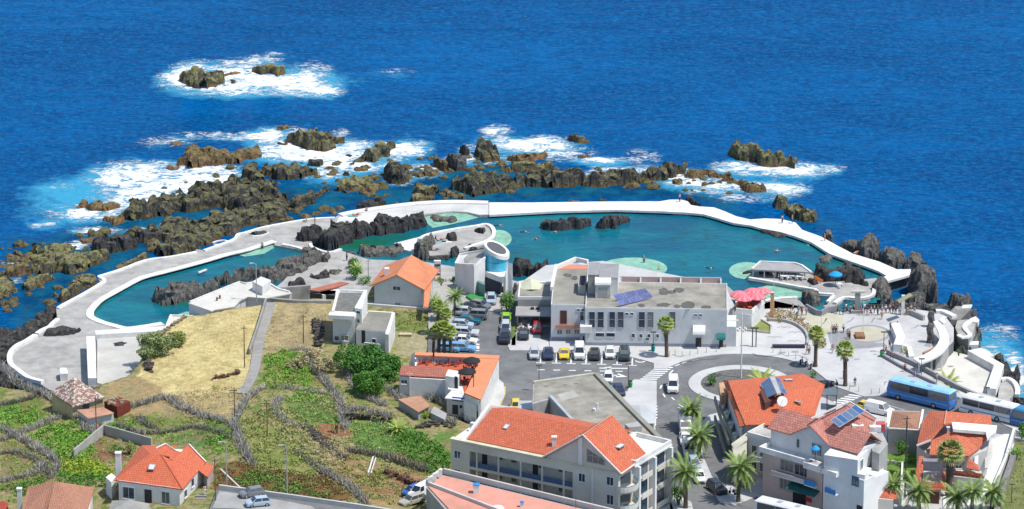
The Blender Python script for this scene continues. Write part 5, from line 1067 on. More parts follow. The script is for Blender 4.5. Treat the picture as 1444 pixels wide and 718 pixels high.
gable(F,[(gl+1,ZT1+.2),(gr-1,ZT1+.2),(gx,gz-1.2)],-9.3,-8.8).build('gable_wall',WCREAM,t)
gable(F,[(0,0),(0,0),(0,0)],0,0)
m=MB();y_=[0,-8.5,-16.6];zz_=[ZT1+.2,ZT1+rz+.7,ZT1+.2]
m.hull8([F(xe-.5,y,ZT1)for y in y_]+[F(xe-.1,y,ZT1)for y in y_]);m=MB()
m.hull8([F(xe-.6,0,ZT1+.22),F(xe-.6,-16.6,ZT1+.22),F(xe-.6,-8.5,ZT1+rz+.75),F(xe-.15,0,ZT1+.22),F(xe-.15,-16.6,ZT1+.22),F(xe-.15,-8.5,ZT1+rz+.75)]).build('end_wall',WHITE,t)
box(t,F,.1,xe-.62,-16,-1.0,ZT1-.01,ZT1+.03,WHITE,'side_terrace');box(t,F,1.0,1.7,-5,-4.3,ZT1+.03,ZT1+1.5,WHITE2,'chimney')
WF=M('cream_frame',(0.5,0.46,0.34));x0=hx(828,640)[0];x1=hx(852,645)[0];z0=hx(838,653)[1]
m=MB();zA=gz-1.6;zB=ge+.9
gable(F,[(x0,z0),(x1,z0),(x1,zB+.5),(x0,zA-.6)],-.05,.0).build('gable_window',glass('window_glass'),t)
m.box(x0-.1,x0+.05,0,.08,z0,zA-.6,F);m.box(x1-.05,x1+.1,0,.08,z0,zB+.5,F);m.box(x0,x1,0,.08,z0-.1,z0+.05,F)
for k in(1,2):c=x0+(x1-x0)*k/3;m.box(c-.05,c+.05,0,.07,z0,zA-.6-(zA-1.1-zB)*k/3,F)
m.box(x0,x1,0,.06,z0+1.1,z0+1.2,F);m.build('window_frame',WF,t)
roofwin(t,714,602,ZT1+1.8,.8,1.2,R(17),ang);roofwin(t,872,629,ge+2.2,1.5,1.9,R(0),ang)
x_=hx(819.5,640)[0];box(t,F,x_-.45,x_+.25,-.04,.12,ZT1+.23,gz-.3,WHITE,'gable_pier')
m=MB();m.tube([F(gl-.2,.36,ge+.05),F(gx,.36,gz+.08)],.14,4).tube([F(gx,.36,gz+.08),F(gr+.3,.36,ge-.1)],.14,4).tube([F(gr+.3,.3,ge-.1),F(gr+.3,-8.6,ge-.1)],.12,4);m.build('verge',WHITE,rf)
c=hx(782,628,-2.5);chim(t,781.5,629,ZT1+1.0,.7,1.5)
F2=Fa((872,668),(943,625.5),14.5,5);L2=F2.L
box(t,F2,.0,L2-.1,-7.5,0,5,ZT1-.04,WCREAM,'side_wall')
parapet(t,F2,4.4,L2,-6,.5,ZT1,.7,.3,WHITE);box(t,F2,4.0,L2+.1,-6,.6,ZT1-.3,ZT1-.001,WHITE,'terrace_slab')
for k in range(3):
 z0=ZT1-3.1-3.1*k
 for a,b in((6.0,8.4),(10.6,13.4)):
  window(F2,t,a,b,z0+.6,z0+2.5,bars=1,frame=M('teal_frame',(0.05,0.22,0.38)),sill=False);box(t,F2,a-.3,b+.3,.0,.9,z0+.1,z0+.28,WCREAM,'balcony_slab');box(t,F2,a-.3,b+.3,.8,.9,z0+.28,z0+1.0,WCREAM,'balcony_front')
 n=10;ar=[(2.0-2.4*math.cos(math.pi*j/n),1.9*math.sin(math.pi*j/n)+.02)for j in range(n+1)]
 m=MB();m.hull8([F2(a,b,z0-.05)for a,b in ar]+[F2(a,b,z0+.15)for a,b in ar]).build('balcony_slab',WCREAM,t)
 m=MB();strip(m,[F2(a,b,z0+.15)for a,b in ar],.16,.8);o=m.build('balcony_front',M('balcony_cream',(0.62,0.58,0.48)),t)
 strip(MB(),[F2(a,b*1.0,z0+.96)for a,b in ar],.06,.12).build('balcony_rail',M('rail_blue',(0.05,0.3,0.5)),o)
 box(t,F2,.6,3.6,-.01,.03,z0+.15,z0+2.3,glass('window_glass'),'balcony_door')
for a in(4.6,9.3,L2-.7):box(t,F2,a,a+.45,0,1.0,5,ZT1-.31,WWHITE,'fin_wall')
# ---------------- pink roof terrace in the foreground
t=thing('roof_terrace_building','grey building with a flat salmon pink roof at the bottom edge','building',P(680,710,6))
zt=12.6;PO=[(622,666),(940,743),(900,800),(700,800),(601,684)]
MB().prism([V(a,b,zt)for a,b in PO],5,zt-.4).build('wall',WGREY,t)
MB().prism([V(a,b,zt)for a,b in[(624,669),(935,744),(898,790),(702,790),(604,684.5)]],zt-.4,zt-.2).build('roof',M('salmon_roof',(0.62,0.29,0.215),.9,var=.1,scale=.5),t)
strip(MB(),[V(*q,zt-.4)for q in[(626,668.2),(760,700.5),(938,743.5)]],.35,.9).build('parapet',M('parapet_light',(0.55,0.54,0.5)),t)
strip(MB(),[V(*q,zt-.4)for q in[(601.5,684.4),(640,699),(705,724),(790,757)]],.4,.7).build('parapet',M('parapet_light'),t)
strip(MB(),[V(*q,zt-.4)for q in[(602.5,683),(622.5,667.2)]],.4,.8).build('parapet',WHITE2,t)
for a,b in[(606,678.5),(613,673.5),(621,668)]:q=P(a,b,zt+.4);MB().box(q.x-.3,q.x+.3,q.y-.2,q.y+.2,zt-.2,zt+1.1).build('white_post',WHITE,t)
CB=M('cap_blue',(0.03,0.28,0.6));chim(t,671.5,693,zt,.9,1.1,WHITE,CB);chim(t,736,713,zt,.5,.6,WHITE,CB)
q=P(702,717,zt-.2);MB().lathe((q.x,q.y,zt-.2),[(.95,0),(1.0,.05),(.8,.25),(.3,.4)],18).build('skylight_dome',WHITE,t)
q=P(812,715,zt);MB().tube([(q.x,q.y,zt-.2),(q.x,q.y,zt+1.2)],.05).build('pipe',M('rust',(0.25,0.08,0.04)),t)
# ---------------- red roofed house with roof solar box and triangular balconies
t=thing('roundabout_house','red tiled house beside the roundabout with triangular side balconies','house',P(1090,620,5))
TR2=tiles('bright_red_tiles',(0.66,0.165,0.07),(0.56,0.125,0.05),angle=.35,patch=.2)
walls(t,[(1024,540,12.2),(1130,530.5,12.2),(1158,544,12.2),(1146,584,11.3),(1100,596,11.2),(1050,597,11.3),(1046,599,11.3)],5,WWHITE,lower=.05)
roofpx(t,[[(1026.5,537,13.3),(1132,527,12.5),(1163,542.5,12.4),(1104,553,13.9),(1038,567,13.2)],[(1038,567,13.2),(1104,553,13.9),(1163,542.5,12.4),(1149,585.5,11.7),(1100,599,11.5),(1051,599,11.5)]],TR2)
roofpx(t,[[(1020,536,12.9),(1025.6,537.2,13.4),(1049.6,600,11.9),(1043,602,11.5)]],TR2,.2,'side_roof');edge(t,[(1026,537.6,13.42),(1050.4,599.5,11.9)],.12,M('gutter_dark',(0.12,0.06,0.05)))
walls(t,[(1071.5,545,15.0),(1084,534,15.0),(1094,556,14.6),(1079,562,14.6)],12.4,M('solar_box',(0.12,0.05,0.04)),'solar_box',.8)
solar(t,[V(1071.4,541.5,14.0),V(1085,531.6,15.4),V(1095.5,554.6,15.2),V(1081,561.5,13.8)],1,4);solar(t,[V(1092.3,531.3,15.4),V(1099.6,533,14.6),V(1111.5,556.7,14.2),V(1102,553.8,15.2)],1,3)
MB().slab([V(1085,531,15.5),V(1092,530.8,15.5),V(1101.5,554,15.3),V(1095.7,555,15.3)],.3).build('solar_ridge',M('ridge_metal',(0.5,0.48,0.48),.4),t)
roofwin(t,1112,536,13.2,1.3,.7,0,.1);roofwin(t,1126,567,13.0,1.2,.6,0,-.5)
q=P(1103,575,13.2);m=MB();dn=Vector((.15,-.8,.5)).normalized();a_=dn.orthogonal().normalized();b_2=dn.cross(a_);c_=Vector((q.x,q.y,14.3));n=18
ri_=[c_+(a_*math.cos(6.2832*k/n)+b_2*math.sin(6.2832*k/n))*.85 for k in range(n)];m.hull8([p-dn*.12 for p in ri_]+[p+dn*.02 for p in ri_]);o=m.build('satellite_dish',WHITE,t)
MB().tube([(q.x,q.y,12.6),(c_.x,c_.y,c_.z-.2)],.06).build('mast',WGREY,o);MB().tube([c_,c_+dn*.8],.03).build('receiver_arm',WGREY,o)
for k,(a,b)in enumerate([(1017,563),(1022.5,577),(1028.5,592),(1034.5,607)]):
 z=9.4-.35*k;MB().prism([V(a-3,b+3.5,z),V(a+10,b-1,z),V(a+2,b+14,z)],z-1.3,z).build('triangular_balcony',M('balcony_pale',(0.62,0.61,0.52)),t)
 q=P(a+1,b+6.5,z);MB().lathe((q.x,q.y,z),[(.2,0),(.28,.25),(.1,.4)],8).build('balcony_lamp',WHITE,t)
o=MB();strip(o,[V(1008,566,8.6),V(1013,583,8.4),V(1020,605,8.0),V(1028,628,7.6)],.3,.9).build('ramp_wall',M('ramp_olive',(0.3,0.3,0.23)),t)
o=MB();strip(o,[V(1008,592,6.4),V(1014,612,6.2),V(1022,640,6.0)],.3,.8).build('ramp_wall',M('ramp_olive'),t)
walls(t,[(1014,540,11.3),(1021,539,11.3),(1025,556,11.0),(1016,558,11.0)],9.5,M('orange_wall',(0.55,0.33,0.2)),'corner_room')
t=thing('pale_blue_flats','pale blue plastered flats squeezed between the red and the pink roofs','flats',P(1065,680,5))
zt=11.0
F=Fa((1053.5,614),(1087,623),zt,5);box(t,F,0,F.L+3,-9,0,5,zt-.1,WBLUE);parapet(t,F,0,F.L+3,-9,0,zt-.1,.7,.2,WWHITE);box(t,F,.2,F.L+2.8,-8.8,-.2,zt-.1,zt-.05,M('roof_grime'),'roof')
for z in(9.2,6.6):window(F,t,1.0,1.9,z-1,z+.4,bars=0);window(F,t,2.6,3.6,z-1,z+.4,bars=1)
m=MB();m.box(1.8,F.L+.5,.0,1.0,7.4,7.55,F);m.box(1.8,F.L+.5,.9,1.0,7.55,8.3,F);m.build('balcony',WWHITE,t)
walls(t,[(1032,628,10),(1053,616,10.4),(1053,640,9.6),(1036,648,9.4)],5,M('cream_side',(0.5,0.48,0.38)),'annex');roofpx(t,[[(1031,626,10.3),(1053,610,11.2),(1054,620,10.6),(1036,634,9.8)]],M('cream_side'),.15)
# ---------------- pink house with weathered roof
t=thing('pink_house','large pink and white house with weathered pink tiles and roof solar panels','house',P(1130,700,5))
F=Fa((1076.4,631),(1143,650),13,5);L=F.L;FU=Fa((1076.4,631),(1143,650),13,5,push=-2.2)
xw=FU.hit(1209,660)[0];xs_=FU.hit(1087,610)[0];E=15.6;gp=(FU.hit(1145,606.5)[0],E+2.3);g0=FU.hit(1116,620)[0];g1=FU.hit(1171,628)[0]
box(t,F,0,L,-11,0,5,12.3,WPINK);box(t,FU,xs_,xw,-5.6,0,12.3,E,WBLUE,'upper_wall')
gable(FU,[(g0,E),(g1,E),gp],-.3,0).build('gable_wall',WBLUE,t)
m=MB();RZ=E+2.3;yr=-3.0
m.slab([FU(xs_-.4,.5,E),FU(g0,.5,E),FU(gp[0],yr,RZ),FU(xs_-.4,yr,RZ)],.15);m.slab([FU(g1,.5,E),FU(xw+.4,.5,E),FU(xw+.4,yr,RZ),FU(gp[0],yr,RZ)],.15)
m.slab([FU(g0-.1,.55,E),FU(gp[0],.55,RZ+.1),FU(gp[0],yr,RZ)],.15);m.slab([FU(gp[0],.55,RZ+.1),FU(g1+.1,.55,E),FU(gp[0],yr,RZ)],.15)
m.slab([FU(xs_-.4,yr,RZ),FU(xw+.4,yr,RZ),FU(xw+.4,yr*2,E),FU(xs_-.4,yr*2,E)],.15);m.build('roof',TPINK,t)
roofpx(t,[[(1148,592,17.4),(1192,572,19.2),(1202,568,19.2),(1235,590,18.2),(1222,614,17.4),(1168,599,17.6)]],TPINK,.15);walls(t,[(1160,596,17),(1195,574,18.6),(1232,592,17.8),(1221,613,17)],12,WWHITE,'rear_wall',.3)
solar(t,[V(1170.4,592,18.9),V(1206,570,20.2),V(1220.5,580.5,19.6),V(1184,603,18.2)],5,1)
edge(t,[(1144,590,18.2),(1198,566.5,19.9),(1236,590,18.6)],.16,WWHITE)
ww=MB()
for a,b,c,d,s in[(1123.6,1127.6,619.5,631,0),(1145,1159,626,642,1)]:winpx(FU,t,a,c,b,d,bars=s)
winpx(FU,t,1180,637,1194,652,bars=2)
box(t,F,-.5,L,-2.2,.5,12.3,12.5,WHITE,'terrace_slab');m=MB();m.box(-.5,L,.2,.5,12.5,13.2,F);m.box(-.5,-.2,-2.2,.2,12.5,13.2,F);m.build('terrace_parapet',WHITE,t)
chim(t,1090,623,13,.6,.5,WHITE)
for a,b,c,d in[(1101,1119,650,664),(1121,1141,656,671),(1100,1116,674,690)]:winpx(F,t,a,c,b,d,bars=2,frame=WPINK)
x0=F.hit(1093,665)[0];box(t,F,x0,L+.2,0,1.1,9.3,9.45,WWHITE,'balcony_slab');box(t,F,x0,L+.2,1.0,1.1,9.45,10.1,M('balcony_pink',(0.62,0.55,0.52)),'balcony_front')
x0=F.hit(1117,680)[0];x1=F.hit(1151,690,1.5)[0];MB().slab([F(x0,.02,8.9),F(x1,.02,8.9),F(x1,2.0,8.1),F(x0,2.0,8.1)],.06).build('awning',M('green_awning',(0.015,0.09,0.08)),t)
x0,x1,z0,z1=F.rect(1118,690,1152,714);box(t,F,x0,x1,-.01,.04,5,z1,DARKW,'shop_front');x2_=F.hit(1140,707)[0];box(t,F,x2_-.2,x2_+.9,.3,.5,6.3,7.0,M('shop_red',(0.6,0.04,0.05)),'shop_sign')
F3=Fa((1143,651),(1216,674),12.6,5);
box(t,F3,.0,3.1,-3,.9,5,12.0,WPINK,'corner_tower');box(t,F3,-.2,3.2,-.2,1.6,12.0,13.0,WHITE,'corner_balcony');box(t,F3,.1,2.9,.2,1.3,13.0,13.02,M('roof_grime'),'balcony_floor')
box(t,F3,3.4,F3.L+.5,-6,.2,5,12.0,WWHITE,'right_wing');box(t,F3,3.3,6.2,-.2,1.5,12.0,12.8,WHITE,'corner_balcony');parapet(t,F3,6.4,F3.L+.5,-2.6,.2,12,.35,.2,WWHITE)
for a,b in((.1,9.2),(4.2,9.0)):box(t,F3,a,a+2.1,.9 if a<3 else .2,1.7,b,b+.15,WHITE,'balcony_slab');box(t,F3,a,a+2.1,1.6,1.7,b+.15,b+1.0,M('balcony_blue',(0.06,0.25,0.55)),'balcony_front')
winpx(F3,t,1202,672,1211,684,bars=1,y=.2,frame=M('teal_frame'));x0=F3.hit(1172,705)[0];box(t,F3,x0-.1,x0+1.0,.21,.3,5,7.6,DOORB,'door');x0=F3.hit(1212,705)[0];box(t,F3,x0-.3,x0+.7,.21,.3,5,8.0,DARKW,'door')
F4=Fa((1217,681),(1246,662),11.6,5);box(t,F4,0,F4.L,-5,0,5,11.5,WWHITE,'side_wall');box(t,F4,1.6,4.0,.005,.12,8.8,11.2,WPINK,'wall_panel');winpx(F4,t,1220,688,1226,698,bars=1);parapet(t,F4,0,F4.L,-5,0,11.5,.4,.2,WHITE)
F5=Fa((1209,646),(1234,620),15.6,5);box(t,F5,.2,F5.L,-5.5,0,5,15.2,WWHITE,'side_wall');window(F5,t,1.4,2.6,12.6,14.6,bars=1);box(t,F5,.2,3.4,0,1.2,12.0,12.9,WHITE,'side_balcony')
roofpx(t,[[(1217,699,8.4),(1233,688,9.4),(1258,690,9.4),(1265,697,8.6),(1264,704,8.3)]],TRED,.15,'porch_roof');walls(t,[(1222,702,8.2),(1260,705,8.2),(1258,693,8.6),(1234,692,8.6)],5,WCREAM,'porch')
for a,b in[(1206.5,604),(1231,606)]:q=P(a+3,b,17.4);MB().box(q.x-.9,q.x+.9,q.y-.5,q.y+.5,17.2,18.0).build('roof_unit',WHITE,t)
walls(t,[(1226,612,15.6),(1244,610,15.6),(1252,626,15.0),(1240,640,15.0),(1230,636,15)],5,M('service_grey',(0.4,0.4,0.38)),'service_block');q=P(1242,603,16);MB().box(q.x-.7,q.x+.7,q.y-.7,q.y+.7,15.6,16.8).build('water_tank',M('tank_pink',(0.65,0.12,0.12)),t)
# ---------------- small house with the brown hip roof
t=thing('hip_roofed_house','small grey house under a light brown hip roof between tall neighbours','house',P(1275,630,5))
walls(t,[(1252,604,10.3),(1296,607,10.3),(1301,580,10.3),(1257,578.5,10.3)],5,WGREY)
roofpx(t,[[(1253,603,10.4),(1295,606,10.4),(1276,590,11.6)],[(1295,606,10.4),(1300,581,10.4),(1278,586,11.6),(1276,590,11.6)],[(1253,603,10.4),(1276,590,11.6),(1278,586,11.6),(1258,580,10.4)],[(1258,580,10.4),(1278,586,11.6),(1300,581,10.4)]],TBRN,.12)
strip(MB(),[V(1252,604.5,10.3),V(1257,578.5,10.3)],.35,.35).build('parapet',WHITE,t);strip(MB(),[V(1296.5,607,10.3),V(1301.5,580,10.3)],.35,.35).build('parapet',WHITE,t);strip(MB(),[V(1253,604.6,10.3),V(1296,607.2,10.3)],.25,.15).build('parapet',WHITE,t)
# ---------------- rambling villa with red roofs
t=thing('red_roofed_villa','rambling villa with several bright red roofs and a white flat slab','villa',P(1340,680,5))
TR3=tiles('villa_tiles',(0.64,0.18,0.085),(0.53,0.13,0.06),angle=-.1,patch=.25)
walls(t,[(1303,596,11.2),(1334,582,12),(1396,588,11.2),(1398,600,10.8),(1392,632,9.8),(1366,642,9.6),(1311,640,9.6),(1293,626,10.2)],5,M('villa_wall',(0.55,0.53,0.5)),lower=.3)
roofpx(t,[[(1311,579.5,12.0),(1334.6,580,13.0),(1331.5,599,13.0),(1313,621,11.4),(1292.8,628.6,10.6),(1301,593,11.4)],[(1334.6,580,13.0),(1397,585.5,12.2),(1399,599,11.2),(1344,597,12.6),(1331.5,599,13.0)],[(1344,607,12.4),(1390,609,11.6),(1392,618,11.0),(1380,633,9.9),(1356,609,12.0)],[(1313.5,621,11.3),(1344,607,12.4),(1356,609,12.0),(1366,643,9.7),(1310.5,641,9.9)],[(1356,609,12.0),(1380,633,9.9),(1366,643,9.7)]],TR3)
roofpx(t,[[(1342,595,13.3),(1406,600,12.3),(1404,610,11.9),(1392,618,11.6),(1390,609,12.1),(1344,605,13.0)]],WHITE,.5,'white_slab');edge(t,[(1334.8,579.5,13.1),(1331.5,598.5,13.1),(1343,596,13.2)],.13,M('ridge_pale'))
edge(t,[(1292.8,628.6,10.65),(1313,621,11.5)],.18,WHITE);chim(t,1337,608,12.2,.4,.6)
F=Fa((1310.5,643),(1366,645),9.5,5);x0,x1,z0,z1=F.rect(1313,645,1324,662);
box(t,F,-1,2.2,.2,1.6,7.4,9.2,M('villa_grey',(0.28,0.27,0.3)),'bay')  # bay in a darker blue-grey than the villa walls
MB().prism([V(a,b,8.0)for a,b in[(1302,664),(1326,665),(1327,680),(1301,679)]],5,8.0).build('garage_block',M('villa_wall'),t)
MB().prism([V(a,b,8.2)for a,b in[(1304,665.5),(1324.5,666),(1325,677),(1303,677)]],8.0,8.06).build('terrace_floor',M('tan_floor',(0.5,0.36,0.26)),t)
roofpx(t,[[(1295,690,7.2),(1301,680,8.2),(1328,681,8.2),(1334,691,7.2)],[(1291,666,8.0),(1296,643,9.2),(1303,643,9.2),(1301,666,8.2),(1299,681,7.9),(1295,690,7.2)],[(1328,681,8.2),(1327,665,8.4),(1333,665,7.6),(1334,691,7.2)]],TR3,.12,'lower_roof')
F=Fa((1297,692),(1326,694),7.2,5);x0,x1,z0,z1=F.rect(1298,693,1324,715);box(t,F,x0,x1,-.6,-.4,5,7.0,DOORB,'garage_door')
roofpx(t,[[(1342,668,7.6),(1344,663,8.4),(1385,668,8.4),(1388,674,7.6)],[(1363,660,8.4),(1366,645,9.4),(1380,657,8.6),(1381,664,8.4)]],TR3,.12,'lower_roof')
walls(t,[(1345,672,7.5),(1386,676,7.5),(1384,664,7.5),(1348,662,7.5)],5,M('villa_wall'),'side_room')
for a,b in[(1300,614),(1304,607)]:pass
F=Fa((1311,641),(1366,643),9.6,5);winpx(F,t,1330,650,1336,660,bars=1);winpx(F,t,1348,650,1356,660,bars=1)
walls(t,[(1376,616,10),(1381,617,10),(1379,655,8.6),(1374,654,8.6)],5,WWHITE,'white_wall');roofpx(t,[[(1389,620,9),(1400,614,9.3),(1400,640,8.4),(1393,660,7.8),(1389,660,7.8)]],M('villa_wall'),.2,'carport_roof')
slabpx('driveway',[(1400,620),(1416,612),(1429,612),(1418,655),(1395,705),(1380,716),(1330,716),(1330,700),(1385,690)],5.2,4.9,WHITE)
wallpx('boundary_wall','white wall between the villa drive and the green field',[(1430,614),(1418,655),(1407,680),(1394,712)],.4,1.3,WWHITE)
wallpx('boundary_wall','grey rubble wall just outside the white villa wall',[(1432,640),(1423,668),(1412,700),(1405,730)],.9,1.1,M('rubble_grey',(0.3,0.29,0.27),.95,var=.5,scale=3,bmp=1),z=5.3)
slabpx('green_field',[(1433,620),(1423,655),(1410,690),(1398,740),(1500,760),(1500,640)],5.35,4.7,M('field_grass',(0.2,0.22,0.075),.95,var=.4,scale=.5,bmp=.6))
# ---------------- garden plot between
slabpx('garden_lawn',[(1249,640),(1296,640),(1290,668),(1249,662)],6.6,4.9,M('lawn_bright',(0.14,0.26,0.04),.95,var=.4,scale=1))
wallpx('plot_wall','tall narrow wall beside the small garden, rising by a dark pole',[(1247,660),(1252,606)],.3,3.0,WWHITE);wallpx('plot_wall','pale low wall along the front of the small garden',[(1250,667),(1272,669),(1270,712)],.3,2.2,WWHITE)
# ---------------- bus shelter at the crossing
t=thing('bus_shelter','dark framed flat roofed bus shelter by the zebra crossing','shelter',P(1173,573,5))
for a,b in[(1166,575),(1179,575),(1167,558),(1180,558)]:q=P(a,b,5);MB().box(q.x-.07,q.x+.07,q.y-.07,q.y+.07,5,7.6).build('post',M('black_metal',(0.03,0.03,0.035),.4),t)
MB().prism([V(a,b,7.7)for a,b in[(1164.5,557),(1180,557.5),(1180.5,549),(1166,548)]],7.6,7.72).build('roof',M('shelter_roof',(0.12,0.16,0.18),.3),t);walls(t,[(1165.5,572,6.6),(1179,573,6.6),(1179,571,6.6),(1166,570.5,6.6)],5.2,glass('shop_glass'),'panel')
# ================================================================ THE HILLSIDE: HOUSES, WALLS, PLANTS
t=thing('pool_building','long flat roofed white building on the near shore of the western pool','building',P(330,435,2.2))
zt=5.1
PB2=[(266.4,427),(340,397.6),(347,400),(362,397),(382,400),(394.6,408.5),(400.5,407.6),(411,413.5),(374,420.5),(348.6,418.5),(338.6,423.5),(330.3,432),(302.7,436),(298.5,438)]
MB().prism([V(a,b,zt)for a,b in PB2],2.2,zt).build('wall',WBLUE,t);MB().prism([V(330+(a-330)*1.012,418+(b-418)*1.03,zt+.2)for a,b in PB2],zt,zt+.2).build('roof',M('cream_roof',(0.62,0.60,0.54),.9,var=.15,scale=.3),t)
walls(t,[(356,397,7.0),(370,404,7.0),(382,395,7.0),(368,390,7.0)],zt+.1,WHITE2,'roof_box')
strip(MB(),[V(*q,zt+.2)for q in[(268,426.5),(338,398.5),(347,401),(362,398.5),(380,401),(393,408.5),(408,412.5)]],.3,.25).build('parapet',WHITE2,t)
for a,b in[(306,424),(310,421)]:q=P(a,b,zt+.2);MB().box(q.x-.15,q.x+.15,q.y-.15,q.y+.15,zt+.2,zt+.8).build('roof_pipe',M('rust'),t)
slabpx('cream_terrace',[(240,446),(288,447.5),(300,440),(300,446),(262,466),(231,474)],3.2,2.0,M('cream_concrete'));coping([(231,471.5),(241,446),(287,448)],.4,.3,3.2,'thin white kerb around the cream terrace at the head of the western pool',sm=0)
t=thing('changing_rooms','sunken row with a terracotta strip roof and dark openings behind the dry field','building',P(450,420,4))
roofpx(t,[[(434,408.5,5.6),(480,397,5.6),(492,399,5.6),(478,404,5.4),(449,410.5,5.4)]],M('strip_terracotta',(0.40,0.15,0.10),.9),.2);walls(t,[(449,411,5.0),(478,404.6,5.0),(476,414,5.0),(455,416,5.0)],2,WHITE,'low_roof')
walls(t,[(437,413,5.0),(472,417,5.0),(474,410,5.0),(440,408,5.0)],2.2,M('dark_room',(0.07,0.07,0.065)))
solo('retaining_wall',strip(MB(),[V(380,428,2.5),V(398,424,2.5),V(438,421,2.5)],.5,2.5),M('block_wall',(0.35,0.34,0.31),.95,var=.3),'grey block retaining wall between the white pool building and the terracotta strip','wall')
t=thing('old_house','old yellow house with a patchy moss stained hipped tile roof','house',G(110,585))
g=G(110,582).z;ez=g+2.7;OT=tiles('old_mossy_tiles',(0.34,0.17,0.12),(0.24,0.13,0.095),patch=.2)
m_=MATS['old_mossy_tiles'].node_tree;b0=[k for k in m_.nodes if k.type=='BSDF_PRINCIPLED'][0];src=b0.inputs['Base Color'].links[0].from_socket
m_.links.new(mixc(m_,ramp(m_,tex(m_,2.2,3,.6),[(.52,0.0),(.56,.85)]),src,(.55,.53,.46)),b0.inputs['Base Color'])
walls(t,[(73,553,ez),(102,571,ez),(145,559.5,ez),(112,543,ez)],g-1,M('old_yellow_wall',(0.55,0.44,0.24),.9,var=.2),lower=.1)
A_,B_,C_,D_,E_=(70.5,552.5,ez),(102.4,573,ez),(148,560,ez),(113,541,ez),(105,532,ez+2.3)
rf=roofpx(t,[[A_,B_,E_],[B_,C_,E_],[C_,D_,E_],[D_,A_,E_]],OT,.22)
F=Fa((102.5,572.5),(146,560.5),ez,g);x0,x1,z0,z1=F.rect(118.6,570,126,582);box(t,F,x0,x1,-.05,.02,z0-.3,z1,DARKW,'door')
walls(t,[(110,578,g+2.0),(124,589,g+1.8),(160,582,g+1.8),(146,575,g+2.0)],g-1.2,WBLUE,'porch');roofpx(t,[[(108,578,g+2.1),(124,590,g+1.9),(161,582.5,g+1.9),(146,574.5,g+2.1)]],M('porch_slab',(0.5,0.27,0.18),.9,var=.3),.15,'porch_roof')
t=thing('red_shack','small rust red shack with rubble on its roof beside the mossy tiled house','shed',G(165,585))
g2=G(165,582).z;walls(t,[(147,566,g2+2),(165,574,g2+2),(183.5,566,g2+2),(167,559,g2+2)],g2-.6,M('rust_wall',(0.20,0.045,0.03),.9,var=.35,scale=1.5));m=MB()
for k in range(26):a=random.uniform(153,175);b=random.uniform(562,570);q=P(a,b,g2+2.05);s_=random.uniform(.1,.3);m.box(q.x-s_,q.x+s_,q.y-s_,q.y+s_,g2+1.95,g2+2.0+random.uniform(.1,.3))
m.build('roof_rubble',M('rubble_tan',(0.4,0.3,0.2),.95,var=.5,scale=4),t)
g=9.4;ez=12.6;rz=14.7
t=thing('red_roofed_house','white house with bright red hipped and gabled roofs and a tall side chimney','house',P(215,712,g))
TR4=tiles('cottage_tiles',(0.64,0.15,0.065),(0.55,0.12,0.05),angle=-.25,patch=.1,pitch=.36)
walls(t,[(167,676,ez),(253,687.5,ez),(277,664,ez),(289,652,ez),(270,634,ez),(250,632,ez),(205,632,ez),(190,645,ez)],g-1.2,WWHITE,lower=.15)
e=(161,677,ez-.2);f=(257,690,ez-.2);r1=(212,640,rz);r2=(227,641,rz);bl=(188,642.5,ez+.1)
roofpx(t,[[e,f,r2,r1],[e,r1,bl],[r2,f,(279.5,664,ez-.2),(243,650,rz-.6)],[bl,r1,r2,(250,628,ez+.2),(200,628,ez+.3)],[r1,r2,(244,645,13.6),(247.5,635,12.9),(233.5,625.5,14.4),(220,632,14.5)],[(242,650,14.0),(279.5,664,ez-.2),(290.5,651.5,12.8),(266.4,626.3,14.5)],[(242,650,14.0),(266.4,626.3,14.5),(262,640,13.2),(247,645,13.2)],[(238,647,14.1),(247.6,635.2,12.95),(262,639.5,13.25),(246,650,13.9)],[(280,663,12.5),(291,651.5,12.6),(301.5,658,12.0),(293,673.5,11.8)]],TR4,.15)
edge(t,[r2,f],.1,M('ridge_dark',(0.35,0.09,0.05)));edge(t,[(220,632,14.55),(233.5,625.5,14.5),(248,635.5,12.95)],.12,WWHITE);edge(t,[(266.4,626.3,14.6),(290.5,651.5,12.9)],.12,WWHITE)
roofwin(t,214,659,13.9,1.0,1.3,R(20),-.2)
F=Fa((167,676),(253,687.5),ez,g)
for a,b,c,d in[(174,189,687.5,702.5),(228.6,239,694,709.5)]:winpx(F,t,a,c,b,d,bars=1,fw=.12,frame=M('pale_frame',(0.6,0.62,0.66)))
x0,x1,z0,z1=F.rect(204,690.5,214,711);box(t,F,x0,x1,.003,.07,z0,z1,M('dark_door'),'door');box(t,F,x0-.12,x0,.003,.1,z0,z1+.1,M('pale_frame'),'door_frame')
F=Fa((253,687.5),(277,664),ez,g);
for a,b,c,d in[(269.5,273,675,686),(259.5,263,691,701)]:winpx(F,t,a,c,b,d,bars=0)
chim(t,167.5,670,10.8,.85,3.7,WWHITE);walls(t,[(149,673,11.4),(157,680,11.4),(163,672,11.4),(157,667,11.4)],g-1.5,WWHITE,'oven_block')
walls(t,[(292,672,11.5),(300,659,11.7),(296,655,11.7),(282,664,11.5)],g-1,M('side_pinkish',(0.45,0.40,0.38)),'side_annex')
for k in range(6):q=P(284-1.2*k,700+3.2*k,10.0);MB().box(q.x-.8,q.x+.8,q.y-.35,q.y+.35,9.0,10.0-.16*k+.2).build('step',CONC2,t)
t=thing('pergola','grey pyramid roofed garden shelter in front of the red roofed house','pergola',P(185,725,g));zz=10.4
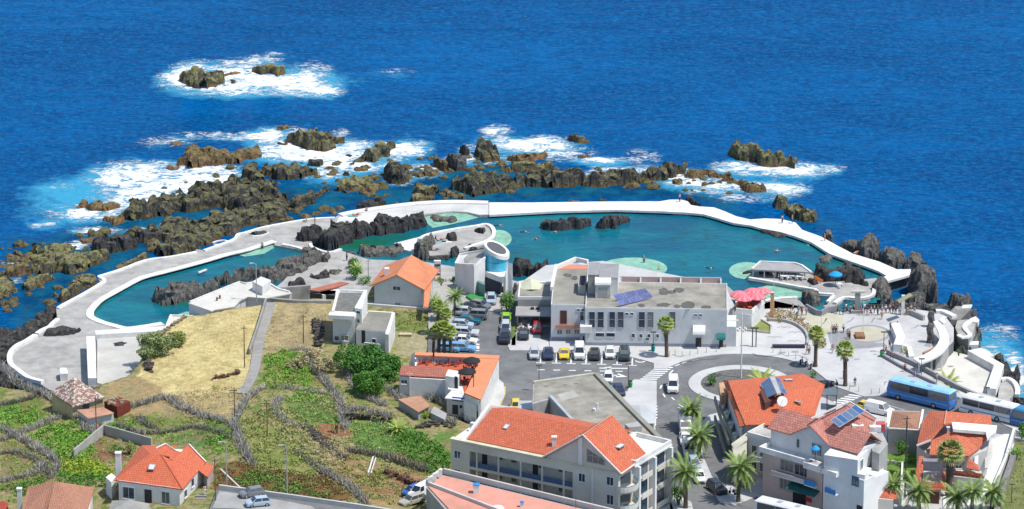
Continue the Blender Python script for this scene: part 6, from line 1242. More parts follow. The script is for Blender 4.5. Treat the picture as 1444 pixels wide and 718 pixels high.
roofpx(t,[[(152,722,zz),(158,706,zz),(183,705,zz+1.2)],[(158,706,zz),(210,710,zz),(183,705,zz+1.2)],[(210,710,zz),(216,728,zz),(183,705,zz+1.2)],[(216,728,zz),(152,722,zz),(183,705,zz+1.2)]],M('fibre_roof',(0.35,0.34,0.31),.9,var=.25),.1)
for a,b in[(155,722),(160,708),(208,711),(213,727)]:q=P(a,b,zz);MB().tube([(q.x,q.y,8.6),(q.x,q.y,zz)],.07).build('post',WHITE2,t)
t=thing('brown_roofed_house','white house under a faded brown hip roof at the bottom left corner','house',P(85,730,7.5));ez=11.0
walls(t,[(42,712,ez),(60,745,ez),(122,745,ez),(130,690,ez),(60,686,ez)],6,WWHITE,lower=.1)
roofpx(t,[[(30,722,ez),(39.7,686,ez+.3),(77.3,679,ez+2),(60,740,ez)],[(39.7,686,ez+.3),(133,687.5,ez),(85.6,680,ez+2),(77.3,679,ez+2)],[(85.6,680,ez+2),(133,687.5,ez),(122,726,ez),(115,745,ez)],[(77.3,679,ez+2),(85.6,680,ez+2),(115,745,ez),(60,745,ez)]],tiles('faded_tiles',(0.46,0.215,0.13),(0.38,0.17,0.10),angle=.0,pitch=.36),.15)
chim(t,28,714,9.5,.7,2.9,WWHITE)
t=thing('red_roofed_shed','corner of a dull red roof cut off by the bottom left edge','shed',P(3,722,7));roofpx(t,[[(-20,712,9),(5,706,9.4),(12,710,9),(10,730,8.6),(-20,735,8.6)]],M('dull_red',(0.36,0.07,0.04),.9));walls(t,[(-18,714,8.8),(8,710,8.8),(8,728,8.4),(-18,732,8.4)],6,WGREY)
t=thing('low_shed','low shed with a sandy orange flat roof half buried between brushwood fences','shed',G(600,585));g=G(600,580).z
walls(t,[(562,563,g+1.6),(590,580,g+1.6),(606,571,g+1.6),(592,559,g+1.8)],g-1,WGREY);roofpx(t,[[(561,563,g+1.7),(590,581,g+1.7),(607,572,g+1.7),(593,558,g+1.9)]],M('sandy_roof',(0.5,0.27,0.17),.95,var=.3,scale=1),.12)
walls(t,[(607,582,g+1.0),(627,592,g+1.0),(630,583,g+1.2),(612,573,g+1.3)],g-1,M('slab_grey',(0.4,0.39,0.37)),'lean_to')
def ribbon(name,pts,w,mat,dz=.06,h=None,label=None,cat=None,jag=0):
 q=[G(a,b)for a,b in smoothline(pts,4)];m=MB();L_,R_=[],[]
 for i,p in enumerate(q):
  d=q[min(i+1,len(q)-1)]-q[max(i-1,0)];d.z=0;d.normalize();nn=Vector((-d.y,d.x,0))*w/2;L_.append(p+nn);R_.append(p-nn)
 for i in range(len(q)-1):
  a=[R_[i],R_[i+1],L_[i+1],L_[i]];h1=h if h else dz
  m.hull8([(v.x,v.y,v.z-.8)for v in a]+[(v.x,v.y,v.z+h1)for v in a])
 if label:return solo(name,m,mat,label,cat)
 return struct(m.build(name,mat))
ribbon('path',[(382,428),(374,455),(366,480),(362,505),(358,525),(350,543),(341,556)],1.7,M('path_concrete',(0.33,0.32,0.29),.95,var=.25,scale=.8),dz=.22)
ribbon('path_wall',[(375,428),(366,458),(357,485),(352,500)],.3,M('path_concrete'),h=1.0,label='thin grey wall along the sea side of the narrow concrete path',cat='wall')
ribbon('garden_wall',[(104,648),(118,637),(132,625),(146,613)],.25,M('garden_render',(0.42,0.41,0.38),.9,var=.2),h=1.7,label='pale grey garden wall running up to the plot corner',cat='wall')
ribbon('garden_wall',[(147,613),(165,618),(190,625),(214,632)],.25,M('garden_render'),h=1.7,label='grey garden wall passing behind the red roofed house',cat='wall')
t=ribbon('terrace_wall',[(383,424),(420,427),(467,427.5)],.5,M('block_wall'),h=.5,label='low block wall at the top of the tan field',cat='wall')
def slabG(name,poly,z,mat,z0):return slabpx(name,poly,z,z0,mat)
slabG('upper_road',[(296,716),(306,690),(345,690),(420,702),(500,713),(560,722),(560,800),(270,800)],10.9,ASPH,8);slabG('upper_pavement',[(300,716),(309,692),(345,698),(400,706),(440,714),(450,722)],10.95,M('old_pavement',(0.36,0.355,0.335),.9,var=.25),9)
solo('road_barrier',strip(MB(),[V(309,690,10.9),V(347,695,10.9),V(420,705,10.9),V(500,716.5,10.9),V(560,726,10.9)],.35,.75),M('parapet_light'),'pale concrete barrier along the road at the bottom left','barrier')
solo('stair_rail',MB().tube([V(311,661.5,12.2),V(341,690,11.2)],.12),WHITE2,'sloping white handrail beside the road barrier','handrail')
def pole(px,py,h,label,arm=0,mat=None,r=.1,z=None,name='utility_pole',cat='pole'):
 b=G(px,py)if z is None else P(px,py,z);t=thing(name,label,cat,b);mt=mat or M('pole_wood',(0.16,0.11,0.07),.9)
 MB().tube([(b.x,b.y,b.z-.3),(b.x,b.y,b.z+h)],[r,r*.7]).build('shaft',mt,t)
 if arm:MB().tube([(b.x,b.y,b.z+h-.1),(b.x+arm*.6,b.y,b.z+h+.2),(b.x+arm,b.y,b.z+h+.15)],r*.5,5).build('arm',mt,t);MB().box(b.x+arm-.3,b.x+arm+.3,b.y-.14,b.y+.14,b.z+h+.05,b.z+h+.2).build('lamp_head',M('lamp_grey',(0.5,0.5,0.5)),t)
 else:MB().box(b.x-.5,b.x+.5,b.y-.05,b.y+.05,b.z+h-.5,b.z+h-.4).build('crossbar',mt,t)
 return t
PG=M('pole_grey',(0.4,0.4,0.38),.7)
pole(345,518,7.4,'leaning dark pole at the edge of the yellow field beside the path');pole(428,484,5.2,'short thick pole standing in the tan field');pole(331,593,5.6,'dark pole beside the lower end of the path');pole(377,618,6.4,'thin pole among scrub in the middle of the slope')
pole(136,611,6.4,'rust brown pole in front of the mossy tiled house',mat=M('rust'));pole(405,701,8.4,'grey street lamp behind the road barrier',arm=-.9,mat=PG,name='street_lamp',cat='street lamp');pole(320,693,8.0,'grey street lamp beside the red roofed house',arm=-.9,mat=PG,name='street_lamp',cat='street lamp');pole(304,706,7.0,'dark wooden pole at the corner of the road barrier',z=10.9)
pole(362,426,7.0,'grey lamp post standing over the flat white pool building',arm=-.8,mat=PG,name='street_lamp',cat='street lamp');pole(519.5,394,3.9,'grey post beside the garden at the back of the orange roofed house',mat=PG,z=2.2)
pole(1276,700,13.5,'tall dark pole rising between the pink house and the red roofed villa',z=5,r=.14,mat=M('pole_dark',(0.07,0.07,0.06)))
pole(668,583,9.2,'slim dark pole in front of the orange terrace restaurant',z=5,r=.08,mat=M('pole_dark'));pole(578,560,4.6,'white leaning mast by the little red tiled roof of the restaurant',mat=WHITE2,r=.07,z=5)
# ---------------- plants
def leafmat(name,c,c2,tr=0.25):
 if name in MATS:return MATS[name]
 m,n,b=nt(name);ge=n.nodes.new('ShaderNodeNewGeometry')
 col=mixc(n,ge.outputs['Random Per Island'],c,c2);col=mixc(n,mth(n,'MULTIPLY',ramp(n,tex(n,.8,3,.6),[(.4,0.0),(.6,1.0)]),.5),col,tuple(v*.6 for v in c))
 n.links.new(col,b.inputs['Base Color']);b.inputs['Roughness'].default_value=.65;b.inputs['Specular IOR Level'].default_value=.25
 MATS[name]=m;return m
LG=leafmat('leaf_green',(0.07,0.20,0.025),(0.14,0.31,0.05));LD=leafmat('leaf_dark',(0.05,0.16,0.025),(0.12,0.29,0.05));LB=leafmat('leaf_bright',(0.13,0.30,0.03),(0.22,0.42,0.05));LY=leafmat('leaf_lime',(0.26,0.38,0.03),(0.40,0.50,0.05))
LT_=leafmat('leaf_tan',(0.36,0.30,0.16),(0.5,0.43,0.26));LGY=leafmat('leaf_greygreen',(0.19,0.25,0.09),(0.33,0.40,0.17));LBR=leafmat('leaf_heath',(0.15,0.09,0.04),(0.24,0.13,0.06));LO=leafmat('leaf_olive',(0.2,0.24,0.06),(0.34,0.37,0.1))
def leaf(m,p,s,up=0.5):
 a=Vector((random.gauss(0,1),random.gauss(0,1),random.gauss(0,1)*.8)).normalized();b=a.cross(Vector((random.gauss(0,1),random.gauss(0,1),random.gauss(0,1)+up))).normalized()
 s1=s*random.uniform(.6,1.35);m.face([p-a*s1*.5,p+b*s1*.35,p+a*s1*.5,p-b*s1*.35])
def crown(c,r,n,s,lobes=14,m=None):
 m=m or MB();c=Vector(c);cs=[]
 for _ in range(lobes):
  v=Vector((random.gauss(0,1),random.gauss(0,1),random.gauss(.25,1))).normalized()*random.uniform(.3,.82)
  cs.append((c+Vector((v.x*r[0],v.y*r[1],v.z*r[2])),random.uniform(.3,.55)*min(r[0],r[1],r[2]*1.3)))
 for _ in range(n):
  q,lr=random.choice(cs);v=Vector((random.gauss(0,1),random.gauss(0,1),random.gauss(.2,1))).normalized()*lr*random.uniform(.6,1.08)
  p=q+v
  if p.z<c.z-r[2]*.95:p.z=c.z-r[2]*.9
  leaf(m,p,s)
 return m
def bush(px,py,w,h,mat,label,cat='bush',z=None,n=None,s=.3,name='bush',d=None,lobes=14,trunk=True):
 b=G(px,py)if z is None else P(px,py,z);d=d or w;t=thing(name,label,cat,b);n=n or int(420*w*h*.35)+250
 crown((b.x,b.y,b.z+h*.55),(w/2,d/2,h*.5),n,s,lobes).build('crown',mat,t)
 if trunk:
  m=MB()
  for k in range(4):a=R(90*k+random.uniform(0,60));m.tube([(b.x,b.y,b.z-.2),(b.x+math.cos(a)*w*.1,b.y+math.sin(a)*d*.1,b.z+h*.3),(b.x+math.cos(a)*w*.27,b.y+math.sin(a)*d*.27,b.z+h*.6)],[.12,.08,.04],5)
  m.build('trunk',M('bark',(0.12,0.09,0.06),.95),t)
 return t
bush(512,526,14.5,4.1,LD,'wide dark green tree crown sheltering under the two white flat roofed houses','tree',n=11000,d=11,lobes=46,name='tree',s=.34);bush(549,533,6,3.2,LD,'dark green tree leaning out at the far end of the wide crown','tree',n=4200,d=7,lobes=20,name='tree',s=.34)
bush(521,555,7,3.5,LG,'brighter round green tree standing in front of the wide dark crown','tree',n=6000,d=6,lobes=24,name='tree',s=.3);bush(716,441,3.8,3.6,LG,'clipped round green tree at the end of the car park','tree',z=4.9,n=1600,name='tree',s=.24)
bush(220,500,7.5,3.8,LGY,'large grey green bush spilling over the edge of the dry yellow field',n=5200,d=5,lobes=26);bush(247,488,4,2.4,LO,'smaller olive bush next to the big grey green one',n=2200);bush(205,508,3,2.2,LGY,'grey bush hanging over the pale terrace',n=1300)
bush(182,641,2.4,2.0,LO,'round olive bush inside the walled plot',n=500,s=.22);bush(165,640,2.4,1.5,LG,'low green shrub beside the round olive bush in the walled plot',n=400,s=.22);bush(180,690,3,2.2,LG,'green shrub pressed against the tall side chimney',n=500)
bush(475,611,1.0,3.0,LD,'small dark cypress like shrub at the corner of the red soil plot',n=420,s=.18,lobes=8);bush(599,590,1.6,1.2,LY,'small lime green bush on the rubble by the low shed',n=300,s=.2)
bush(501,394,2.8,2.4,LD,'dark shrub on the bathers yard','shrub',z=2.2,n=620,s=.24);bush(497,378,2.2,1.8,LD,'dark spreading bush behind the other shrub on the bathers yard','shrub',z=2.2,n=420,s=.24);bush(515,400,3.2,1.2,LG,'low green hedge behind the orange roofed house','shrub',z=2.2,n=420,s=.22)
bush(622,401,2.4,1.1,LO,'flower bed shrub by the white rail of the orange roofed house',z=5,n=420,s=.2);bush(640,399,2.4,1.0,LG,'low green hedge piece behind the fan palms',z=5,n=320,s=.2)
bush(1003,543,2.0,1.7,LD,'dark shrub on the roundabout beside the red roof',z=5,n=420,s=.22);bush(1272,640,2.4,2.4,LG,'leafy young tree in the small garden under the brown hip roof','tree',z=6.6,n=600,s=.26,name='tree');bush(1264,655,3,.9,LB,'low bright green shrub in the small garden',z=6.6,n=420,s=.2);bush(1283,652,2.6,1.0,LB,'bright green shrub by the dark pole',z=6.6,n=380,s=.2)
bush(1446,620,3,2.6,LD,'dark shrub at the right edge beyond the bus',z=5.3,n=600);bush(1432,648,2.4,2.0,LB,'bright green shrub beside the rubble wall',z=5.3,n=420,s=.24);bush(957,712,3.2,3.2,LG,'green street tree under the palm beside the apartment house','tree',z=5,n=700,s=.26,name='tree');bush(1051,690,3.0,2.6,LY,'yellow green bush under the tall palm at the corner',z=5,n=620,s=.24)
bush(1146,532,1.6,1.0,LG,'small shrub at the foot of the western plaza palm',z=5,n=260,s=.18);bush(1385,665,1.6,1.2,LB,'bright potted shrub beside the villa wall',z=5.2,n=220,s=.2);bush(1352,500,1.2,.8,LD,'tiny dark shrub on the plaza steps',z=5,n=120,s=.15)
bush(1038,440,1.6,.9,LY,'yellow green planter shrub on the hotel terrace end',z=7.0,n=260,s=.2,trunk=False)
bush(1030,457,1.2,.9,LO,'small green planter below the hotel terrace',z=5.6,n=160,s=.2,trunk=False);bush(420,520,4.5,1.8,LT_,'dry tan scrub beside the bright vegetable bed',n=800);bush(452,525,4.5,2.4,LT_,'pale dead shrub sprawling before the big dark tree',n=1000);bush(442,510,4,2.0,LT_,'tan withered bush behind the pale dead shrub',n=700)
bush(250,475,2,1,LO,'low olive tuft on the field edge, nearest the pool',n=160,s=.2);bush(305,548,2.2,.5,LY,'thin lime weeds in the dry yellow field',n=150,s=.18,trunk=False)
def cover(name,poly,dens,s,mat,h=.35,z=None,clump=0.5):
 pl=[(p.x,p.y)for p in(GL(poly)if z is None else W(poly,z))];x0,x1=min(p[0]for p in pl),max(p[0]for p in pl);y0,y1=min(p[1]for p in pl),max(p[1]for p in pl)
 n=int((x1-x0)*(y1-y0)*dens);xx=np.random.RandomState(len(poly)*31+n%97).uniform(size=(n,3));X=x0+xx[:,0]*(x1-x0);Y=y0+xx[:,1]*(y1-y0);k=inpoly(X+1.2*(vnoise(X,Y,3)-.5),Y+1.6*(vnoise(X,Y,5)-.5),pl)
 nz=fbm(X*.7,Y*.7,12,3);k&=nz>clump-.1*xx[:,2];X,Y,nz=X[k],Y[k],nz[k]
 Z=height(X,Y)if z is None else np.full(X.shape,z);m=MB()
 for x,y,zz,q in zip(X,Y,Z,nz):leaf(m,Vector((x,y,zz+random.random()*h*(q*2.2-.4))),s)
 if len(m.f):return struct(m.build(name,mat),'stuff')
cover('vegetable_bed',[(372,502),(400,494),(432,504),(446,540),(430,545),(376,548)],26,.32,LB,.6,clump=.42);cover('vegetable_bed',[(398,556),(440,548),(466,556),(460,566),(410,566)],22,.3,LB,.5,clump=.45)
cover('vegetable_bed',[(70,606),(105,595),(128,605),(135,640),(120,655),(90,650),(60,632),(40,612)],26,.36,LB,.8,clump=.40);cover('flowering_shrubs',[(85,650),(120,648),(155,660),(158,672),(110,672),(82,668)],30,.36,LY,.9,clump=.36);cover('garden_shrubs',[(82,668),(150,668),(152,690),(120,690),(85,684)],26,.34,LG,.9,clump=.38)
cover('vegetable_bed',[(150,595),(185,588),(195,606),(160,610)],20,.3,LB,.5,clump=.45);cover('vegetable_bed',[(555,600),(600,615),(635,645),(625,690),(600,660),(560,640)],24,.36,LG,.9,clump=.42);cover('grass_plot',[(490,598),(555,598),(590,620),(585,640),(555,638),(508,632)],30,.2,leafmat('leaf_crop',(0.1,0.23,0.05),(0.17,0.3,0.08)),.3,clump=.3)
cover('grass_plot',[(397,565),(468,564),(478,594),(442,600),(417,588)],24,.2,leafmat('leaf_dull',(0.14,0.22,0.06),(0.2,0.27,0.09)),.25,clump=.35);cover('scrub',[(335,600),(380,570),(430,590),(440,640),(470,665),(430,672),(360,660),(335,640)],14,.34,LO,.6,clump=.45);cover('dry_grass',[(390,590),(430,600),(455,640),(460,660),(430,650),(395,620)],16,.3,LT_,.5,clump=.42)
cover('heath',[(305,655),(345,650),(420,668),(470,672),(496,705),(450,708),(380,698),(310,684)],20,.3,LBR,.5,clump=.42);cover('weeds',[(330,672),(380,668),(400,680),(450,694),(470,706),(400,698),(340,690)],18,.34,LG,.7,clump=.48);cover('dry_grass',[(470,610),(500,640),(480,660),(445,655),(440,620)],16,.28,LT_,.5,clump=.4)
cover('weeds',[(0,575),(45,570),(60,590),(30,600),(0,610)],20,.34,LB,.6,clump=.44);cover('weeds',[(0,690),(60,672),(75,690),(40,700),(0,712)],20,.36,LG,.7,clump=.42);cover('dry_grass',[(440,560),(500,560),(510,600),(480,590)],10,.28,LT_,.5,clump=.45);cover('weeds',[(525,445),(600,440),(606,462),(545,468)],16,.28,LO,.5,clump=.45)
cover('weeds',[(300,585),(330,600),(325,640),(300,650),(296,620)],18,.3,LB,.6,clump=.48);cover('weeds',[(500,655),(560,665),(590,690),(540,700),(505,690)],8,.3,LO,.5,clump=.48);cover('vegetable_bed',[(275,596),(300,590),(322,605),(316,628),(285,628)],16,.3,LG,.5,clump=.47)
cover('dry_grass',[(240,555),(345,545),(335,585),(290,596),(240,580)],12,.28,LT_,.35,clump=.46);cover('dry_grass',[(383,440),(462,436),(460,480),(440,500),(376,495)],7,.22,LT_,.25,clump=.5);cover('scrub',[(470,640),(520,650),(545,690),(520,712),(480,690)],12,.32,LO,.5,clump=.5)
cover('dry_grass',[(218,478),(262,452),(330,440),(376,436),(366,480),(352,540),(250,560),(190,548)],7,.16,leafmat('leaf_straw',(0.46,0.36,0.15),(0.58,0.47,0.22)),.14,clump=.45)
cover('slope_planting',[(1080,441),(1100,437),(1125,443),(1145,460),(1163,475),(1164,490),(1155,493),(1142,478),(1131,463),(1110,454),(1082,452)],26,.32,leafmat('leaf_ochre',(0.30,0.2,0.07),(0.4,0.33,0.13)),.7,z=5.0,clump=.33)
cover('slope_planting',[(1150,470),(1163,475),(1164,490),(1155,493),(1146,484)],20,.3,LB,.6,z=5.0,clump=.45);cover('field_grass',[(1440,625),(1425,655),(1412,690),(1402,730),(1470,730),(1470,630)],10,.24,leafmat('leaf_field',(0.2,0.24,0.08),(0.3,0.32,0.12)),.2,z=5.35,clump=.4)
cover('scrub',[(0,600),(60,580),(160,585),(330,590),(370,545),(470,540),(560,590),(640,640),(600,712),(500,712),(300,700),(150,690),(0,700)],5,.3,LO,.35,clump=.5);cover('weeds',[(0,600),(60,580),(160,585),(330,590),(370,545),(470,540),(560,590),(640,640),(600,712),(500,712),(300,660),(150,690),(0,700)],4,.3,LB,.4,clump=.55);cover('dry_grass',[(340,560),(470,545),(560,600),(600,700),(480,712),(440,640),(360,640)],6,.28,LT_,.4,clump=.52)
# ---------------- brushwood windbreaks: dead heath stems set upright
BW=leafmat('brushwood',(0.28,0.26,0.225),(0.50,0.475,0.42));BWD=leafmat('dark_brushwood',(0.13,0.12,0.10),(0.33,0.31,0.27))
def fence(pts,label,h=1.5,mat=BW,dens=48,w=.95,group='brushwood windbreaks'):
 q=[G(a,b)for a,b in smoothline(pts,5)];m=MB();h*=.74
 for i in range(len(q)-1):
  L=(q[i+1]-q[i]).length
  for _ in range(int(L*dens)):
   p=q[i].lerp(q[i+1],random.random())+Vector((random.uniform(-w,w)*.5,random.uniform(-w,w)*.5,-.2));hh=h*random.uniform(.4,1.2)
   tip=p+Vector((random.gauss(0,.4),random.gauss(0,.4),hh));s=random.uniform(.03,.07);a=Vector((random.gauss(0,1),random.gauss(0,1),0)).normalized()*s
   m.face([p-a*1.4,p+a*1.4,tip+a*.6,tip-a*.6])
   if random.random()<.5:t1=p.lerp(tip,.6);t2=t1+Vector((random.gauss(0,.3),random.gauss(0,.3),.35));m.face([t1-a,t1+a,t2])
 return solo('brushwood_fence',m,mat,label,'windbreak',group)
for pts,lb,h,mt in[([(0,517),(14,530),(27,543),(50,553),(69,561),(84,572),(100,584),(116,600),(130,614)],'grey brushwood windbreak running from the left edge past the mossy tiled house',1.7,BW),([(0,605),(19,614),(42,628),(69,643),(81,658),(79,668)],'brushwood windbreak curling round the small plot above the brown roofed house',1.6,BW),([(159,588),(180,578),(200,571),(234,563),(259,578),(292,590),(330,599)],'brushwood windbreak along the foot of the dry yellow field',1.6,BW),([(330,600),(336,618),(345,640),(356,658)],'short thick brushwood windbreak dropping down the slope towards the road',1.9,BW),([(166,600),(192,610),(225,612),(267,604)],'dark brushwood between two small green plots',1.1,BWD),([(433,508),(452,532),(471,556),(482,577),(486,606)],'brushwood windbreak from the dead shrub down to the red soil plot',1.5,BW),([(486,580),(510,580),(530,584),(552,588)],'brushwood screen on top of the dry stone wall',1.5,BW),([(492,527),(498,545),(512,560),(546,573)],'brushwood windbreak around the brighter round green tree',1.4,BW),([(546,549),(567,566),(600,583),(642,599)],'brushwood windbreak in front of the low sandy roofed shed',1.6,BW),([(594,556),(614,566),(640,579),(668,596),(684,604)],'brushwood windbreak between the orange terrace restaurant and the apartments',1.8,BW),([(492,637),(515,642),(538,646),(570,656),(602,667)],'dark brushwood row above the rubble bank',1.9,BWD),([(452,665),(470,675),(488,687),(505,700),(517,712)],'brushwood windbreak slanting down to the road at the bottom',1.7,BW),([(383,545),(410,548),(440,553),(463,557)],'low brushwood edge below the bright vegetable bed',.9,BW),([(80,560),(100,556),(140,545)],'scrappy brushwood behind the mossy tiled house',.8,BW),([(0,572),(30,566),(60,556)],'brushwood windbreak beside the lowest seaside terrace',1.2,BWD),([(0,640),(30,640),(60,655),(70,675)],'sparse dark brushwood within the plot above the brown roofed house',1.0,BWD),([(268,602),(300,608),(325,618)],'dark brushwood edge of the plot beside the path end',1.1,BWD),([(130,614),(140,600),(152,590)],'tangle of brushwood beside the rust brown pole',1.2,BW)]:
 fence(pts,lb,h,mt)
for pts,lb,h,mt in[([(0,622),(30,612),(58,600),(84,590)],'brushwood windbreak across the bright vegetable plots at far left',1.3,BW),([(394,562),(388,578),(402,596),(432,604)],'brushwood curled round the lower edge of the dull green plot',1.1,BW),([(372,548),(352,560),(338,580),(330,598)],'brushwood windbreak following the lower path end',1.2,BW),([(196,590),(208,600),(222,606)],'stub of brushwood inside the plot by the red shack',1.0,BWD),([(600,560),(590,552),(575,548)],'grey brushwood tuft behind the sandy roofed shed',1.2,BW),([(440,500),(425,492),(410,494)],'low dead hedge at the foot of the tan field',.9,BW),([(420,640),(440,655),(455,668)],'broken brushwood line between scrub and the red rubble',1.0,BWD),([(60,655),(50,668),(20,676),(0,680)],'brushwood closing the plot beside the bottom left corner',1.3,BW)]:fence(pts,lb,h,mt)
def stones(pts,label,h=1.0,w=.7,mat=None,n=9):
 q=[G(a,b)for a,b in smoothline(pts,4)];m=MB()
 for i in range(len(q)-1):
  for _ in range(int((q[i+1]-q[i]).length*n)):
   p=q[i].lerp(q[i+1],random.random())+Vector((random.uniform(-w,w)*.5,random.uniform(-w,w)*.5,random.uniform(0,h)-.1));s=random.uniform(.16,.34)
   m.hull8([(p.x+s*a*random.uniform(.7,1.1),p.y+s*b*random.uniform(.7,1.1),p.z+s*.6*c*random.uniform(.7,1))for c in(-1,1)for a,b in((-1,-1),(1,-1),(1,1),(-1,1))])
 return solo('stone_wall',m,mat or M('field_stone',(0.11,0.095,0.08),.95,var=.5,scale=2),label,'stone wall')
stones([(486,592),(515,592),(552,597)],'dark dry stone wall above the green crop plot',1.2);stones([(590,603),(610,600),(640,602)],'heap of stones beside the low shed',.6,1.6);stones([(545,668),(575,680),(600,690)],'reddish rubble bank below the dark brushwood row',.9,1.8,M('red_stone',(0.17,0.09,0.06),.95,var=.5,scale=2));stones([(452,475),(446,455),(450,490)],'grey stone pile beside the tall narrow white house',1.0,1.2)
stones([(215,518),(205,512),(212,525)],'dark stones at the crumbling corner of the yellow field',.8,.8);stones([(300,535),(320,531),(338,526)],'reddish stones along the step in the yellow field',.5,.6,M('red_stone'));stones([(430,600),(450,620),(470,640),(486,650)],'rough stones down the middle of the slope',.4,1.6)
stones([(262,447),(240,462),(222,480),(208,502)],'small stones edging the yellow field towards the pool',.5,.5,M('tan_stone',(0.3,0.25,0.17),.95,var=.4),6)
solo('timber',MB().tube([tuple(G(519,668)+Vector((0,0,.1))),tuple(G(526,652)+Vector((0,0,.9)))],.14).tube([tuple(G(523,668)+Vector((0,0,.1))),tuple(G(530,653)+Vector((0,0,.9)))],.1),WHITE2,'pale planks leaning against the dark brushwood row','planks')
t=thing('farm_box','pale wooden crate lying on the bare plot beside the palms','crate',G(572,474));q=G(572,474);MB().box(q.x-1.0,q.x+1.0,q.y-.4,q.y+.4,q.z,q.z+.4).build('body',M('pale_wood',(0.45,0.36,0.2)),t);MB().box(q.x-1.05,q.x+1.05,q.y-.45,q.y+.45,q.z+.4,q.z+.46).build('lid',M('pale_wood2',(0.55,0.47,0.3)),t)
# ---------------- palms
def frond(m,base,ang,L,rise,droop,nl=16,ll=.75,st=None):
 dx,dy=math.cos(ang),math.sin(ang);pts=[]
 for k in range(9):s=k/8;pts.append(Vector((base.x+dx*L*s*(1-.12*s*droop),base.y+dy*L*s*(1-.12*s*droop),base.z+rise*L*s-droop*L*s*s)))
 side=Vector((-dy,dx,0))
 for k in range(8):m.face([pts[k]-side*.03,pts[k]+side*.03,pts[k+1]+side*.02,pts[k+1]-side*.02])
 for k in range(nl):
  s=.12+.88*k/nl;f=s*8;i=min(7,int(f));p=pts[i].lerp(pts[i+1],f-i);tdir=(pts[i+1]-pts[i]).normalized();l=ll*math.sin(math.pi*(.15+.8*s))*random.uniform(.8,1.15)
  for sg in(-1,1):
   tip=p+side*sg*l*.8+tdir*l*.55+Vector((0,0,-.25*l));m.face([p-tdir*.07,p+tdir*.07,tip])
def palm(name,h,nf,L,mat,kind='date',seed=0,r=.3,lean=.2):
 random.seed(seed);t=thing(name,'x','palm',(0,0,0));pts=[(lean*math.sin(k/6*1.5)*k/6,.1*k/6,h*k/6-.1)for k in range(7)]
 m=MB();m.tube(pts,[r*(1.25 if k==0 else 1.0-.1*k/6)for k in range(7)],9)
 for k in range(int(h*5)):
  z=k/5;f=z/h*6;i=min(5,int(f));cx=pts[i][0]+(pts[i+1][0]-pts[i][0])*(f-i);m.lathe((cx,.1*z/h,z),[(r*1.0,0),(r*1.12,.09),(r*.98,.12)],8)
 m.build('trunk',M('palm_bark',(0.15,0.115,0.085),.95,var=.35,scale=2),t);top=Vector(pts[-1]);m=MB();dead=MB()
 if kind=='date':
  for k in range(nf):
   u=k/nf;a=k*2.39996;el=1.25-1.5*u;frond(m,top+Vector((0,0,.15)),a,L*random.uniform(.85,1.1),max(.05,el),.35+.75*u,24,.66)
  MB().lathe(tuple(top-Vector((0,0,.7))),[(r*.9,0),(r*1.7,.4),(r*1.5,.8),(r*.5,1.0)],9).build('crown_base',M('palm_boot',(0.28,0.16,0.07),.95),t)
 else:
  for k in range(nf):
   a=k*2.39996;u=k/nf;el=1.3-2.0*u;d=Vector((math.cos(a)*math.cos(el),math.sin(a)*math.cos(el),math.sin(el)));c=top+Vector((0,0,.2))+d*L*.55;side=d.cross(Vector((0,0,1))).normalized();upv=side.cross(d);rr=L*.55
   tgt=m if u<.82 else dead
   for j in range(11):
    b=-1.35+2.7*j/10;q=(d*math.cos(b)+side*math.sin(b));tip=c+q*rr*random.uniform(.8,1.1)+Vector((0,0,-.28*rr));w_=(q.cross(upv)).normalized()*.07*rr;mid=c+q*rr*.55
    tgt.face([c,mid-w_*1.6,tip,mid+w_*1.6])
   tgt.face([top-side*.03,top+side*.03,c+side*.03,c-side*.03])
  for k in range(26):a=k*2.4;p=top+Vector((math.cos(a)*r*.8,math.sin(a)*r*.8,random.uniform(-.9,0)));dead.face([p,p+Vector((math.cos(a)*.45-.12*math.sin(a),math.sin(a)*.45+.12*math.cos(a),-.7)),p+Vector((math.cos(a)*.45+.12*math.sin(a),math.sin(a)*.45-.12*math.cos(a),-.75))])
  dead.build('dead_fronds',leafmat('frond_dead',(0.35,0.30,0.14),(0.45,0.40,0.2)),t)
 m.build('fronds',mat,t);random.seed(seed+5);return t
FG=leafmat('frond_green',(0.13,0.21,0.05),(0.27,0.36,0.1));FY=leafmat('frond_yellow',(0.24,0.33,0.05),(0.38,0.45,0.1));FD=leafmat('frond_deep',(0.08,0.15,0.04),(0.15,0.24,0.08))
PA=palm('date_palm',5.6,46,3.1,FG,'date',3,.32);PB_=palm('fan_palm',5.6,34,1.5,FY,'fan',5,.3);PC=palm('young_palm',1.0,34,2.6,FY,'date',9,.3);PD=palm('fan_palm',5.8,40,1.9,leafmat('frond_washed',(0.2,0.25,0.06),(0.36,0.38,0.12)),'fan',12,.42,.05);PE=palm('date_palm',3.2,40,2.6,FG,'date',15,.3)
def put(root,px,py,label,z=5.0,rot=0,sc_=1.0,first=False,group=None):
 b=P(px,py,z)
 if first:root.location=b;root['label']=label;root.scale=(sc_,)*3;root.rotation_euler=(0,0,rot);return root
 return dup(root,b,rot,label,None,sc_)
put(PA,1041,707,'tall date palm standing on the corner pavement before the pale blue flats',rot=.3,sc_=1.0,first=True);put(PA,967,716,'tall date palm by the bays of the apartment house, orange under its crown',rot=2,sc_=1.05);put(PE,972,604,'short date palm over the white box van',sc_=1.0,first=True,z=5);put(PE,986,646,'date palm beside the line of parked white vehicles',rot=1.5,sc_=1.1)
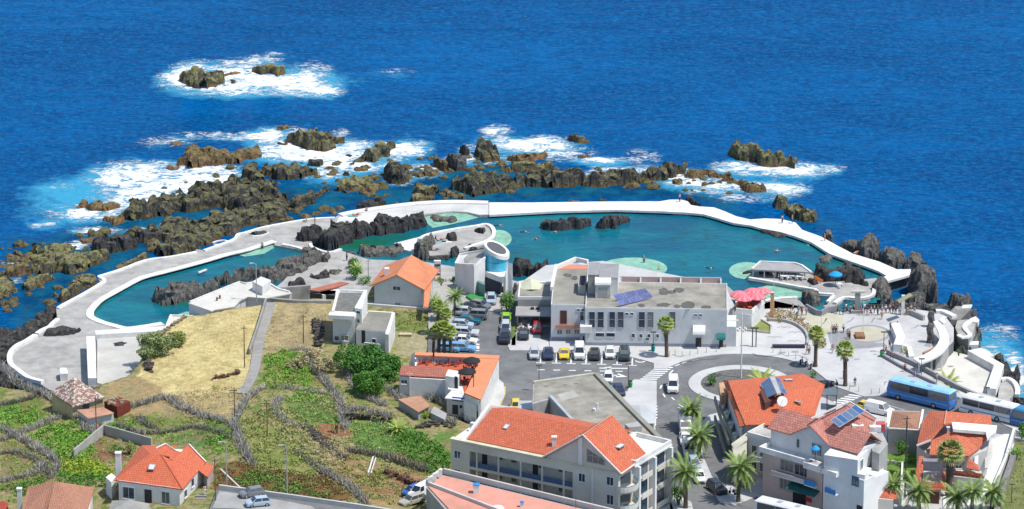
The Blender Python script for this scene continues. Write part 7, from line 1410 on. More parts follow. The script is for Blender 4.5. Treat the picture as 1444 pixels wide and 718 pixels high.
put(PA,1258,722,'date palm in front of the porch of the pink house',rot=1,sc_=.8);put(PE,1296,722,'dark date palm at the villa gate beside the dark pole',rot=2.3,sc_=1.05);put(PA,1370,735,'large date palm at the villa drive with orange dates',rot=.8,sc_=.85);put(PE,1350,728,'smaller date palm just before the villa steps',rot=2.9,sc_=1.0);put(PE,1398,722,'date palm at the corner of the white villa drive',rot=.2,sc_=1.0)
put(PB_,940,503,'slim fan palm at the hotel front with wind swept yellow crown',z=5,sc_=1.04,first=True,rot=3.1);put(PB_,1150,517,'shorter fan palm on the plaza near the planted slope',rot=1,sc_=1.02);put(PB_,1192,544,'fan palm in a round bed at the road side of the plaza',rot=2,sc_=1.12)
put(PD,1338,700,'thick fan palm with washed out crown before the red roofed villa',z=5,sc_=1.25,first=True);put(PC,1072,548,'young palm on the roundabout with spiky yellowish fronds',z=5,sc_=1.05,first=True);put(PC,1336,552,'bushy palm on the lower white terrace beside the ramp',z=2.7,sc_=1.0,rot=1)
for k,(a,b,lb,s_,rt)in enumerate([(611,505,'leftmost fan palm of the row beside the car park',.8,0),(619,507,'dark trunked palm second in the row beside the car park',.95,1),(627,508,'middle palm of the dense row beside the car park',1.0,2),(636,508,'palm at the car side of the dense row beside the car park',.9,3)]):put(PB_,a,b,lb,sc_=s_,rot=rt,z=4.9)
put(PA,641,445,'feathery palm at the top of the row beside the car park',sc_=.62,rot=.4,z=4.9);put(PB_,618,470,'fan palm between the feathery palm and the terrace restaurant',sc_=.85,rot=.9,z=4.9);put(PB_,630,478,'fan palm leaning over the parked silver cars',sc_=.8,rot=2.2,z=4.9);put(PE,623,452,'small bushy palm by the orange side roof of the gabled house',sc_=.7,rot=2.2,z=4.9);put(PE,612,440,'low bushy palm just below the side porch roof',sc_=.55,rot=1.2,z=4.9)
put(PC,560,612,'small spiky palm beside the green crop plot',z=G(560,612).z,sc_=.7,rot=1);put(PC,503,385,'dark spiky palm in the bathers yard',z=2.2,sc_=.6,rot=1)
# ================================================================ VEHICLES
TYRE=M('tyre',(0.02,0.02,0.02),.9);RIM=M('wheel_rim',(0.45,0.45,0.46),.35,.7);CGL=glass('car_glass',(0.015,0.02,0.028),.06)
def carpaint(name,c,rough=.28):return M(name,c,rough,0.0,var=.05,scale=1.5,spec=.5,coat=.6)
HL=M('headlight',(0.8,0.8,0.78),.15);TL=M('tail_light',(0.45,0.02,0.02),.3)
def loft(m,st):
 rings=[]
 for x,z0,z1,w0,w1 in st:
  i=len(m.v);zm=z0+(z1-z0)*.55
  m.v+=[(x,-w0*.86,z0),(x,-w0,z0+.14),(x,-w0,zm),(x,-w1,z1-.04),(x,-w1*.86,z1),(x,w1*.86,z1),(x,w1,z1-.04),(x,w0,zm),(x,w0,z0+.14),(x,w0*.86,z0)];rings.append(i)
 for a,b in zip(rings,rings[1:]):
  for k in range(10):m.f.append((a+k,b+k,b+(k+1)%10,a+(k+1)%10))
 m.f.append(tuple(rings[0]+k for k in range(10)));m.f.append(tuple(rings[-1]+k for k in range(9,-1,-1)));return m
def wheel(t,x,y,r,w=.2):
 sg=1 if y>0 else-1;m=MB();n=14;i=0
 def ringc(yy,rr):return[(x+rr*math.cos(6.2832*k/n),yy,r+rr*math.sin(6.2832*k/n))for k in range(n)]
 m.hull8(ringc(y-w/2,r)+ringc(y+w/2,r));o=m.build('wheel',TYRE,t,off=(0,0,0));MB().hull8(ringc(y+sg*w/2,r*.6)+ringc(y+sg*(w/2+.015),r*.55)).build('rim',RIM,o,off=(0,0,0))
def car_proto(name,L,Wd,H,belt,bonnet,cab,mat,boot=None,wr=.31):
 t=thing(name,'x','car',(0,0,0));h=L/2;w=Wd/2;zb=.2;a,b,c,d=cab
 m=MB();bt=boot or belt
 loft(m,[(h,zb+.12,bonnet-.16,w*.74,w*.7),(h-.12,zb,bonnet-.05,w*.93,w*.86),(h-.5,zb-.02,bonnet,w,w*.93),(a+.05,zb,belt-.03,w,w*.95),(0,zb,belt,w,w*.96),(d+.1,zb,belt+.01,w,w*.95),(-h+.3,zb,bt,w*.98,w*.9),(-h+.05,zb+.06,bt-.08,w*.9,w*.84),(-h,zb+.14,bt-.2,w*.82,w*.76)]).build('body',mat,t,off=(0,0,0))
 g=MB();lo=[(a,-w*.86,belt-.03),(a,w*.86,belt-.03),(d,w*.86,belt-.03),(d,-w*.86,belt-.03)];wt=w*.68;hi=[(b,-wt,H-.05),(b,wt,H-.05),(c,wt,H-.05),(c,-wt,H-.05)];g.hull8(lo+hi).build('windows',CGL,t,off=(0,0,0))
 r=MB();r.hull8([(b+.06,-wt-.02,H-.06),(b+.06,wt+.02,H-.06),(c-.06,wt+.02,H-.06),(c-.06,-wt-.02,H-.06),(b-.12,-wt+.1,H),(b-.12,wt-.1,H),(c+.12,wt-.1,H),(c+.12,-wt+.1,H)])
 for sg in(-1,1):
  for(x0,x1)in((a,b),(d,c),((a+d)/2,(b+c)/2)):
   p0=Vector((x0,sg*w*.87,belt-.04));p1=Vector((x1,sg*(wt+.015),H-.05));r.hull8([p0+Vector((-.05,0,0)),p0+Vector((.05,0,0)),p0+Vector((.05,-sg*.05,0)),p0+Vector((-.05,-sg*.05,0)),p1+Vector((-.04,0,0)),p1+Vector((.04,0,0)),p1+Vector((.04,-sg*.05,0)),p1+Vector((-.04,-sg*.05,0))])
 r.build('roof',mat,t,off=(0,0,0))
 for x in(h-.78,-h+.75):
  for y in(-w+.08,w-.08):wheel(t,x,y,wr)
 for y in(-1,1):
  MB().hull8([(h-.3,y*w*.58,bonnet-.3),(h-.02,y*w*.55,bonnet-.3),(h-.16,y*w*.9,bonnet-.3),(h-.4,y*w*.93,bonnet-.3),(h-.3,y*w*.58,bonnet-.08),(h-.07,y*w*.55,bonnet-.12),(h-.2,y*w*.86,bonnet-.12),(h-.4,y*w*.88,bonnet-.06)]).build('headlight',HL,t,off=(0,0,0))
  MB().box(-h-.01,-h+.12,y*w*.6,y*w*.84,bt-.34,bt-.14).build('tail_light',TL,t,off=(0,0,0));MB().box(a-.25,a-.1,y*(w+.14),y*(w-.05),belt-.02,belt+.13).build('wing_mirror',mat,t,off=(0,0,0))
 MB().box(h-.06,h+.012,-w*.5,w*.5,.32,.48).build('grille',M('grille_black',(0.03,0.03,0.03)),t,off=(0,0,0));return t
SILV=carpaint('silver_paint',(0.52,0.54,0.56));HATCH=car_proto('parked_car',3.9,1.72,1.46,.92,.86,(1.0,.35,-1.35,-1.85),SILV);SALOON=car_proto('parked_car',4.5,1.78,1.42,.9,.82,(.95,.25,-1.05,-1.65),SILV,.95);SPORT=car_proto('parked_car',4.2,1.78,1.26,.84,.74,(.75,.1,-.8,-1.6),SILV,.86);SUV=car_proto('parked_car',4.5,1.86,1.72,1.1,1.02,(1.1,.55,-1.75,-2.12),SILV,wr=.37);VAN=car_proto('parked_van',4.9,1.92,1.95,1.15,1.05,(1.5,.85,-2.2,-2.4),carpaint('white_car_paint',(0.78,0.78,0.77)));EST=car_proto('parked_car',4.6,1.78,1.48,.92,.84,(1.0,.35,-1.9,-2.2),SILV)
for v in(VAN,):
 MB().hull8([(.3,-.93,1.12),(-2.38,-.93,1.12),(-2.38,.93,1.12),(.3,.93,1.12),(.2,-.72,1.93),(-2.28,-.72,1.93),(-2.28,.72,1.93),(.2,.72,1.93)]).build('load_body',carpaint('white_car_paint',0),v,off=(0,0,0))
WHT=carpaint('white_car_paint',0);BLK=carpaint('black_paint',(0.018,0.02,0.024));NAVY=carpaint('navy_paint',(0.02,0.03,0.07));YLW=carpaint('yellow_car_paint',(0.75,0.55,0.02));TEAL=carpaint('teal_paint',(0.0,0.11,0.15));LIME=carpaint('lime_paint',(0.30,0.62,0.04));SKY_=carpaint('sky_blue_paint',(0.16,0.38,0.62));GREY=carpaint('grey_car_paint',(0.2,0.21,0.22));REDC=carpaint('red_car_paint',(0.4,0.02,0.02));BLUC=carpaint('blue_car_paint',(0.02,0.12,0.4));PALE=carpaint('ice_blue_paint',(0.42,0.52,0.60));GOLD=carpaint('beige_car_paint',(0.45,0.43,0.34));DTEAL=carpaint('dark_green_paint',(0.02,0.045,0.045))
used_p=set()
def ang_px(dx,dy):return math.atan2(-dy/3.0,dx/8.5)
def park(proto,px,py,head,paintm,label,z=ZR,group=None):
 b=P(px,py,z)if z is not None else G(px,py)
 mats={k:paintm for k in('body','roof','wing_mirror','load_body')}
 if proto.name in used_p or proto in used_p:r=dup(proto,b,ang_px(*head),label,mats)
 else:
  used_p.add(proto);r=proto;r.location=b;r.rotation_euler=(0,0,ang_px(*head));r['label']=label
  for ch in r.children_recursive:
   if ch.name.split('.')[0]in mats:ch.material_slots[0].link='OBJECT';ch.material_slots[0].material=paintm
 if group:r['group']=group
 if proto is VAN:r['category']='van'
 return r
DN=(-.3,10);GR='cars parked nose out before the hotel'
park(HATCH,753.5,503.2,DN,SILV,'silver hatchback at the west end of the row before the hotel',group=GR);park(SALOON,773,502.8,DN,NAVY,'dark navy car between the silver hatchback and the yellow sports car',group=GR);park(SPORT,795.5,502.6,DN,YLW,'bright yellow sports car in the row before the hotel',group=GR)
park(VAN,817,502,DN,WHT,'tall white van between the yellow sports car and a black car',group=GR);park(SALOON,838.5,503.5,DN,BLK,'black saloon parked between the white van and the small white car',group=GR);park(HATCH,860,502,DN,WHT,'small white car in the row before the hotel',group=GR);park(SUV,880.5,504.3,DN,DTEAL,'large dark green car next to the wheelchair bay',group=GR)
RT=(10,.6);GL_='cars parked side by side in the left car park'
park(SALOON,665,437.5,RT,BLK,'dark saloon at the top of the left car park',group=GL_);park(HATCH,676.5,434.5,(10,2),GREY,'grey hatchback poking out behind the dark saloon',group=GL_);park(EST,656.5,444,RT,SILV,'silver estate parked below the dark saloon',group=GL_);park(SUV,670,449,(-10,-.6),GREY,'dark grey off roader at the lane side of the car park',group=GL_)
park(SALOON,660,456,RT,TEAL,'teal blue car in the middle of the left car park',group=GL_);park(HATCH,652,462,RT,PALE,'ice blue hatchback below the teal car',group=GL_);park(HATCH,640,468.5,RT,SILV,'silver hatchback half hidden by the palms',group=GL_);park(EST,656.5,473,RT,SILV,'long silver estate facing the lane in the lower car park',group=GL_);park(SALOON,639,480,RT,GREY,'grey car tucked under the palms in the lower car park',group=GL_)
park(SALOON,655,484,RT,WHT,'white saloon next to last in the lower car park',group=GL_);park(EST,652,494.5,RT,SKY_,'sky blue estate at the very bottom of the car park',group=GL_);park(HATCH,633,495,RT,SKY_,'blue hatchback beside the sky blue estate',group=GL_);park(HATCH,638,487,RT,PALE,'pale hatchback half under the fan palms',group=GL_)
park(HATCH,692.5,426,(-.4,10),PALE,'pale silver hatchback parked alone before the aquarium',z=ZT);GC='cars parked along the grass strip'
park(HATCH,713.7,452,(-.3,-10),LIME,'bright lime green hatchback beside the grass strip',group=GC);park(EST,713,466.5,DN,SILV,'silver car between the lime green one and the black one',group=GC);park(SUV,711.8,480.5,DN,BLK,'black off roader at the lower end of the grass strip',group=GC)
park(SPORT,738.5,475,(-1,10),BLK,'black sports car on the cafe forecourt',z=ZT+.004);park(HATCH,757.5,467,(-.5,10),REDC,'dark red car in the shade of the passage by the cafe',z=ZT+.004)
park(HATCH,857.5,537,(-.8,10),WHT,'white car behind the corner of the grey flat roofed block');park(HATCH,873,555,(3,8),NAVY,'dark blue car almost hidden behind the grey flat roofed block');park(HATCH,727.5,577,(1,10),YLW,'small yellow car beside the translucent enclosure');park(VAN,949,549,(-1.3,10),WHT,'white people carrier driving round the roundabout')
GS='white vehicles parked down the street';park(SALOON,966,623,(.4,10),WHT,'white saloon right below the box van',group=GS);park(VAN,971,638,(1.2,10),WHT,'white van third in the line down the street',group=GS);park(EST,979,658,(3,10),PALE,'pale estate fourth in the line down the street',group=GS);park(SALOON,986,676,(2.2,10),WHT,'white saloon at the lower end of the line down the street',group=GS)
park(SUV,1011,693,(6,4.6),BLK,'black car turning at the corner by the tall date palm');park(HATCH,364,713,(-10,1.0),PALE,'metallic pale blue hatchback on the road behind the barrier',z=10.905);park(HATCH,355,699.5,(-10,1.5),GREY,'grey car glimpsed beyond the pale blue hatchback',z=10.905)
g0_=G(583,700).z+.15;park(HATCH,582,697,(-10,4),BLUC,'blue car parked on the bare slope by the pink roof',z=g0_);park(EST,581,710,(-10,3),GOLD,'beige estate nearest the camera on the bare slope',z=G(581,710).z+.1);park(VAN,594,699,(-9,4),WHT,'white van squeezed between the blue car and the pink roofed building',z=g0_)
park(HATCH,1224,578.5,(10,2.5),YLW,'yellow hatchback behind the pink house roof');park(VAN,1240,583,(10,2.2),WHT,'white van between the pink house and the brown hip roof')
t=thing('box_van','white box van with a tall pale cargo box at the head of the street line','van',(0,0,0));m=MB();loft(m,[(2.7,.45,1.2,.85,.8),(2.5,.35,1.45,.98,.9),(1.8,.35,2.2,.98,.86),(1.35,.35,2.25,.98,.88)]).build('cab',WHT,t,off=(0,0,0));MB().box(-3,1.3,-1.05,1.05,.75,2.75).build('cargo_box',M('cargo_white',(0.74,0.73,0.70)),t,off=(0,0,0));MB().box(-2.9,1.2,-.5,.5,.45,.74).build('chassis',M('grille_black'),t,off=(0,0,0));MB().hull8([(2.5,-.85,1.48),(2.5,.85,1.48),(2.4,.85,1.48),(2.4,-.85,1.48),(1.92,-.78,2.1),(1.92,.78,2.1),(1.82,.78,2.1),(1.82,-.78,2.1)]).build('windscreen',CGL,t,off=(0,0,0))
for x in(1.9,-1.9):
 for y in(-.9,.9):wheel(t,x,y,.38)
t.location=P(966,606,ZR);t.rotation_euler=(0,0,ang_px(.5,10));t['group']=GS
def coach(label,px,py,head,L,low,top,stripe,roofm,H=3.3):
 t=thing('coach',label,'coach',(0,0,0));h=L/2;w=1.25;O=(0,0,0)
 MB().hull8([(-h,-w,.35),(h-.15,-w,.35),(h,-w*.8,.35),(h,w*.8,.35),(h-.15,w,.35),(-h,w,.35),(-h+.02,-w,1.55),(h-.1,-w,1.55),(h+.02,-w*.8,1.55),(h+.02,w*.8,1.55),(h-.1,w,1.55),(-h+.02,w,1.55)]).build('body',low,t,off=O)
 MB().hull8([(-h+.02,-w+.005,1.55),(h-.1,-w+.005,1.55),(h,-w*.8,1.55),(h,w*.8,1.55),(h-.1,w-.005,1.55),(-h+.02,w-.005,1.55),(-h+.12,-w+.1,H-.25),(h-.45,-w+.1,H-.25),(h-.35,-w*.75,H-.25),(h-.35,w*.75,H-.25),(h-.45,w-.1,H-.25),(-h+.12,w-.1,H-.25)]).build('upper_body',top,t,off=O)
 MB().hull8([(-h+.05,-w+.06,H-.25),(h-.4,-w+.06,H-.25),(h-.4,w-.06,H-.25),(-h+.05,w-.06,H-.25),(-h+.3,-w+.35,H),(h-.8,-w+.35,H),(h-.8,w-.35,H),(-h+.3,w-.35,H)]).build('roof',roofm,t,off=O)
 for sg in(-1,1):
  def q(x,z):return(x,sg*(w-.005-.095*(z-1.55)/(H-1.8)+.012),z)
  xs_=[-h+.5,-h+.5+(L-1.2)*.33,-h+.5+(L-1.2)*.66,h-.7]
  for a,b in zip(xs_,xs_[1:]):MB().hull8([q(a+.05,1.68),q(b-.05,1.68),q(b-.05,H-.4),q(a+.05,H-.4)]+[(v[0],v[1]+sg*.02,v[2])for v in(q(a+.05,1.68),q(b-.05,1.68),q(b-.05,H-.4),q(a+.05,H-.4))]).build('side_window',CGL,t,off=O)
  MB().box(-h+.3,h-.3,sg*w,sg*(w+.012),.95,1.15).build('stripe',stripe,t,off=O);MB().tube([(h+.02,sg*1.1,H-.6),(h+.25,sg*1.35,H-.8),(h+.25,sg*1.38,H-1.2)],.06,5).build('wing_mirror',M('grille_black'),t,off=O)
 MB().hull8([(h+.03,-.95,1.3),(h+.03,.95,1.3),(h-.05,.95,1.3),(h-.05,-.95,1.3),(h-.3,-.9,H-.45),(h-.3,.9,H-.45),(h-.4,.9,H-.45),(h-.4,-.9,H-.45)]).build('windscreen',CGL,t,off=O);MB().hull8([(-h-.02,-.95,1.9),(-h-.02,.95,1.9),(-h+.1,.95,1.9),(-h+.1,-.95,1.9),(-h+.06,-.9,H-.45),(-h+.06,.9,H-.45),(-h+.2,.9,H-.45),(-h+.2,-.9,H-.45)]).build('rear_window',CGL,t,off=O)
 for x in(-1.6,1.6):MB().box(x-.4,x+.4,-.4,.4,H,H+.09).build('roof_hatch',M('hatch_grey',(0.35,0.4,0.45)),t,off=O)
 for x in(h-2.3,-h+3.0):
  for y in(-w+.1,w-.1):wheel(t,x,y,.48,.28)
 for y in(-1,1):MB().box(h-.03,h+.05,y*.95,y*.55,.6,.82).build('headlight',HL,t,off=O);MB().box(-h-.03,-h+.02,y*1.1,y*.85,.8,1.3).build('tail_light',TL,t,off=O)
 t.location=P(px,py,ZR);t.rotation_euler=(0,0,ang_px(*head));return t
CB1=carpaint('coach_blue',(0.03,0.21,0.58),.3);CB2=carpaint('coach_roof_blue',(0.30,0.58,0.80),.35);CB3=carpaint('coach_mid_blue',(0.02,0.13,0.36),.3);HD=(-82*1,-57*.353)
coach('long bright blue coach on the road by the plaza',1299,567.5,(-.82*8.5,-.57*3),12.0,CB1,CB1,M('stripe_light',(0.2,0.42,0.7)),CB2);coach('white roofed coach with a blue skirt behind the villa',1395,588,(-.82*8.5,-.57*3),10.2,WHT,WHT,M('stripe_light'),WHT,3.1);coach('dark blue coach cut off by the right edge',1468,606,(-.82*8.5,-.57*3),10.5,CB3,CB3,M('stripe_light'),carpaint('coach_roof_dark',(0.03,0.22,0.42)),3.1);coach('white coach at the very bottom before the pink house',1112,738,(.84*8.5,.54*3),11,WHT,WHT,M('stripe_dark',(0.05,0.05,0.2)),WHT,3.2)
def scooter(px,py,mat,label,rot):
 t=thing('scooter',label,'scooter',P(px,py,5),'scooters and cycles on the pavement');O=(0,0,0)
 MB().hull8([(-.5,-.14,.4),(.1,-.12,.3),(.1,.12,.3),(-.5,.14,.4),(-.6,-.12,.72),(-.05,-.12,.7),(-.05,.12,.7),(-.6,.12,.72)]).build('body',mat,t,off=O);MB().tube([(.55,0,.35),(.42,0,.95),(.38,0,1.0)],.07,6).build('steering_column',mat,t,off=O);MB().tube([(.38,-.32,1.02),(.38,.32,1.02)],.025,5).build('handlebar',M('grille_black'),t,off=O);MB().box(-.65,-.05,-.14,.14,.72,.82).build('seat',M('seat_black',(0.03,0.03,0.035)),t,off=O)
 for x in(.58,-.5):MB().tube([(x,-.05,.26),(x,.05,.26)],.26,12).build('wheel',TYRE,t,off=O)
 t.rotation_euler=(0,0,rot)
scooter(1130,513,BLK,'black scooter first in the row under the western plaza palm',1.2);scooter(1137,515.5,REDC,'dark red scooter in the row under the western plaza palm',1.3);scooter(1145,519,GREY,'grey scooter last in the row under the western plaza palm',1.1);scooter(1033,697,BLUC,'blue scooter parked on the corner pavement by the tall date palm',2.4);scooter(1169,546,BLK,'black scooter beside the bus shelter',.4);scooter(1176,544,GREY,'grey scooter beside the bus shelter',.5)
# ================================================================ PEOPLE
def skin(name,pts,edges,rad,root,sub=1):
 me=bpy.data.meshes.new(name+'_skeleton');me.from_pydata(pts,edges,[]);o=bpy.data.objects.new(name+'_skeleton',me);COL.objects.link(o)
 md=o.modifiers.new('s','SKIN')
 for i,v in enumerate(me.skin_vertices[0].data):v.radius=(rad[i][0],rad[i][1])if isinstance(rad[i],tuple)else(rad[i],rad[i]);v.use_root=i==root
 o.modifiers.new('d','SUBSURF').levels=sub;dg=bpy.context.evaluated_depsgraph_get();dg.update()
 res=bpy.data.meshes.new_from_object(o.evaluated_get(dg));res.name=name;bpy.data.objects.remove(o);bpy.data.meshes.remove(me)
 for p in res.polygons:p.use_smooth=True
 return res
POSES={'stand':dict(pel=(0,0,.92),chest=(0,0,1.3),neck=(.01,0,1.46),head=(.03,0,1.6),top=(.02,0,1.7),sh=.19,el=((.02,.25,1.12),(.02,-.25,1.12)),ha=((.1,.27,.88),(.1,-.27,.88)),hp=.1,kn=((.02,.11,.5),(.03,-.11,.5)),an=((-.02,.12,.07),(-.02,-.12,.07)),to=((.13,.13,.04),(.13,-.13,.04))),'walk':dict(pel=(0,0,.9),chest=(.04,0,1.28),neck=(.06,0,1.43),head=(.09,0,1.57),top=(.08,0,1.67),sh=.18,el=((.16,.24,1.12),(-.12,-.24,1.1)),ha=((.3,.22,.95),(-.1,-.25,.86)),hp=.1,kn=((-.06,.11,.5),(.22,-.1,.52)),an=((-.33,.11,.16),(.26,-.1,.08)),to=((-.22,.12,.06),(.4,-.11,.05))),'sit':dict(pel=(0,0,.5),chest=(-.04,0,.88),neck=(-.02,0,1.03),head=(.01,0,1.17),top=(0,0,1.27),sh=.18,el=((.06,.24,.74),(.06,-.24,.74)),ha=((.28,.18,.66),(.28,-.18,.66)),hp=.1,kn=((.42,.12,.5),(.42,-.12,.5)),an=((.42,.12,.08),(.42,-.12,.08)),to=((.56,.13,.04),(.56,-.13,.04))),'lie':dict(pel=(0,0,.16),chest=(-.42,0,.18),neck=(-.58,0,.2),head=(-.73,0,.22),top=(-.83,0,.22),sh=.19,el=((-.25,.32,.12),(-.25,-.32,.12)),ha=((-.02,.34,.08),(-.02,-.34,.08)),hp=.1,kn=((.42,.12,.22),(.42,-.12,.14)),an=((.82,.13,.1),(.84,-.12,.1)),to=((.86,.15,.22),(.88,-.14,.22))),}
POSES['swim']=dict(POSES['lie'],el=((-.7,.42,.1),(-.2,-.4,.02)),ha=((-.95,.5,.12),(.05,-.42,-.02)),head=(-.73,0,.3),top=(-.8,0,.38))
def lerp3(a,b,t):return tuple(x+(y-x)*t for x,y in zip(a,b))
def person_proto(pose):
 d=POSES[pose];c=d['chest'];ax=Vector(d['neck'])-Vector(d['pel']);
 pts=[d['pel'],lerp3(d['pel'],c,.5),c,d['neck'],lerp3(d['neck'],d['head'],.35),d['head'],d['top']];rad=[(.13,.1),(.115,.09),(.15,.1),.055,.055,.095,.06];ed=[(0,1),(1,2),(2,3),(3,4),(4,5),(5,6)]
 sho=lerp3(c,d['neck'],.55)
 for k,sg in((0,1),(1,-1)):
  i=len(pts);s=(sho[0],sg*d['sh'],sho[2]);pts+=[s,d['el'][k],d['ha'][k]]
  hv=(Vector(d['ha'][k])-Vector(d['el'][k])).normalized();pts+=[tuple(Vector(d['ha'][k])+hv*.09)];rad+=[.058,.042,.03,.026];ed+=[(2,i),(i,i+1),(i+1,i+2),(i+2,i+3)]
  i=len(pts);pts+=[(d['pel'][0],sg*d['hp'],d['pel'][2]-.04 if pose in('stand','walk')else d['pel'][2]),d['kn'][k],d['an'][k],d['to'][k]];rad+=[.09,.058,.04,(.04,.03)];ed+=[(0,i),(i,i+1),(i+1,i+2),(i+2,i+3)]
 t=bpy.data.objects.new('person',skin('person',pts,ed,rad,0));COL.objects.link(t);t['category']='person';t['label']='x'
 t.data.materials.append(M('skin',(0.50,0.31,0.22),.6,var=.08))
 def cloth(name,sel,grow,mat,tr=None):
  mp={v:j for j,v in enumerate(sel)};e2=[(mp[a],mp[b])for a,b in ed if a in mp and b in mp];p2=[pts[v]for v in sel]
  r2=[tuple(x+grow for x in rad[v])if isinstance(rad[v],tuple)else rad[v]+grow for v in sel]
  if tr:
   for v,w_,f in tr:p2[mp[v]]=lerp3(pts[w_],pts[v],f)
  o=bpy.data.objects.new(name,skin(name,p2,e2,r2,0));o.data.materials.append(mat);COL.objects.link(o);o.parent=t;return o
 cloth('shirt',[0,1,2,3,7,8,15,16],.018,M('cloth_grey',(0.4,0.4,0.42)),[(3,2,.6),(8,7,.8),(16,15,.8)]);cloth('trousers',[0,11,12,13,19,20,21],.017,M('cloth_navy',(0.05,0.06,0.1)),[(13,12,.9 if pose!='lie' else .05),(21,20,.9 if pose!='lie' else .05)])
 hd=Vector(d['head']);tp=Vector(d['top']);u=(tp-hd).normalized();b_=MB();n=10;a1=u.orthogonal().normalized();a2=u.cross(a1);back=Vector((-.02,0,0))if pose in('stand','walk','sit')else Vector((0,0,-.01))
 rings=[(.102,-.02),(.108,.03),(.09,.08),(.05,.115)];i0=0
 for r_,h_ in rings:b_.v+=[tuple(hd+back+u*h_+(a1*math.cos(6.2832*k/n)+a2*math.sin(6.2832*k/n))*r_)for k in range(n)]
 for j in range(3):
  for k in range(n):b_.f.append((j*n+k,j*n+(k+1)%n,(j+1)*n+(k+1)%n,(j+1)*n+k))
 b_.f.append(tuple(3*n+k for k in range(n)));o=b_.build('hair',M('hair_brown',(0.05,0.03,0.02),.8),t,True,off=(0,0,0));return t
PP={k:person_proto(k)for k in POSES};pused=set()
CL={k:M('cloth_'+k,c,.85)for k,c in dict(red=(0.55,0.03,0.03),blue=(0.04,0.13,0.4),sky=(0.15,0.45,0.65),white=(0.75,0.75,0.73),black=(0.02,0.02,0.025),navy=(0.03,0.04,0.1),grey=(0.3,0.3,0.32),green=(0.03,0.22,0.08),orange=(0.7,0.2,0.05),yellow=(0.65,0.55,0.1),pink=(0.65,0.25,0.28),tan=(0.4,0.32,0.22),brown=(0.12,0.07,0.05),cyan=(0.05,0.45,0.5),swim=(0.06,0.06,0.12)).items()}
HR=[M('hair_brown',0),M('hair_black',(0.015,0.012,0.01),.7),M('hair_fair',(0.35,0.24,0.11),.8),M('hair_grey',(0.4,0.39,0.37),.8)];SKN=M('skin',0)
def who(pose,px,py,top,low,label,z=ZT,rot=None,group=None):
 src=PP[pose];b=P(px,py,z);rot=random.uniform(0,6.28)if rot is None else rot;mats={'shirt':CL[top]if top else SKN,'trousers':CL[low],'hair':random.choice(HR)}
 if pose in pused:r=dup(src,b,rot,label,mats)
 else:
  pused.add(pose);r=src;r.location=b;r.rotation_euler=(0,0,rot);r['label']=label
  for ch in r.children:ch.material_slots[0].link='OBJECT';ch.material_slots[0].material=mats[ch.name.split('.')[0]]
 s=random.uniform(.96,1.04);r.scale=(s,s,s)
 if group:r['group']=group
 return r
who('walk',1130.5,445,'red','navy','person in a red top at the top of the planted slope',rot=-1.6);who('stand',1126,444,'sky','white','person in a pale blue top beside the red topped one above the planted slope')
who('stand',1137,444.5,'white','grey','person in white next to the dark round rock railing');who('stand',1118,441,'red','black','person in dark red beside the lower walk',z=2.2)
who('stand',1173.5,470.5,'cyan','black','person in a turquoise top, left of the trio on the plaza');who('stand',1176.5,470.5,'blue','navy','person in blue in the middle of the trio on the plaza');who('stand',1179.5,470.2,'yellow','black','person in pale yellow, end of the trio on the plaza',rot=2)
who('walk',1189.5,469,'white','black','person in white walking past the plaza oval');who('stand',1195.5,477,'white','navy','person in white standing at the near side of the plaza oval');who('stand',1198,479,'navy','black','person in dark clothes beside the white one at the plaza oval')
who('walk',1174,498,'pink','grey','person in pink below the western flagpoles');who('walk',1138,500,'white','tan','person in white near the foot of the planted slope, upper of two');who('stand',1141,500,'grey','navy','person in grey beside the one in white at the foot of the planted slope')
who('walk',1190,534,'black','navy','dark clothed person just left of the round palm bed');who('stand',1205.5,545,'black','tan','lone person in black at the road edge of the plaza');who('stand',1256,467,'navy','black','person in dark blue on the far side of the plaza, before the white planter');who('walk',1266,466.5,'white','navy','person in a white top walking beyond the white planter')
who('walk',1243.5,450.5,'orange','tan','person in orange walking near the railing crowd');who('stand',1246,502,'green','navy','person in green by the plaza lamp');who('walk',1249,499,'red','black','person in red beside the green one at the plaza lamp');who('stand',1254.5,491,'navy','navy','person in navy beside the white boulder planter',rot=1)
who('walk',1257,508,'red','navy','person in a red top walking on the ramp');who('stand',1258.5,496,'sky','sky','person in light blue near the top of the ramp');who('walk',1276,524,'pink','black','person in pale pink halfway down the ramp',z=5);who('walk',1291,531,'grey','grey','person in grey lower down the ramp',z=5);who('stand',1321,540,'white','tan','person in white at the low end of the ramp wall',z=5);who('sit',1364,562,'black','black','person in black sitting on the parapet beside the coaches',z=5)
crowd=['navy','black','white','red','grey','tan','blue','white','black','pink','yellow','green','grey','white','orange','black','navy','white','red','brown','sky','grey']
for k,c in enumerate(crowd):
 px=1183+k*5.05+random.uniform(-1.3,1.3);nm={0:'first',1:'second',2:'third',3:'fourth',4:'fifth',5:'sixth',6:'seventh',7:'eighth',8:'ninth',9:'tenth',10:'eleventh',11:'twelfth',12:'thirteenth',13:'fourteenth',14:'fifteenth',15:'sixteenth',16:'seventeenth',17:'eighteenth',18:'nineteenth',19:'twentieth',20:'twenty first',21:'last'}[k]
 who('stand' if k%3 else 'walk',px,441+random.uniform(-.8,4)+(1.5 if k>15 else 0),c,random.choice(['navy','black','tan','grey']),f'person in {c}, {nm} from the west in the crowd at the railing',group='crowd at the plaza railing')
who('walk',1163,441.5,'white','black','person in white at the corner of the steps to the walk');who('stand',1200,555,'white','navy','person in white waiting behind the bus shelter')if False else None
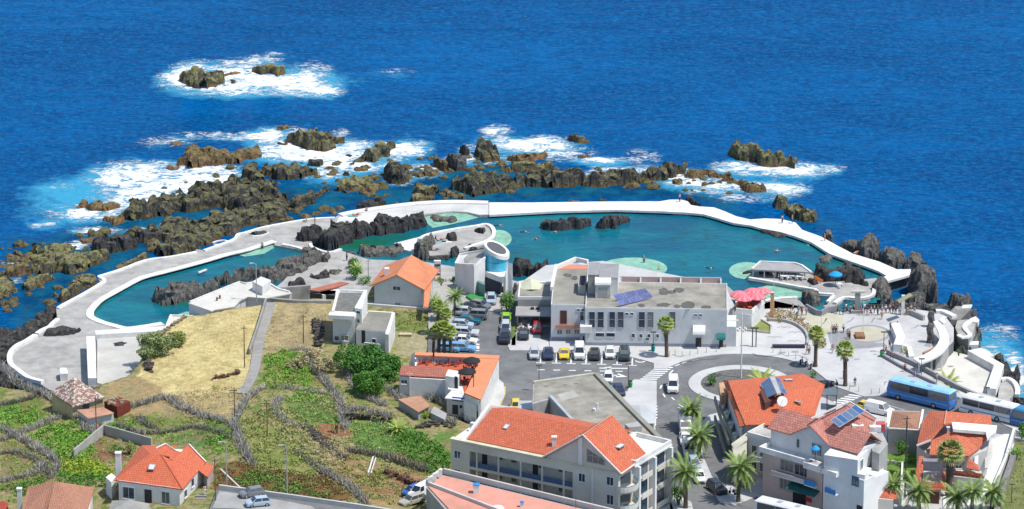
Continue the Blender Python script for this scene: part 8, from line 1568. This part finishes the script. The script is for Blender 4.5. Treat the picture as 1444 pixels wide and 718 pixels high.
who('stand',370,353.5,None,'swim','bather standing on the mint steps of the western pool',z=1.6);who('stand',444,317,None,'tan','bather with bare chest at the sea side of the deck',z=2.2);who('walk',432,313,'orange','tan','bather in an orange top walking along the outer deck edge',z=2.2);who('lie',503,303.5,None,'red','sunbather lying on a towel on the white deck',z=2.3,rot=.3);who('sit',517,300.5,None,'swim','sunbather sitting on the white deck',z=2.0,rot=2)
who('stand',493,378,'black','black','darkly dressed person, left of a pair on the bathers yard',z=2.2);who('stand',499,377.5,'navy','black','darkly dressed person, right of a pair on the bathers yard',z=2.2);who('stand',489,368,'brown','black','person in brown behind the pair on the bathers yard',z=2.2)
for a,b,lb in[(702,319,'swimmer close to the tip of the grey island'),(738.5,328,'swimmer in the western half of the main pool'),(785,327.5,'swimmer right below the black rocks in the pool'),(1000,379,'swimmer between the hotel and the bar island'),(1094,356,'swimmer in the eastern end of the main pool'),(757,337,'swimmer with a small splash near the pool centre')]:who('swim',a,b,None,'swim',lb,z=ZP-.12)
who('stand',908,373,None,'swim','bather standing on the mint oval shelf behind the hotel',z=1.5);who('sit',929,385,None,'swim','bather sitting at the edge of the mint oval shelf',z=1.2);who('lie',621,339,None,'red','sunbather on the upper towel of the grey island',z=2.35,rot=.5);who('lie',615,352.5,None,'blue','sunbather on the white ledge of the grey island',z=2.4,rot=.2)
who('stand',1103,315,None,'swim','bather on the white walk above the eastern rocks',z=2.45);who('stand',1117,315,None,'navy','second bather along the white walk, further east',z=2.45);who('stand',1163,340,None,'orange','bather in orange by the rounded rock of the white walk',z=2.45);who('stand',958.5,285,None,'swim','bather on the raised corner of the long white wall',z=2.45);who('lie',1207,357,None,'orange','sunbather at the foot of the rock pinnacle',z=2.45,rot=1)
who('stand',289,698,'white','white','person in white on the steps beside the red roofed house',z=10.2,rot=2);who('stand',658,588,'red','black','person in red at the restaurant door',z=5);who('stand',979,592,'black','black','dark figure on the pavement behind the box van');who('stand',735,469,'grey','black','person in grey sitting area before the cafe');who('sit',752,470,'white','black','person in white seated before the cafe',z=5,rot=3)
who('lie',1150,386,None,'orange','sunbather beside the orange slide on the bar island',z=2.3,rot=.4)
# ================================================================ UMBRELLAS, FURNITURE, FLAGPOLES
def umbrella(px,py,z,r,mat,label,group=None,mat2=None,closed=False,first={}):
 b=P(px,py,z);t=thing('parasol',label,'parasol',b,group);x,y,zz=b;MB().tube([(x,y,zz),(x,y,zz+2.5)],.035,6).build('pole',M('grille_black'),t);MB().lathe((x,y,zz),[(.3,0),(.3,.08),(.05,.1)],10).build('base',M('tower_grey'),t)
 n=16;m=MB();m2=MB()
 if closed:m.lathe((x,y,zz+1.1),[(.05,0),(.16,.3),(.12,1.0),(.03,1.5)],8)
 else:
  top=(x,y,zz+2.75)
  for k in range(n):
   a0,a1=6.2832*k/n,6.2832*(k+1)/n;tgt=m if(mat2 is None or k%2)else m2;rim=[(x+r*math.cos(a),y+r*math.sin(a),zz+2.15-(.06 if mat2 else 0))for a in(a0,a1)];mid=[(x+r*.55*math.cos(a),y+r*.55*math.sin(a),zz+2.5)for a in(a0,a1)]
   tgt.face([rim[0],rim[1],mid[1],mid[0]]);tgt.face([mid[0],mid[1],top]);tgt.face([rim[0],rim[1],(rim[1][0],rim[1][1],rim[1][2]-.18),(rim[0][0],rim[0][1],rim[0][2]-.18)])
 o=m.build('canopy',mat,t)
 if m2.f:m2.build('canopy_stripe',mat2,o)
 return t
def tableset(px,py,z,tm,cm,label,group,n=4,r=.45):
 b=P(px,py,z);x,y,zz=b;t=thing('cafe_table',label+' table','table',b,group);MB().lathe((x,y,zz),[(r,.7),(r,.74)],14).build('table_top',tm,t);MB().tube([(x,y,zz),(x,y,zz+.69)],.04,6).build('leg',M('tower_grey'),t)
 for k in range(n):
  a=6.2832*(k+.3)/n;cx,cy=x+.85*math.cos(a),y+.85*math.sin(a);c=thing('cafe_chair',label+' chair','chair',(cx,cy,zz),group);d=Vector((math.cos(a),math.sin(a),0));s=Vector((-d.y,d.x,0))
  def fr(u,v,w):q=Vector((cx,cy,zz))+d*u+s*v;return(q.x,q.y,zz+w)
  MB().box(-.22,.22,-.22,.22,.42,.47,fr).build('seat',cm,c);MB().box(.2,.24,-.22,.22,.47,.9,fr).build('backrest',cm,c)
  for u in(-.2,.2):
   for v in(-.2,.2):MB().box(u-.02,u+.02,v-.02,v+.02,0,.42,fr).build('leg',cm,c)
t=thing('restaurant_terrace','raised white restaurant terrace wrapped in parapets at the end of the hotel','terrace',P(1058,440,5));zf=7.6
RT_=[(1033,438),(1040,417),(1055,409),(1078,422),(1078,428),(1060,444),(1040,442)];MB().prism([V(a,b,zf)for a,b in RT_],5.0,zf).build('base',WHITE2,t);strip(MB(),[V(*q,zf)for q in[(1038,441.5),(1060,443.5),(1078,428),(1078,422)]],.25,.9).build('parapet',WHITE,t);MB().prism([V(a,b,zf)for a,b in[(1036,437.5),(1042,418.5),(1055,411),(1076,422.5),(1076,427),(1059,441),(1040,439)]],zf,zf+.03).build('floor',M('terrace_red'),t)
RP=M('red_parasol',(0.74,0.14,0.17),.8);WP=M('pale_parasol_stripe',(0.78,0.26,0.29),.8);GU='red and white parasols of the hotel terrace'
for a,b,lb in[(1042,433,'red and white parasol nearest the hotel roof'),(1061,429,'red and white parasol at the back centre of the hotel terrace'),(1048,438,'red and white parasol low beside the planter end'),(1066,436,'red and white parasol over the middle tables'),(1074,428,'red and white parasol at the pool side tip of the terrace')]:umbrella(a,b-1.5,zf,1.6,RP,lb,GU,WP)
OT_=M('orange_plastic',(0.72,0.12,0.04),.5);tableset(1047,432,zf+.03,M('cloth_red',0),OT_,'red and orange hotel terrace','hotel terrace furniture');tableset(1057,438,zf+.03,OT_,OT_,'bright orange front hotel terrace','hotel terrace furniture');tableset(1066,431,zf+.03,M('cloth_red',0),M('cloth_red',0),'dark red hotel terrace','hotel terrace furniture');umbrella(1055,437,zf,.3,M('dark_parasol',(0.05,0.02,0.02)),'closed dark parasol standing among the red ones',closed=True)
DP=M('black_parasol',(0.025,0.025,0.03),.8);umbrella(665,525.5,8.34,1.45,DP,'open black parasol at the far side of the restaurant terrace','black parasols');umbrella(659,541,8.34,1.45,DP,'open black parasol at the near side of the restaurant terrace','black parasols');umbrella(611.5,512,8.34,.3,DP,'closed black parasol on the restaurant terrace',closed=True)
GT='restaurant terrace furniture';DT=M('dark_table',(0.06,0.06,0.08),.4);OR=M('cloth_orange',0)
for a,b,lb in[(600,512.5,'dark westernmost restaurant'),(624,514,'dark second restaurant'),(641,515,'dark third restaurant'),(662,521,'parasol shaded far restaurant'),(659,541,'parasol shaded near restaurant')]:tableset(a,b,8.34,DT,DT if random.random()<.4 else M('chair_red',(0.45,0.05,0.03)),lb,GT)
WC=M('white_plastic',(0.8,0.8,0.78),.4)
for a,b,lb in[(1094.5,388,'white westernmost bar island'),(1106,393.5,'white second bar island'),(1118,393,'white third bar island'),(1127,394,'white easternmost bar island')]:tableset(a,b,2.2,WC,WC,lb,'bar island furniture',5,.8)
umbrella(1178,403,2.2,1.2,M('blue_parasol',(0.02,0.3,0.6)),'blue parasol beside the black rock ridge');umbrella(1149.5,651,13.02,.7,M('blue_parasol',0),'small blue parasol on the pink house corner balcony');tableset(735.5,466,5,WC,M('chair_brown',(0.15,0.1,0.08)),'outer left cafe forecourt','cafe forecourt furniture');tableset(749,467,5,WC,WC,'right hand cafe forecourt','cafe forecourt furniture');tableset(1183,405,2.2,WC,WC,'white eastern sunbathing','bar island furniture',3)
t=thing('slide','orange water slide beside the dark rock on the bar island','slide',P(1155,396,2.2));MB().slab([V(1147,391,4.2),V(1150,389,4.4),V(1161,395,2.6),V(1157,398,2.4)],.12).build('chute',M('slide_orange',(0.8,0.22,0.03),.4),t);MB().tube([V(1149,392,2.2),V(1149,391,4.1)],.08).build('post',WHITE,t)
for a,b,lb in[(622,340.5,'teal towel on the grey island'),(630,341,'white towel on the grey island'),(498,304,'turquoise towel on the white deck')]:q=P(a,b,2.31);solo('towel',MB().box(q.x-.9,q.x+.9,q.y-.45,q.y+.45,2.30,2.33),M('towel_'+lb[:4].strip(),(0.1,0.5,0.48)if 'w' not in lb[:3]else(0.75,0.75,0.75)),lb,'towel')
for a,b,h,lb in[(1140,489,3.9,'white flagpole nearest the western plaza palm'),(1158,474,3.6,'white flagpole at the top of the planted slope'),(1172,493,5.0,'white flagpole, left of the pair on the grey band'),(1182,499,5.0,'white flagpole, right of the pair on the grey band'),(1217,470,5.6,'thin white flagpole inside the plaza oval'),(1091,413,3.4,'thin white pole beside the orange brown pylon')]:
 q=P(a,b,5);t=thing('flagpole',lb,'flagpole',q,'white flagpoles of the plaza');MB().tube([(q.x,q.y,5),(q.x,q.y,5+h)],[.06,.04],6).build('mast',WHITE,t);MB().lathe((q.x,q.y,5),[(.2,0),(.2,.12),(.07,.15)],8).build('base',PAVG,t);MB().lathe((q.x,q.y,5+h),[(.04,0),(.1,.07),(.04,.16)],8).build('finial',WHITE,t)
q=P(1045,533,5);t=thing('light_mast','tall white lighting mast rising from the roundabout','light mast',q);MB().tube([(q.x,q.y,5),(q.x,q.y,16.4)],[.14,.08],8).build('mast',WHITE,t)
for k in range(4):a=1.5708*k+.4;c_=(q.x+.7*math.cos(a),q.y+.7*math.sin(a),13.5);MB().tube([(q.x,q.y,13.4),c_],.04,5).tube([(c_[0],c_[1],13.4),(c_[0],c_[1],13.75)],.2,8).build('floodlight',WHITE,t)
def plamp(px,py,h,label,mat=None):
 q=P(px,py,5);t=thing('street_lamp',label,'street lamp',q);mt=mat or M('lamp_dark',(0.10,0.11,0.11),.5);MB().tube([(q.x,q.y,5),(q.x,q.y,5+h)],[.08,.05],6).build('shaft',mt,t);MB().box(q.x-.5,q.x+.5,q.y-.18,q.y+.18,5+h,5+h+.14).build('lamp_head',mt,t)
plamp(921,497,3.6,'double headed lamp before the hotel by the slim fan palm');plamp(1246,497,3.6,'dark lamp at the top of the ramp');plamp(1299,532,3.2,'dark lamp beside the ramp wall, between two walkers');plamp(760,551,4.4,'dark lamp behind the grey flat roofed block');plamp(886,548,4.3,'dark lamp at the crossing beside the bins');plamp(1391,560,1.6,'short dark lamp above the parapet by the coaches');plamp(1426,712,3.4,'dark lamp in the green field at the right edge')
for(a,b,c,lb)in[(921,495,'tealbin','teal litter bin at the foot of the lamp before the hotel'),(889,546,'green_bin','green recycling bin at the crossing'),(1243.5,503,'green_bin','round green bin beside the plaza lamp')]:q=P(a,b,5);t=thing('litter_bin',lb,'bin',q);MB().lathe((q.x,q.y,5),[(.3,0),(.36,.9),(.2,1.1)],12).build('body',M(c,(0.0,0.32,0.28)if c=='tealbin' else(0.02,0.3,0.08),.5),t);MB().lathe((q.x,q.y,6.1),[(.3,0),(.3,.06)],12).build('lid',M('grille_black'),t)
for a,b,lb in[(1062,491,'dark left post of the open totem before the lawn'),(1066,491,'dark right post of the open totem before the lawn')]:
 pass
t=thing('totem','dark two post totem with a cap standing before the small lawn','totem',P(1063.5,489,5));q=P(1063.5,489,5)
for s in(-.3,.3):MB().box(q.x+s-.09,q.x+s+.09,q.y-.09,q.y+.09,5,8.3).build('post',M('totem_dark',(0.10,0.10,0.09)),t)
MB().box(q.x-.7,q.x+.7,q.y-.2,q.y+.2,8.3,8.5).build('cap',M('totem_dark'),t)
t=thing('pylon','tall thin orange brown slab beside the planted slope','pylon',P(1089,448,5));MB().prism([V(a,b,9.4)for a,b in[(1086.5,414),(1091.5,414),(1092,413.2),(1087,413.2)]],5,9.5).build('slab',M('pylon_terracotta',(0.60,0.33,0.19),.85),t);q=P(1089,413.6,9.4);MB().box(q.x-.4,q.x+.4,q.y-.2,q.y+.2,9.5,9.6).build('cap',WHITE2,t)
t=thing('pylon','grey T shaped concrete pylon behind the railing crowd','pylon',P(1209,440,5));q=P(1209,440,5);MB().box(q.x-.45,q.x+.45,q.y-.3,q.y+.3,5,8.6).build('shaft',M('totem_grey',(0.3,0.29,0.27)),t);MB().box(q.x-1.2,q.x+1.2,q.y-.4,q.y+.4,8.6,8.9).build('cap',M('totem_cream',(0.5,0.49,0.42)),t);MB().box(q.x-1.2,q.x+1.2,q.y-.9,q.y-.4,5,5.5).build('base_strip',M('totem_grey'),t)
t=thing('pylon','slim white pylon with a slanting olive canopy before the great rock','pylon',P(1273,444,5));q=P(1273,444,5);MB().box(q.x-.28,q.x+.28,q.y-.2,q.y+.2,5,8.6).build('shaft',WHITE,t);MB().slab([V(1265,423,8.7),V(1283,413,9.4),V(1287,416,9.4),V(1268,427,8.7)],.15).build('canopy',M('olive_canopy',(0.33,0.32,0.2)),t)
t=thing('screen_tower','white framed tower with a dark red panel behind the orange roofed house','tower',P(617,396,3));q=P(617,396,2.3);RB=M('redbrown_panel',(0.3,0.1,0.09))
for s in(-.5,.5):MB().box(q.x+s-.07,q.x+s+.07,q.y-.07,q.y+.07,2.2,5.6).build('post',M('post_pink',(0.5,0.36,0.34)),t)
MB().box(q.x-.43,q.x+.43,q.y-.05,q.y+.05,3.9,5.0).build('panel',WHITE2,t);MB().box(q.x-.43,q.x+.43,q.y-.06,q.y+.06,5.02,5.4).build('crossbeam',RB,t);MB().box(q.x-.43,q.x+.43,q.y-.06,q.y+.06,3.3,3.7).build('crossbeam',RB,t);MB().box(q.x-.6,q.x+.6,q.y-.3,q.y+.3,5.6,6.1).build('hood',WHITE,t)
t=thing('curved_canopy','sweeping white curved canopy roof at the sea corner of the plaza','canopy',P(1325,500,5));zc_=7.2
IN=smoothline([(1316,453),(1321,463),(1324.5,472),(1324,481),(1316,492),(1303,500),(1288,505.5)],4);OU=smoothline([(1322,452),(1331,460),(1336.5,470),(1338.5,482),(1332,494),(1317,505),(1298,512.5)],4);m=MB()
for k in range(len(IN)-1):
 m.slab([V(*IN[k],zc_),V(*IN[k+1],zc_),V(*OU[k+1],zc_),V(*OU[k],zc_)],.3)
m.build('roof',WHITE,t);m=MB()
for k in(4,9,14,19,23):
 a=P(*IN[k],zc_);b=P(*OU[k],zc_);c_=a.lerp(b,.5);MB().box(c_.x-.15,c_.x+.15,c_.y-.15,c_.y+.15,2.6,zc_-.3).build('post',WHITE2,t)
strip(MB(),[V(*q,5.0)for q in smoothline([(1328,467),(1331,477),(1328,487),(1318,497),(1302,505)],3)],.4,1.0).build('inner_wall',M('wall_rust',(0.38,0.24,0.16)),t);strip(MB(),[V(*q,2.7)for q in smoothline([(1338,497),(1334,507),(1328,517),(1318,520)],3)],.5,2.6).build('stair_wall',WGREY,t)
for a,b,h,lb in[(1311.5,483,3.4,'rough grey standing stone beside the curved canopy'),(1313,461,2.8,'grey standing stone by the seaward end of the curved canopy')]:q=P(a,b,5);m=MB();m.tube([(q.x,q.y,5),(q.x+.1,q.y,5+h*.4),(q.x-.1,q.y,5+h*.7),(q.x+.05,q.y,5+h)],[.62,.58,.62,.5],7);solo('standing_stone',m,RGREY,lb,'standing stone')
m=MB();strip(m,[V(1262,466.5,5),V(1266,476,5),V(1270,486,5),V(1266,497,5)],1.5,1.4);solo('boulder_planter',m,WHITE,'thick white slanting wall between the plaza and the ramp','wall');wallpx('planter_kerb','white kerbed planter by the top of the ramp',[(1270,491),(1282,494),(1285,508)],.8,.7,WHITE,cat='planter');bush(1276,499,2.0,.9,LO,'low olive shrub in the white kerbed planter',z=5,n=160,s=.2,trunk=False)
wallpx('railing_wall','low grey wall with coping between the railing crowd and the curved canopy',[(1278,442),(1290,446),(1303,452)],.5,.9,PAVG,cat='wall');coping([(1320,441),(1330,441.5),(1340,446),(1346,449)],1.0,.5,5.0,'curved white bench wall leading to the seaward stairs',sm=3);coping([(1332,450),(1328,455),(1333,459)],.8,.5,5.0,'small white curl of wall beside the curved canopy',sm=3)
m=MB();pts=[P(a,b,5)for a,b in smoothline([(1180,438.5),(1205,437.5),(1240,437.5),(1268,438),(1285,441)],6)]
for k,p in enumerate(pts):m.box(p.x-.04,p.x+.04,p.y-.04,p.y+.04,5,6.05)
for a,b in zip(pts,pts[1:]):m.tube([a+Vector((0,0,1.0)),b+Vector((0,0,1.0))],.04,5);m.tube([a+Vector((0,0,.55)),b+Vector((0,0,.55))],.025,4)
solo('railing',m,M('rail_dark',(0.12,0.12,0.15),.5),'dark metal railing along the sea side of the plaza','railing')
first=None
BP=[(944,502.5),(952,500.8),(962,503),(973,501),(984,499),(996,497.5),(1010,496.5),(1090,497.5),(1101,500),(1112,502.5),(1122,506),(1131,510),(1198,550),(1211,552.5),(1229,556),(1240,554.5)]
for k,(a,b)in enumerate(BP):
 q=P(a,b,5)
 if first is None:
  first=solo('bollard',MB().tube([(q.x,q.y,5),(q.x,q.y,5.95)],[.06,.05],6),M('bollard_grey',(0.45,0.45,0.46)),'slim grey metal bollard on the kerb of the roundabout road','bollard','kerb bollards')
 else:c=first.copy();COL.objects.link(c);c.location=q
# ================================================================ CAMERA AND LIGHT
cam=bpy.data.cameras.new('camera');co=bpy.data.objects.new('camera',cam);COL.objects.link(co)
co.location=(0,CY,CH);co.rotation_euler=(R(90)-PITCH,0,0)
cam.sensor_width=36;cam.lens=F0/1444*36;cam.clip_start=5;cam.clip_end=30000
sc=bpy.context.scene;sc.camera=co
SEL,SAZ=R(63),R(-19)
sd=Vector((math.cos(SEL)*math.cos(SAZ),math.cos(SEL)*math.sin(SAZ),math.sin(SEL)))
w=bpy.data.worlds.new('World');sc.world=w;w.use_nodes=True
sk=w.node_tree.nodes.new('ShaderNodeTexSky');sk.sky_type='NISHITA';sk.sun_disc=False
sk.sun_elevation=SEL;sk.sun_rotation=R(90)-SAZ;sk.air_density=1.0;sk.dust_density=0.6
bg=w.node_tree.nodes['Background'];bg.inputs[1].default_value=0.15
w.node_tree.links.new(sk.outputs[0],bg.inputs[0])
sl=bpy.data.lights.new('sun','SUN');sl.energy=4.0;sl.angle=R(0.53);sl.color=(1.0,0.96,0.9)
so=bpy.data.objects.new('sun',sl);COL.objects.link(so);so.rotation_euler=sd.to_track_quat('Z','Y').to_euler()
sc.view_settings.view_transform='Standard';sc.view_settings.look='None'
sc.view_settings.exposure=0.28;sc.view_settings.gamma=1.0
